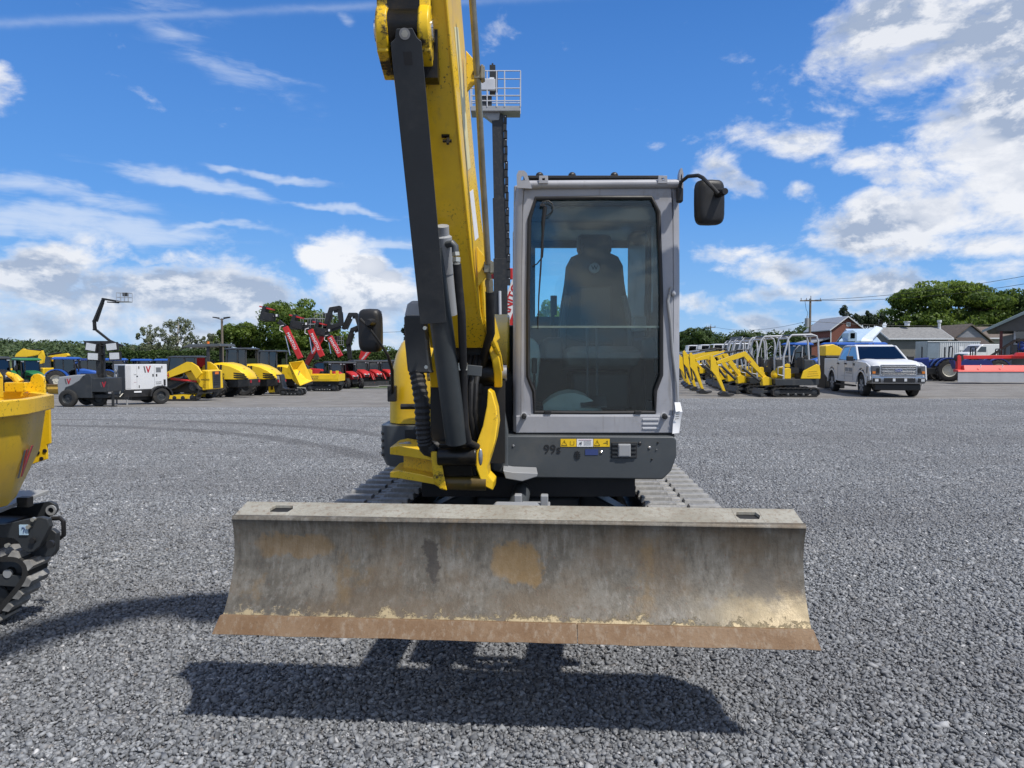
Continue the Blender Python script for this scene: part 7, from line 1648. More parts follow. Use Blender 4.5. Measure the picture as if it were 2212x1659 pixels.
def light_tower():
    T = thing('light_tower', at(196, 26.7), 'grey and black towable light tower with four flood lamps on a lowered mast', 'light tower', None, 0)
    mb = MB(); mb.prism([(-.90, .30), (-.92, .85), (-.86, 1.12), (-.20, 1.20), (.08, 1.20), (-.10, .98), (-.40, .80), (-.62, .72), (-.78, .45), (-.80, .30)][::-1], -.55, .55, 'y'); hd = mb.build('grey_cowl', M_grey, T, bevel=.03)
    mb = MB(); mb.prism([(-.78, .34), (-.60, .74), (-.38, .82), (-.08, 1.0), (.12, 1.22), (.28, 1.24), (.34, 1.08), (.34, .34)][::-1], -.54, .54, 'y'); mb.build('black_body', M_char, T, bevel=.02)
    logo(hd, (-.52, -.55, .96), (1, 0, 0), (0, 0, 1), .20, .006, (0, -1, 0))
    mb = MB(); mb.box((.62, -.05, .82), (.62, .95, .52)); b2 = mb.build('control_cabinet', M_char, T, bevel=.02); logo(b2, (.76, -.525, .84), (1, 0, 0), (0, 0, 1), .20, .006, (0, -1, 0))
    mb = MB(); mb.box((0, 0, .40), (1.7, .8, .12)); mb.box((.9, 0, .30), (1.0, .10, .10)); mb.build('chassis', M_blackm, T)
    for x, y in ((-.52, -.55), (-.52, .60)): wheel(T, x, y, .33, .19, M_char, 0, out=-1)
    mb = MB(); mb.cyl((.98, -.3, 0), (.98, -.3, .55), .05, n=8); mb.box((.98, -.3, .02), (.2, .2, .04)); mb.build('jack_stand', M_blackm, T)
    wheel(T, .36, -.15, .30, .18, M_char, 0, out=-1)
    zt = P(215, 737, 26.7).z-at(196, 26.7).z
    mb = MB(); mb.box((.34, 0, (zt+1.0)/2), (.18, .18, zt-1.0)); mb.box((.46, .06, (zt+1.0)/2), (.08, .12, zt-1.1)); mast = mb.build('mast', M_blackm, T, bevel=.01)
    mb = MB(); mb.box((.30, 0, zt-.04), (1.0, .10, .10)); mb.build('lamp_bar', M_blackm, mast)
    for u0, u1, v0, v1, tilt in ((186, 206, 742, 757, .18), (230, 251, 742, 756, -.12), (190, 211, 763, 777, .05), (237, 257, 762, 776, -.03)):
        Y = 26.5; a, b = P(u0, v1, Y), P(u1, v0, Y); o = at(196, 26.7); c = (a+b)/2-o; w, h = b.x-a.x, b.z-a.z
        mb = MB(); mb.box((c.x, c.y+.06, c.z), (w+.08, .10, h+.07), (0, tilt, 0)); lp = mb.build('flood_lamp', M_black, T, bevel=.01)
        mb = MB(); mb.box((c.x, c.y, c.z), (w, .02, h), (0, tilt, 0)); mb.build('lamp_glass', M_lens, lp)
        mb = MB(); mb.tube([(.34, 0, c.z+.05), (c.x, c.y+.12, c.z+.02)], .025, 6); mb.build('lamp_arm', M_blackm, T)
light_tower()
track_loader(401, 33.4, 'yellow compact track loader with black rear grille panel beside the white generator')
G = 'soil rollers parked side by side'
roller(481, 38.7, 'yellow soil roller with open canopy and orange beacon, nearest of the roller row', False, G)
roller(545, 42.4, 'yellow soil roller with closed cab and full striped hood, middle of the row', True, G)
roller(609, 46.2, 'yellow soil roller with closed cab half hidden behind the tipped skip', True, G)
def walk_dumper():
    o = at(634, 42.2); T = thing('walk_behind_dumper', o, 'small tracked walk-behind dumper with its yellow skip tipped up', 'dumper')
    for y in (-.32, .32): track_unit(T, -.05, y, 1.40, .42, .24)
    def q(x, z): return P(440*.864+x*.2187, (700*.864)+z*.2187, 42.2).x-o.x, P(440*.864+x*.2187, (700*.864)+z*.2187, 42.2).z-o.z
    def qq(x, z):
        u, v = 380.2+x*.2187, 604.8+z*.2187; p = P(u, v, 42.2); return (p.x-o.x, p.z-o.z)
    mb = MB(); mb.prism([qq(975, 930), qq(1050, 935), qq(1075, 1060), (qq(1115, 1075)), qq(1115, 1105), qq(1000, 1110), qq(975, 1000)][::-1], -.40, .40, 'y'); bd = mb.build('body', M_blackm, T, bevel=.02)
    mb = MB(); mb.prism([qq(1000, 945), qq(1040, 945), qq(1052, 1010), qq(1012, 1015)][::-1], -.412, -.40, 'y'); mb.build('control_panel', M_grey, bd)
    mb = MB(); mb.ring([qq(935, 1010), qq(995, 1005), qq(1000, 1105), qq(935, 1108)], [qq(952, 1035), qq(978, 1032), qq(980, 1080), qq(952, 1084)], -.38, .38, 'y'); mb.build('engine_guard', M_yellow_far, T)
    mb = MB(); mb.prism([qq(960, 1040), qq(985, 1040), qq(985, 1080), qq(960, 1080)][::-1], -.2, .2, 'y'); mb.build('engine', M_black, T)
    A, B, C, D = qq(1148, 815), qq(1228, 800), qq(1322, 1000), qq(1250, 1040)
    bk0, bk1 = qq(1110, 905), qq(1200, 1015)
    t = .05; f = -.52; b_ = .52
    def v3(p, y): return (p[0], y, p[1])
    mb = MB(); mb.add([v3(A, f), v3(B, b_), v3(C, b_), v3(D, f), v3(bk0, f+.1), v3(bk1, f+.1), v3(qq(1165, 880), b_-.08), v3(qq(1270, 985), b_-.08)], [(4, 6, 7, 5), (0, 4, 5, 3), (0, 1, 6, 4), (1, 2, 7, 6), (2, 3, 5, 7)]); 
    sk = mb.build('skip', M_yellow_far, T, smooth=False); sk.modifiers.new('solid', 'SOLIDIFY').thickness = .04
    mb = MB(); mb.tube([v3(A, f), v3(B, b_), v3(C, b_), v3(D, f)], .03, 6, closed=True); mb.build('skip_rim', M_yellow_far, sk)
    mb = MB(); mb.tube([v3(qq(1170, 1030), .1), v3(qq(1215, 900), .1)], .04, 8); mb.build('tipping_cylinder', M_chrome, T)
    mb = MB(); mb.tube([v3(qq(980, 935), -.3), v3(qq(950, 905), -.3), v3(qq(950, 905), .3), v3(qq(980, 935), .3)], .02, 6); mb.build('handle_bar', M_black, T)
    text('WACKER', .10, M_ink, sk, v3(((A[0]+bk1[0])/2-.02, (A[1]+bk1[1])/2+.1), f-.03), (.45, 0, -.9), (.9, 0, .45))
walk_dumper()
def bed_dumper():
    o = at(702, 55); T = thing('tracked_bed_dumper', o, 'yellow tracked carrier with low drop-side bed in front of the red telehandlers', 'dumper', None, rad(-3))
    for y in (-.55, .55): track_unit(T, -.05, y, 2.5, .58, .36)
    mb = MB(); mb.box((0, 0, .62), (2.5, 1.0, .25)); mb.build('chassis', M_blackm, T)
    mb = MB(); mb.span((-1.32, -.85, .80), (1.32, .85, .92)); mb.build('bed_floor', M_yellow_far, T, bevel=.01)
    mb = MB(); mb.span((-1.32, -.88, .92), (.65, -.83, 1.30)); sp_ = mb.build('bed_side', M_yellow_far, T, bevel=.01); text('WACKER', .16, M_ink, sp_, (-.55, -.883, 1.14), (1, 0, 0), (0, 0, 1)); text('NEUSON', .14, M_ink, sp_, (-.55, -.883, 1.0), (1, 0, 0), (0, 0, 1))
    for x0, x1, z in ((-1.32, -.80, 1.72), (.66, .80, 1.62), (1.10, 1.32, 1.60)): mb = MB(); mb.span((x0, -.87, .92), (x1, -.80, z)); mb.build('bed_stake', M_yellow_far, T, bevel=.01)
    mb = MB(); mb.span((.80, -.86, .92), (1.32, -.82, 1.32)); mb.span((-1.32, .82, .92), (1.32, .87, 1.32)); mb.span((-1.32, -.8, .92), (-1.27, .8, 1.62)); mb.span((1.27, -.8, .92), (1.32, .8, 1.35)); mb.build('bed_gate', M_yellow_far, T, bevel=.01)
bed_dumper()
# ------------------------------------------------------------------ red telehandlers and articulated lifts
def boxbeam(mb, a, b, w, h):
    a, b = Vector(a), Vector(b); d = (b-a).normalized(); s = Vector((0, 1, 0)); n = s.cross(d).normalized()
    if n.z < 0: n = -n
    mb.hexa([a-s*w/2-n*h/2, a+s*w/2-n*h/2, a+s*w/2+n*h/2, a-s*w/2+n*h/2, b-s*w/2-n*h/2, b+s*w/2-n*h/2, b+s*w/2+n*h/2, b-s*w/2+n*h/2])
def telehandler(ub, Y, pts, label, grp, head_col, lettering=True, headsz=1.0):
    """pts: boom foot, boom head, knuckle end as sight-line pairs (u, v)"""
    o = at(ub, Y); T = thing('telehandler', o, label, 'telehandler', grp)
    L3 = lambda u, v, dy=0: Vector((P(u, v, Y).x-o.x, dy, P(u, v, Y).z-o.z))
    for x in (-1.35, 1.35):
        for y in (-.95, .95): wheel(T, x, y, .58, .42, M_lgrey, 14, out=(1 if y > 0 else -1))
    mb = MB(); mb.prism([(-2.1, .65), (2.2, .65), (2.3, 1.1), (1.9, 1.75), (.6, 1.85), (-2.2, 1.5)][::-1], -.45, .45, 'y'); ch = mb.build('chassis', M_red, T, bevel=.03)
    mb = MB(); mb.loft([[(-.9, -1.1, .7), (.8, -1.1, .7), (.8, -.46, .7), (-.9, -.46, .7)], [(-.95, -1.1, 1.3), (.95, -1.1, 1.3), (.95, -.46, 1.3), (-.95, -.46, 1.3)]]); mb.build('cab_base', M_black, T)
    mb = MB(); mb.tube([(-.9, -1.1, 1.3), (-.75, -1.05, 2.2), (-.3, -1.02, 2.42), (.3, -1.02, 2.42), (.8, -1.05, 2.1), (.98, -1.1, 1.3)], .05, 6); mb.build('cab_frame', M_black, T)
    mb = MB(); quadwin(mb, [(-.88, -1.09, 1.3), (.96, -1.09, 1.3), (.78, -1.04, 2.1), (.3, -1.01, 2.40), (-.3, -1.01, 2.40), (-.73, -1.04, 2.2)], .01); quadwin(mb, [(.97, -1.1, 1.3), (.97, -.46, 1.3), (.79, -.46, 2.1), (.79, -1.05, 2.1)], .01); mb.build('cab_window', M_glassf, T, smooth=False)
    mb = MB(); mb.box((0, -.76, 2.45), (.9, .66, .05)); mb.build('cab_roof', M_black, T, bevel=.02)
    mb = MB(); mb.box((1.1, .75, 1.2), (1.5, .55, .6)); mb.build('engine_cover', M_red, T, bevel=.05)
    a, b, c = L3(*pts[0], dy=.2), L3(*pts[1], dy=.2), L3(*pts[2], dy=.2)
    mb = MB(); boxbeam(mb, a, b, .38, .52); bm_ = mb.build('boom', M_red, T, bevel=.03)
    if lettering:
        d = (b-a).normalized(); n = Vector((0, 1, 0)).cross(d); n = n if n.z > 0 or n.x < 0 else -n
        m = a.lerp(b, .55)+Vector((0, -.20, 0)); yd = Vector((d.z, 0, -d.x)) if d.x < 0 else Vector((-d.z, 0, d.x))
        text('MANITOU', .40, M_whitep, bm_, m, d if d.x >= 0 else -d, yd if yd.z > 0 else -yd, bold=.006)
    mb = MB(); mb.tube([b+Vector((-.1, -.2, .15)), b+Vector((-.45, -.22, .05)), b+Vector((-.5, -.22, -.35)), b+Vector((-.2, -.22, -.5))], .04, 6); mb.build('hose_loop', M_whitep, bm_)
    mb = MB(); mb.cyl(a.lerp(b, .75)+Vector((-.35, -.1, -.1)), a+Vector((-1.0, -.1, .3)), .06, n=8); mb.build('lift_cylinder', M_chrome, T)
    mb = MB(); boxbeam(mb, b, b.lerp(c, .45)+Vector((.1, 0, .1)), .26, .42); jb = mb.build('boom_head', M_black, T, bevel=.02)
    k = headsz; mb = MB(); p = c
    mb.box(p, (1.2*k, 1.3*k, .75*k), (0, .2, 0)); mb.box(p+Vector((-.3*k, 0, .6*k)), (.35*k, 1.2*k, .9*k), (0, .3, 0)); mb.box(p+Vector((.7*k, 0, .1)), (.7, .35, .3)); 
    for s in (-.5, .5): mb.prism([(p.x-1.0*k, p.z-.2), (p.x-.3*k, p.z-.5*k), (p.x+.3*k, p.z-.5*k), (p.x-.3*k, p.z-.35*k)], s-.06, s+.06, 'y')
    at_ = mb.build('grapple', M_blackm, T, bevel=.03)
    mb = MB(); mb.box(p+Vector((-.1*k, 0, .85*k)), (1.3*k, .9*k, .12*k), (0, .25, 0)); mb.build('grapple_frame', M_red, at_)
    for dx in (.55, .95): mb = MB(); mb.box(p+Vector((dx*k, -.36, .12)), (.16, .06, .22)); mb.build('marker', M_whitep, at_)
    return T
GT = 'red telehandlers with raised booms'
telehandler(654, 71, ((648, 774), (615, 706), (578, 684)), 'red telehandler with raised boom, leftmost of the three in front of the tallest tree', GT, M_blackm)
telehandler(700, 72.5, ((695, 770), (669, 712), (642, 702)), 'red telehandler with raised boom partly crossed by a red lift arm', GT, M_blackm)
telehandler(742, 74, ((735, 770), (711, 727), (692, 716)), 'red telehandler with raised boom, rightmost of the three with round cab in front', GT, M_blackm)
def lift(u, Y, lower, upper, label, basket, grp, lcol=M_red, dark=M_blackm, head=0, lettering=True, base=True, tk=1.0):
    o = at(u, Y); T = thing('boom_lift', o, label, 'boom lift', grp)
    L3 = lambda p, dy=0: Vector((P(p[0], p[1], Y).x-o.x, dy, P(p[0], p[1], Y).z-o.z))
    if base:
        for x in (-.9, .9):
            for y in (-.8, .8): wheel(T, x, y, .45, .34, M_char, 0, out=(1 if y > 0 else -1))
        mb = MB(); mb.box((0, 0, .6), (2.4, 1.2, .35)); mb.build('chassis', M_blackm, T); mb = MB(); mb.loft([[(-1.0, -.5, .8), (.8, -.5, .8), (.8, .5, .8), (-1.0, .5, .8)], [(-.9, -.45, 1.4), (.4, -.45, 1.2), (.4, .45, 1.2), (-.9, .45, 1.4)]]); mb.build('turret', lcol, T, bevel=.03)
    pl = [L3(p, .1) for p in lower]; 
    for i in range(len(pl)-1): mb = MB(); boxbeam(mb, pl[i], pl[i+1], .34*tk, .50*tk); ob = mb.build('lower_arm', lcol, T, bevel=.02)
    if lettering:
        a, b = pl[0], pl[-1]; d = (b-a).normalized(); yd = Vector((-d.z, 0, d.x)); text('MANITOU', .30, M_whitep, ob, a.lerp(b, .6)+Vector((0, -.18, 0)), d, yd if yd.z > 0 else -yd, bold=.004)
    pu = [L3(p, -.1) for p in upper]
    for i in range(len(pu)-1):
        mb = MB(); 
        for dy in (-.16, .16): boxbeam(mb, pu[i]+Vector((0, dy, 0)), pu[i+1]+Vector((0, dy, 0)), .12*tk, .42*tk)
        boxbeam(mb, pu[i].lerp(pu[i+1], .1)+Vector((.2, 0, -.3)), pu[i].lerp(pu[i+1], .9)+Vector((.2*tk, 0, -.3*tk)), .22*tk, .24*tk)
        mb.build('upper_arm', dark, T)
    for p in pu[:-1]: mb = MB(); mb.cyl(p+Vector((0, -.25, 0)), p+Vector((0, .25, 0)), .22*tk, n=12); mb.build('knuckle', dark, T)
    c = pu[-1]; w, h, dp = basket[0], basket[1], .9; x = c.x+basket[2]
    mb = MB(); r = .022
    for z in (0, h*.5, h):
        mb.tube([(x-w/2, -dp/2, c.z+z), (x+w/2, -dp/2, c.z+z), (x+w/2, dp/2, c.z+z), (x-w/2, dp/2, c.z+z)], r, 5, closed=True)
    for px in (-w/2, -w/6, w/6, w/2):
        for py in (-dp/2, dp/2): mb.tube([(x+px, py, c.z), (x+px, py, c.z+h)], r, 5)
    bk = mb.build('basket', M_grey, T); mb = MB(); mb.box((x, 0, c.z), (w, dp, .08)); mb.build('basket_floor', M_grey, bk)
    mb = MB(); mb.box((x+w*.1, 0, c.z+h*.85), (.5, .3, .4)); mb.build('control_box', M_char, bk)
    return T
GL = 'articulated boom lifts between the telehandlers'
lift(668, 76, ((660, 789), (697, 726)), ((697, 722), (716, 668), (734, 665), (737, 700), (700, 712)), 'red boom lift whose lower arm leans right beneath a black folded arm', (2.3, 1.15, -1.2), GL)
lift(776, 77, ((768, 795), (806, 747)), ((744, 708), (757, 680), (770, 680), (783, 722), (790, 745)), 'red boom lift with black folded arm just left of the door mirror', (1.4, .9, -3.2), GL)
lift(800, 78, ((780, 775), (796, 722)), ((796, 722), (801, 700), (803, 690)), 'red and dark blue boom lift partly hidden behind the left door mirror', (1.2, .9, .4), GL, dark=M_navy, lettering=False)
lift(690, 80, ((684, 778), (676, 735)), ((676, 735), (668, 706), (676, 690), (694, 700)), 'black loader arm with grey cage standing between the first two telehandlers', (1.8, 1.2, .3), GL, lcol=M_blackm, lettering=False)
lift(752, 82, ((756, 775), (752, 740)), ((752, 740), (762, 712), (776, 706), (786, 720)), 'black loader arm just right of the third telehandler, furthest back', (1.2, 1.0, .3), GL, lcol=M_blackm, lettering=False)
lift(250, 78, ((264, 748), (236, 736), (207, 713)), ((206, 712), (205, 694), (225, 646), (259, 652)), 'black articulated boom lift with a small basket high above the tractors at left', (1.25, .95, .5), None, lcol=M_blackm, lettering=False, tk=.5)

def mast_platform():
    Y = 56; o = at(1078, Y); T = thing('rotating_telehandler', o, 'tall black telescopic mast with grey work platform behind the excavator boom', 'telehandler')
    L3 = lambda u, v, dy=0: Vector((P(u, v, Y).x-o.x, dy, P(u, v, Y).z-o.z))
    for x in (-1.6, 1.6):
        for y in (-1, 1): wheel(T, x, y, .6, .45, M_lgrey, 14, out=y)
    mb = MB(); mb.box((0, 0, 1.0), (4.6, 1.6, .6)); mb.build('chassis', M_red, T, bevel=.05); mb = MB(); mb.box((-.2, 0, 1.9), (3.2, 1.8, 1.1)); mb.build('turret', M_red, T, bevel=.08)
    mb = MB(); mb.box((1.6, -.8, 2.0), (1.2, .9, 1.5)); mb.build('operator_cab', M_glassd, T)
    for (u0, v0, u1, v1, w, d) in ((1083, 800, 1081, 560, 1.08, .9), (1082, 570, 1078, 430, .98, .8), (1079, 440, 1075, 250, .88, .7)):
        a, b = L3(u0, v0), L3(u1, v1); mb = MB(); mb.hexa([a+Vector((-w/2, -d/2, 0)), a+Vector((w/2, -d/2, 0)), a+Vector((w/2, d/2, 0)), a+Vector((-w/2, d/2, 0)), b+Vector((-w/2, -d/2, 0)), b+Vector((w/2, -d/2, 0)), b+Vector((w/2, d/2, 0)), b+Vector((-w/2, d/2, 0))]); mb.build('mast_section', M_blackm, T, bevel=.03)
    mb = MB(); mb.tube([L3(1080, 745, -.55), L3(1081, 690, -.55), L3(1080, 630, -.52)], .11, 8); mb.build('mast_cylinder', M_lgrey, T)
    for i in range(22):
        v = 262+i*16.5; mb = MB(); c = L3(1090+i*.40, v, -.36); mb.box(c+Vector((.05-.03*(i % 2), 0, 0)), (.26, .22, .66)); mb.build('chain_link', M_blackm, T)
        if i % 3 == 0: mb = MB(); mb.box(c+Vector((.07, -.12, .2)), (.07, .06, .07)); mb.build('link_bolt', M_lgrey, T)
    # second red boom beside the mast, its lettering climbing to the right
    mb = MB(); a, b = L3(1082, 705, 1.2), L3(1125, 590, 1.2); boxbeam(mb, a, b, .5, 1.0); rb = mb.build('outer_boom', M_whitep, T, bevel=.03)
    d = (b-a).normalized(); text('MANITOU', .9, M_red, rb, a.lerp(b, .5)+Vector((0, -.27, 0)), d, Vector((-d.z, 0, d.x)), bold=.02)
    mb = MB(); boxbeam(mb, a+Vector((.55, .0, -.3)), b+Vector((.75, .0, -.1)), .52, .35); mb.build('boom_rail', M_red, T)
    mb = MB(); boxbeam(mb, L3(1044, 700, .6), L3(1046, 590, .6), .6, .55); boxbeam(mb, L3(1040, 588, .6), L3(1108, 590, .6), .6, .85); mb.build('boom_yoke', M_red, T, bevel=.05)
    # platform
    x0, x1, zb, zt = L3(1018, 247).x, L3(1124, 247).x, L3(1070, 247).z, L3(1070, 162).z; D = 1.6
    pf = MB(); pf.span((x0, -D/2, zb), (x1, D/2, zb+.38)); pl = pf.build('platform_floor', M_grey, T, bevel=.03)
    mb = MB(); h = zt-zb
    for z in (.75, 1.15, 1.7, h): 
        mb.tube([(x0, -D/2, zb+z), (x1, -D/2, zb+z), (x1, D/2, zb+z), (x0, D/2, zb+z)], .045, 6, closed=True)
    for x in (x0, x0+(x1-x0)*.33, x0+(x1-x0)*.52, x0+(x1-x0)*.68, x1):
        for y in (-D/2, D/2): mb.tube([(x, y, zb+.3), (x, y, zb+h)], .05, 6)
    mb.build('guard_rail', M_lgrey, pl)
    mb = MB(); mb.box((L3(1053, 0).x, -.7, zb+h*.66), (1.25, .3, .85)); mb.build('control_console', M_lgrey, pl, bevel=.05)
    mb = MB(); mb.box((L3(1050, 0).x, -.6, zb+h*.25), (.9, .3, .85)); mb.build('tool_box', M_char, pl)
    mb = MB(); c = L3(1064, 165); mb.box((c.x, 0, c.z-.3), (.45, .5, 2.2)); mb.box((c.x+.3, 0, c.z-.4), (.2, .3, 1.6)); mb.cyl((c.x, 0, c.z+.6), (c.x, 0, c.z+1.0), .08, n=8); mb.build('mast_head', M_blackm, T, bevel=.03)
    mb = MB(); mb.box((c.x-.05, -.30, c.z-.35), (.35, .06, .3)); mb.build('mast_label', M_whitep, T)
    mb = MB(); mb.prism([(L3(1040, 0).x, zb), (L3(1080, 0).x, zb), (L3(1078, 0).x, zb-.55), (L3(1062, 0).x, zb-.6)][::-1], -.4, .4, 'y'); mb.build('platform_bracket', M_grey, T, bevel=.04)
mast_platform()
# ------------------------------------------------------------------ tractors
GR = 'red tractors and loaders parked behind the excavator cover'
tractor(776, 72, 302, 'red and black tractor with cab and loader, leftmost under the black folded arm', M_red, M_char, M_lgrey, 1.0, True, True, GR, fend=M_black)
tractor(803, 74, 302, 'red tractor with round black cab directly below the left door mirror', M_red, M_char, M_lgrey, .98, True, True, GR, fend=M_black)
tractor(830, 75, 302, 'red tractor with cab just left of the excavator side cover', M_red, M_char, M_lgrey, .98, True, False, GR, fend=M_black)
tractor(852, 80, 302, 'far red tractor glimpsed above the yellow side cover', M_red, M_char, M_lgrey, .98, True, False, GR, fend=M_black)
tractor(722, 66, 302, 'red tractor with large black cab right behind the low drop-side bed', M_red, M_char, M_lgrey, .95, True, False, GR, fend=M_black)
tractor(752, 68, 302, 'red and black tractor between the drop-side bed and the leftmost loader tractor', M_red, M_char, M_lgrey, .95, True, False, GR, fend=M_black)
GB = 'blue tractors behind the generator'
tractor(158, 61, 15, 'blue tractor with white rear wheel rim between the green tractor and the light tower', M_blue, M_blue, M_rim, 1.05, True, False, GB)
tractor(262, 66, 20, 'blue cab tractor directly behind the white generator', M_blue, M_blue, M_rim, 1.06, True, False, GB)
tractor(318, 70, 20, 'blue cab tractor between generator and track loader, set further back', M_blue, M_blue, M_rim, 1.04, True, False, GB)
tractor(366, 72, 22, 'blue cab tractor behind the dark cab of the track loader', M_blue, M_blue, M_rim, 1.04, True, False, GB)
tractor(205, 74, 20, 'blue cab tractor showing only its dark blue roof behind the nearer blue one', M_blue, M_navy, M_rim, 1.05, True, False, GB)
tractor(62, 51, -35, 'green tractor with green roof and black cab behind the dumper tub', M_green, M_green, mat('yellow_rim', (.6, .45, .02), .4), .92, True, False, None)
tractor(-5, 50, -35, 'dark tractor with black roof cut by the left edge, lime seat inside', M_blackm, M_char, M_lgrey, .95, True, False, None)
def old_blade():
    o = at(132, 44); T = thing('grader_blade', o, 'rusty yellow grader blade standing between green tractor and light tower', 'blade')
    mb = MB(); mb.prism([(-.2, .05), (.02, .05), (-.08, .35), (.0, .66), (.06, .66), (.0, .35), (.1, .05)], -.85, .65, 'x'); mb.build('mouldboard', M_oldyellow, T)
    mb = MB(); mb.box((-.1, -.05, .64), (1.5, .10, .05)); mb.build('top_edge', M_rust, T); mb = MB(); mb.box((-.1, .5, .25), (.3, 1.0, .2)); mb.build('frame', M_blackm, T)
old_blade()
def far_excavator(u, Y, pts, label, arm=True, cabcol=M_char):
    o = at(u, Y); T = thing('excavator', o, label, 'excavator', 'distant yellow excavators at left')
    L3 = lambda p: (P(p[0], p[1], Y).x-o.x, P(p[0], p[1], Y).z-o.z)
    for y in (-.9, .9): track_unit(T, 0, y, 3.2, .7, .45)
    mb = MB(); mb.box((0, 0, 1.35), (3.2, 2.2, 1.0)); mb.build('upper_body', M_yellow_far, T, bevel=.1)
    cab_box(T, -.6, .8, 1.0, 1.5, 2.9, cabcol, cabcol, .1, .05, .06, .1)
    p = [L3(q) for q in pts]; mb = MB(); mb.prism(p, -.2, .2, 'y'); bm_ = mb.build('boom', M_yellow_far, T, bevel=.02)
    if arm:
        q = [L3(a) for a in ((92, 757), (96, 770), (94, 784), (88, 786), (84, 775), (86, 762))]; mb = MB(); mb.prism(q[::-1], -.15, .15, 'y'); mb.build('dipper_arm', M_yellow_far, T); a, b = L3((52, 756)), L3((88, 757)); mb = MB(); mb.cyl((a[0], 0, a[1]), (b[0], 0, b[1]), .10, n=8); mb.build('arm_cylinder', M_black, T)
    else:
        logo(bm_, ((p[0][0]+p[2][0])/2, -.2, (p[0][1]+p[2][1])/2), (1, 0, .2), (-.2, 0, 1), .38, .01, (0, -1, 0)); mb = MB(); a, b = L3((104, 766)), L3((132, 762)); mb.cyl((a[0], 0, a[1]), (b[0], 0, b[1]), .10, n=8); mb.build('arm_cylinder', M_black, T)
far_excavator(48, 70, ((28, 783), (38, 764), (52, 753), (58, 755), (92, 759), (86, 766), (60, 771), (48, 776), (43, 784))[::-1], 'distant yellow excavator with arched boom above the green tractor')
far_excavator(100, 74, ((97, 783), (103, 771), (112, 768), (146, 763), (150, 768), (140, 774), (118, 779), (110, 783))[::-1], 'distant yellow excavator whose straight boom points right beside the blue tractor roof', False)
# ------------------------------------------------------------------ right side
GM = 'mini excavators in a row'
names = ['mini excavator with open canopy, nearest in the row beside the pickup truck', 'mini excavator with open canopy, second in the row behind the nearest one', 'mini excavator with open canopy, third of the canopied row', 'mini excavator with open canopy, fourth of the canopied row', 'mini excavator with open canopy, fifth of the canopied row', 'mini excavator with open canopy, farthest and leftmost of the canopied row']
pos = [(10.62, 27.0, 180), (10.30, 29.0, 182), (10.55, 31.2, 183), (10.85, 33.3, 182), (11.25, 35.4, 183), (11.7, 37.6, 182)]
proto = {}
for k, (x, y, h) in enumerate(pos):
    o = Vector((x, y, ground_z(x, y))); lb = 'yellow and black '+names[k]; v = k % 3
    if v not in proto: proto[v] = mini_ex(o, h, lb, GM, v)
    else: dup(proto[v], o, rad(h), lb, GM)
cb = None
GC = 'cabbed mini excavators further back'
for k, (u, Y, lb) in enumerate(((1592, 42, 'white framed cab mini excavator nearest behind the yellow booms'), (1549, 45, 'white framed cab mini excavator in the middle of the back row'), (1522, 47.5, 'white framed cab mini excavator, third in the back row'), (1495, 50, 'white framed cab mini excavator closest to the silver excavator cab'))):
    if cb is None: cb = mini_ex(at(u, Y), 181, lb, GC, 0, True)
    else: dup(cb, at(u, Y), rad(181-k), lb, GC)
pickup(Vector((14.72, 29.1, 0)), -98, 'white crew-cab pickup truck with chrome grille and lettered door parked facing the camera')
GB2 = 'blue cab tractors behind the pickup truck'
tractor(1800, 43, 200, 'blue roofed tractor left of the pickup truck cab', M_blue, M_blue, M_rim, .88, True, False, GB2)
tractor(1868, 46, 200, 'blue roofed tractor showing above the pickup truck roof', M_blue, M_blue, M_rim, .90, True, False, GB2)
tractor(1712, 50, 200, 'blue roofed tractor behind the canopies of the mini excavators', M_blackm, M_blue, M_rim, .92, True, False, GB2)
GB3 = 'dark blue compact tractors with folded roll bars'
tractor(2012, 43.5, 160, 'dark blue compact tractor with upright roll bar and loader right of the pickup', M_navy, M_navy, M_rim, .84, False, True, GB3)
tractor(2062, 45, 165, 'dark blue compact tractor with cream rear rim left of the red mower', M_navy, M_navy, M_rim, .84, False, False, GB3)
tractor(2120, 49, 165, 'dark blue compact tractor partly hidden behind the red mower beam', M_navy, M_navy, M_rim, .80, False, True, GB3)
def far_hitch():
    o = at(1795, 33); T = thing('yellow_hopper', Vector((o.x, o.y, o.z)), 'yellow machine end showing above the pickup bed at its left', 'attachment')
    mb = MB(); mb.prism([(-.45, 1.55), (.25, 1.55), (.5, 1.75), (.2, 1.95), (-.1, 2.08), (-.45, 2.0)], -.4, .4, 'y'); mb.build('yellow_hood', M_yellow_far, T, bevel=.03)
    mb = MB(); mb.box((0, 0, .8), (.9, .9, 1.5)); mb.build('body', M_blackm, T, bevel=.03); T.name = 'plate_machine'
far_hitch()
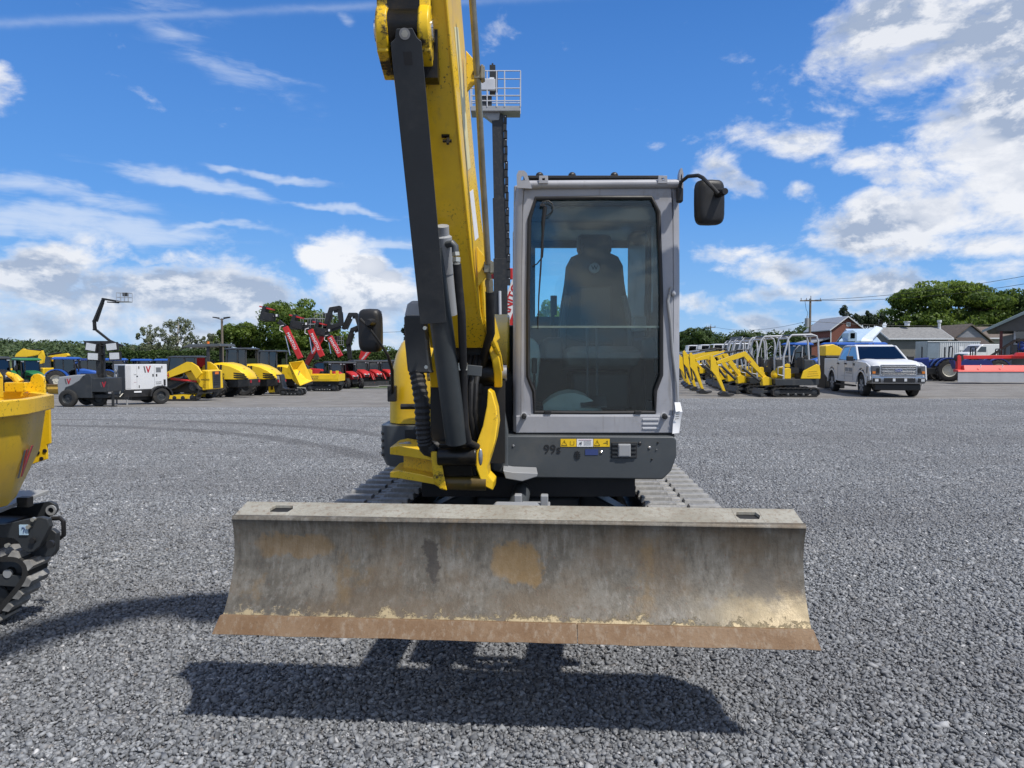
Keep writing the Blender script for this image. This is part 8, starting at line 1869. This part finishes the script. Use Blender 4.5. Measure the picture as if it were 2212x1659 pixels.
def mower():
    Y = 39.5; x0 = GX(2055, Y); T = thing('disc_mower', Vector((x0+2.4, Y, 0)), 'long red disc mower with grey cloth skirt at the right edge', 'mower'); ox = -2.4
    n = 26; mb = MB(); secs = []
    for i in range(n+1):
        x = ox+4.9*i/n; k = .014*math.sin(i*1.7)+.01*math.sin(i*3.1); secs.append([(x, -.62+k, .10+k*.3), (x, -.60, .66), (x, -.57, .66), (x, -.59+k, .10+k*.3)])
    mb.loft(secs); mb.build('cloth_skirt', mat('grey_tarpaulin', (.34, .35, .37), .6, 0, .25, (.30, .30, .31), 2, .06), T, ang=60)
    mb = MB(); mb.hexa([(ox-.02, -.64, .66), (2.5, -.64, .66), (2.5, .1, .66), (ox+.15, .1, .66), (ox, -.60, .74), (2.5, -.60, .74), (2.5, .05, .82), (ox+.15, .05, .82)]); mb.hexa([(ox+.45, -.45, .74), (2.5, -.45, .74), (2.5, .4, .8), (ox+.45, .4, .8), (ox+.5, -.30, 1.02), (2.5, -.30, 1.02), (2.5, .3, 1.02), (ox+.5, .3, 1.02)]); mb.build('mower_deck', M_redm, T, bevel=.02)
    mb = MB(); mb.prism([(ox+.22, .72), (ox+.42, .72), (ox+.42, 1.5), (ox+.30, 1.6), (ox+.2, 1.5)], -.2, .0, 'y'); mb.build('upright', M_red, T, bevel=.02)
    mb = MB(); mb.prism([(ox+.45, 1.36), (2.3, 1.40), (2.3, 1.68), (.8, 1.58), (ox+.5, 1.56)], .0, .18, 'y'); mb.prism([(.9, 1.5), (2.6, 1.5), (2.6, 1.72), (1.1, 1.72)], -.25, -.05, 'y'); mb.build('carry_beam', M_red, T, bevel=.02)
    mb = MB(); mb.lathe([(0, -.10), (.22, -.10), (.25, 0), (.22, .10), (0, .10)], (ox+.36, -.05, 1.42), 'y', 16); mb.build('hub_wheel', M_blackm, T)
    mb = MB(); mb.hexa([(ox+.6, .5, .8), (.4, .5, .8), (.4, .9, .8), (ox+.6, .9, .8), (ox+.4, .5, 1.3), (.1, .5, 1.3), (.1, .9, 1.3), (ox+.4, .9, 1.3)]); mb.build('blue_frame', M_navy, T)
    for x in (ox+1.3, ox+2.5): mb = MB(); mb.cyl((x, -.5, .9), (x, -.5, 1.08), .02, n=6); mb.build('skirt_pin', M_whitep, T)
mower()
def van():
    Y = 78; o = at(2120, Y); o.z = .66; T = thing('panel_van', o, 'white panel van parked in front of the beige building', 'van', None, rad(188)); w = .98
    mb = MB(); secs = []
    prof = [(-2.6, .45), (2.55, .45), (2.65, .75), (2.55, 1.12), (1.65, 1.30), (.95, 2.0), (.6, 2.12), (-2.4, 2.12), (-2.6, 1.9)]
    mb.prism(prof, -w, w, 'y'); mb.build('body', M_white, T, bevel=.06)
    for s in (-1, 1):
        mb = MB(); mb.prism([(.35, 1.28), (1.45, 1.28), (1.0, 1.85), (.35, 1.85)], s*(w+.005)-.005, s*(w+.005)+.005, 'y'); mb.build('door_window', M_glassd, T, smooth=False)
        for x in (.25, 1.5): mb = MB(); mb.box((x, s*(w+.003), 1.0), (.02, .01, 1.0)); mb.build('door_gap', M_grey, T)
        for x in (-1.6, 1.75): wheel(T, x, s*.86, .37, .24, M_char, 0, out=s)
        mb = MB(); mb.box((2.62, s*.72, .92), (.08, .30, .18)); mb.build('headlight', M_lens, T)
    mb = MB(); quadwin(mb, [(1.66, -.86, 1.32), (1.66, .86, 1.32), (1.02, .80, 1.97), (1.02, -.80, 1.97)], -.02); mb.build('windscreen', M_glassd, T, smooth=False)
    mb = MB(); mb.box((2.66, 0, .88), (.06, 1.0, .28)); mb.build('grille', M_ink, T); mb = MB(); mb.box((2.66, 0, .52), (.14, 1.9, .2)); mb.build('bumper', M_char, T)
van()
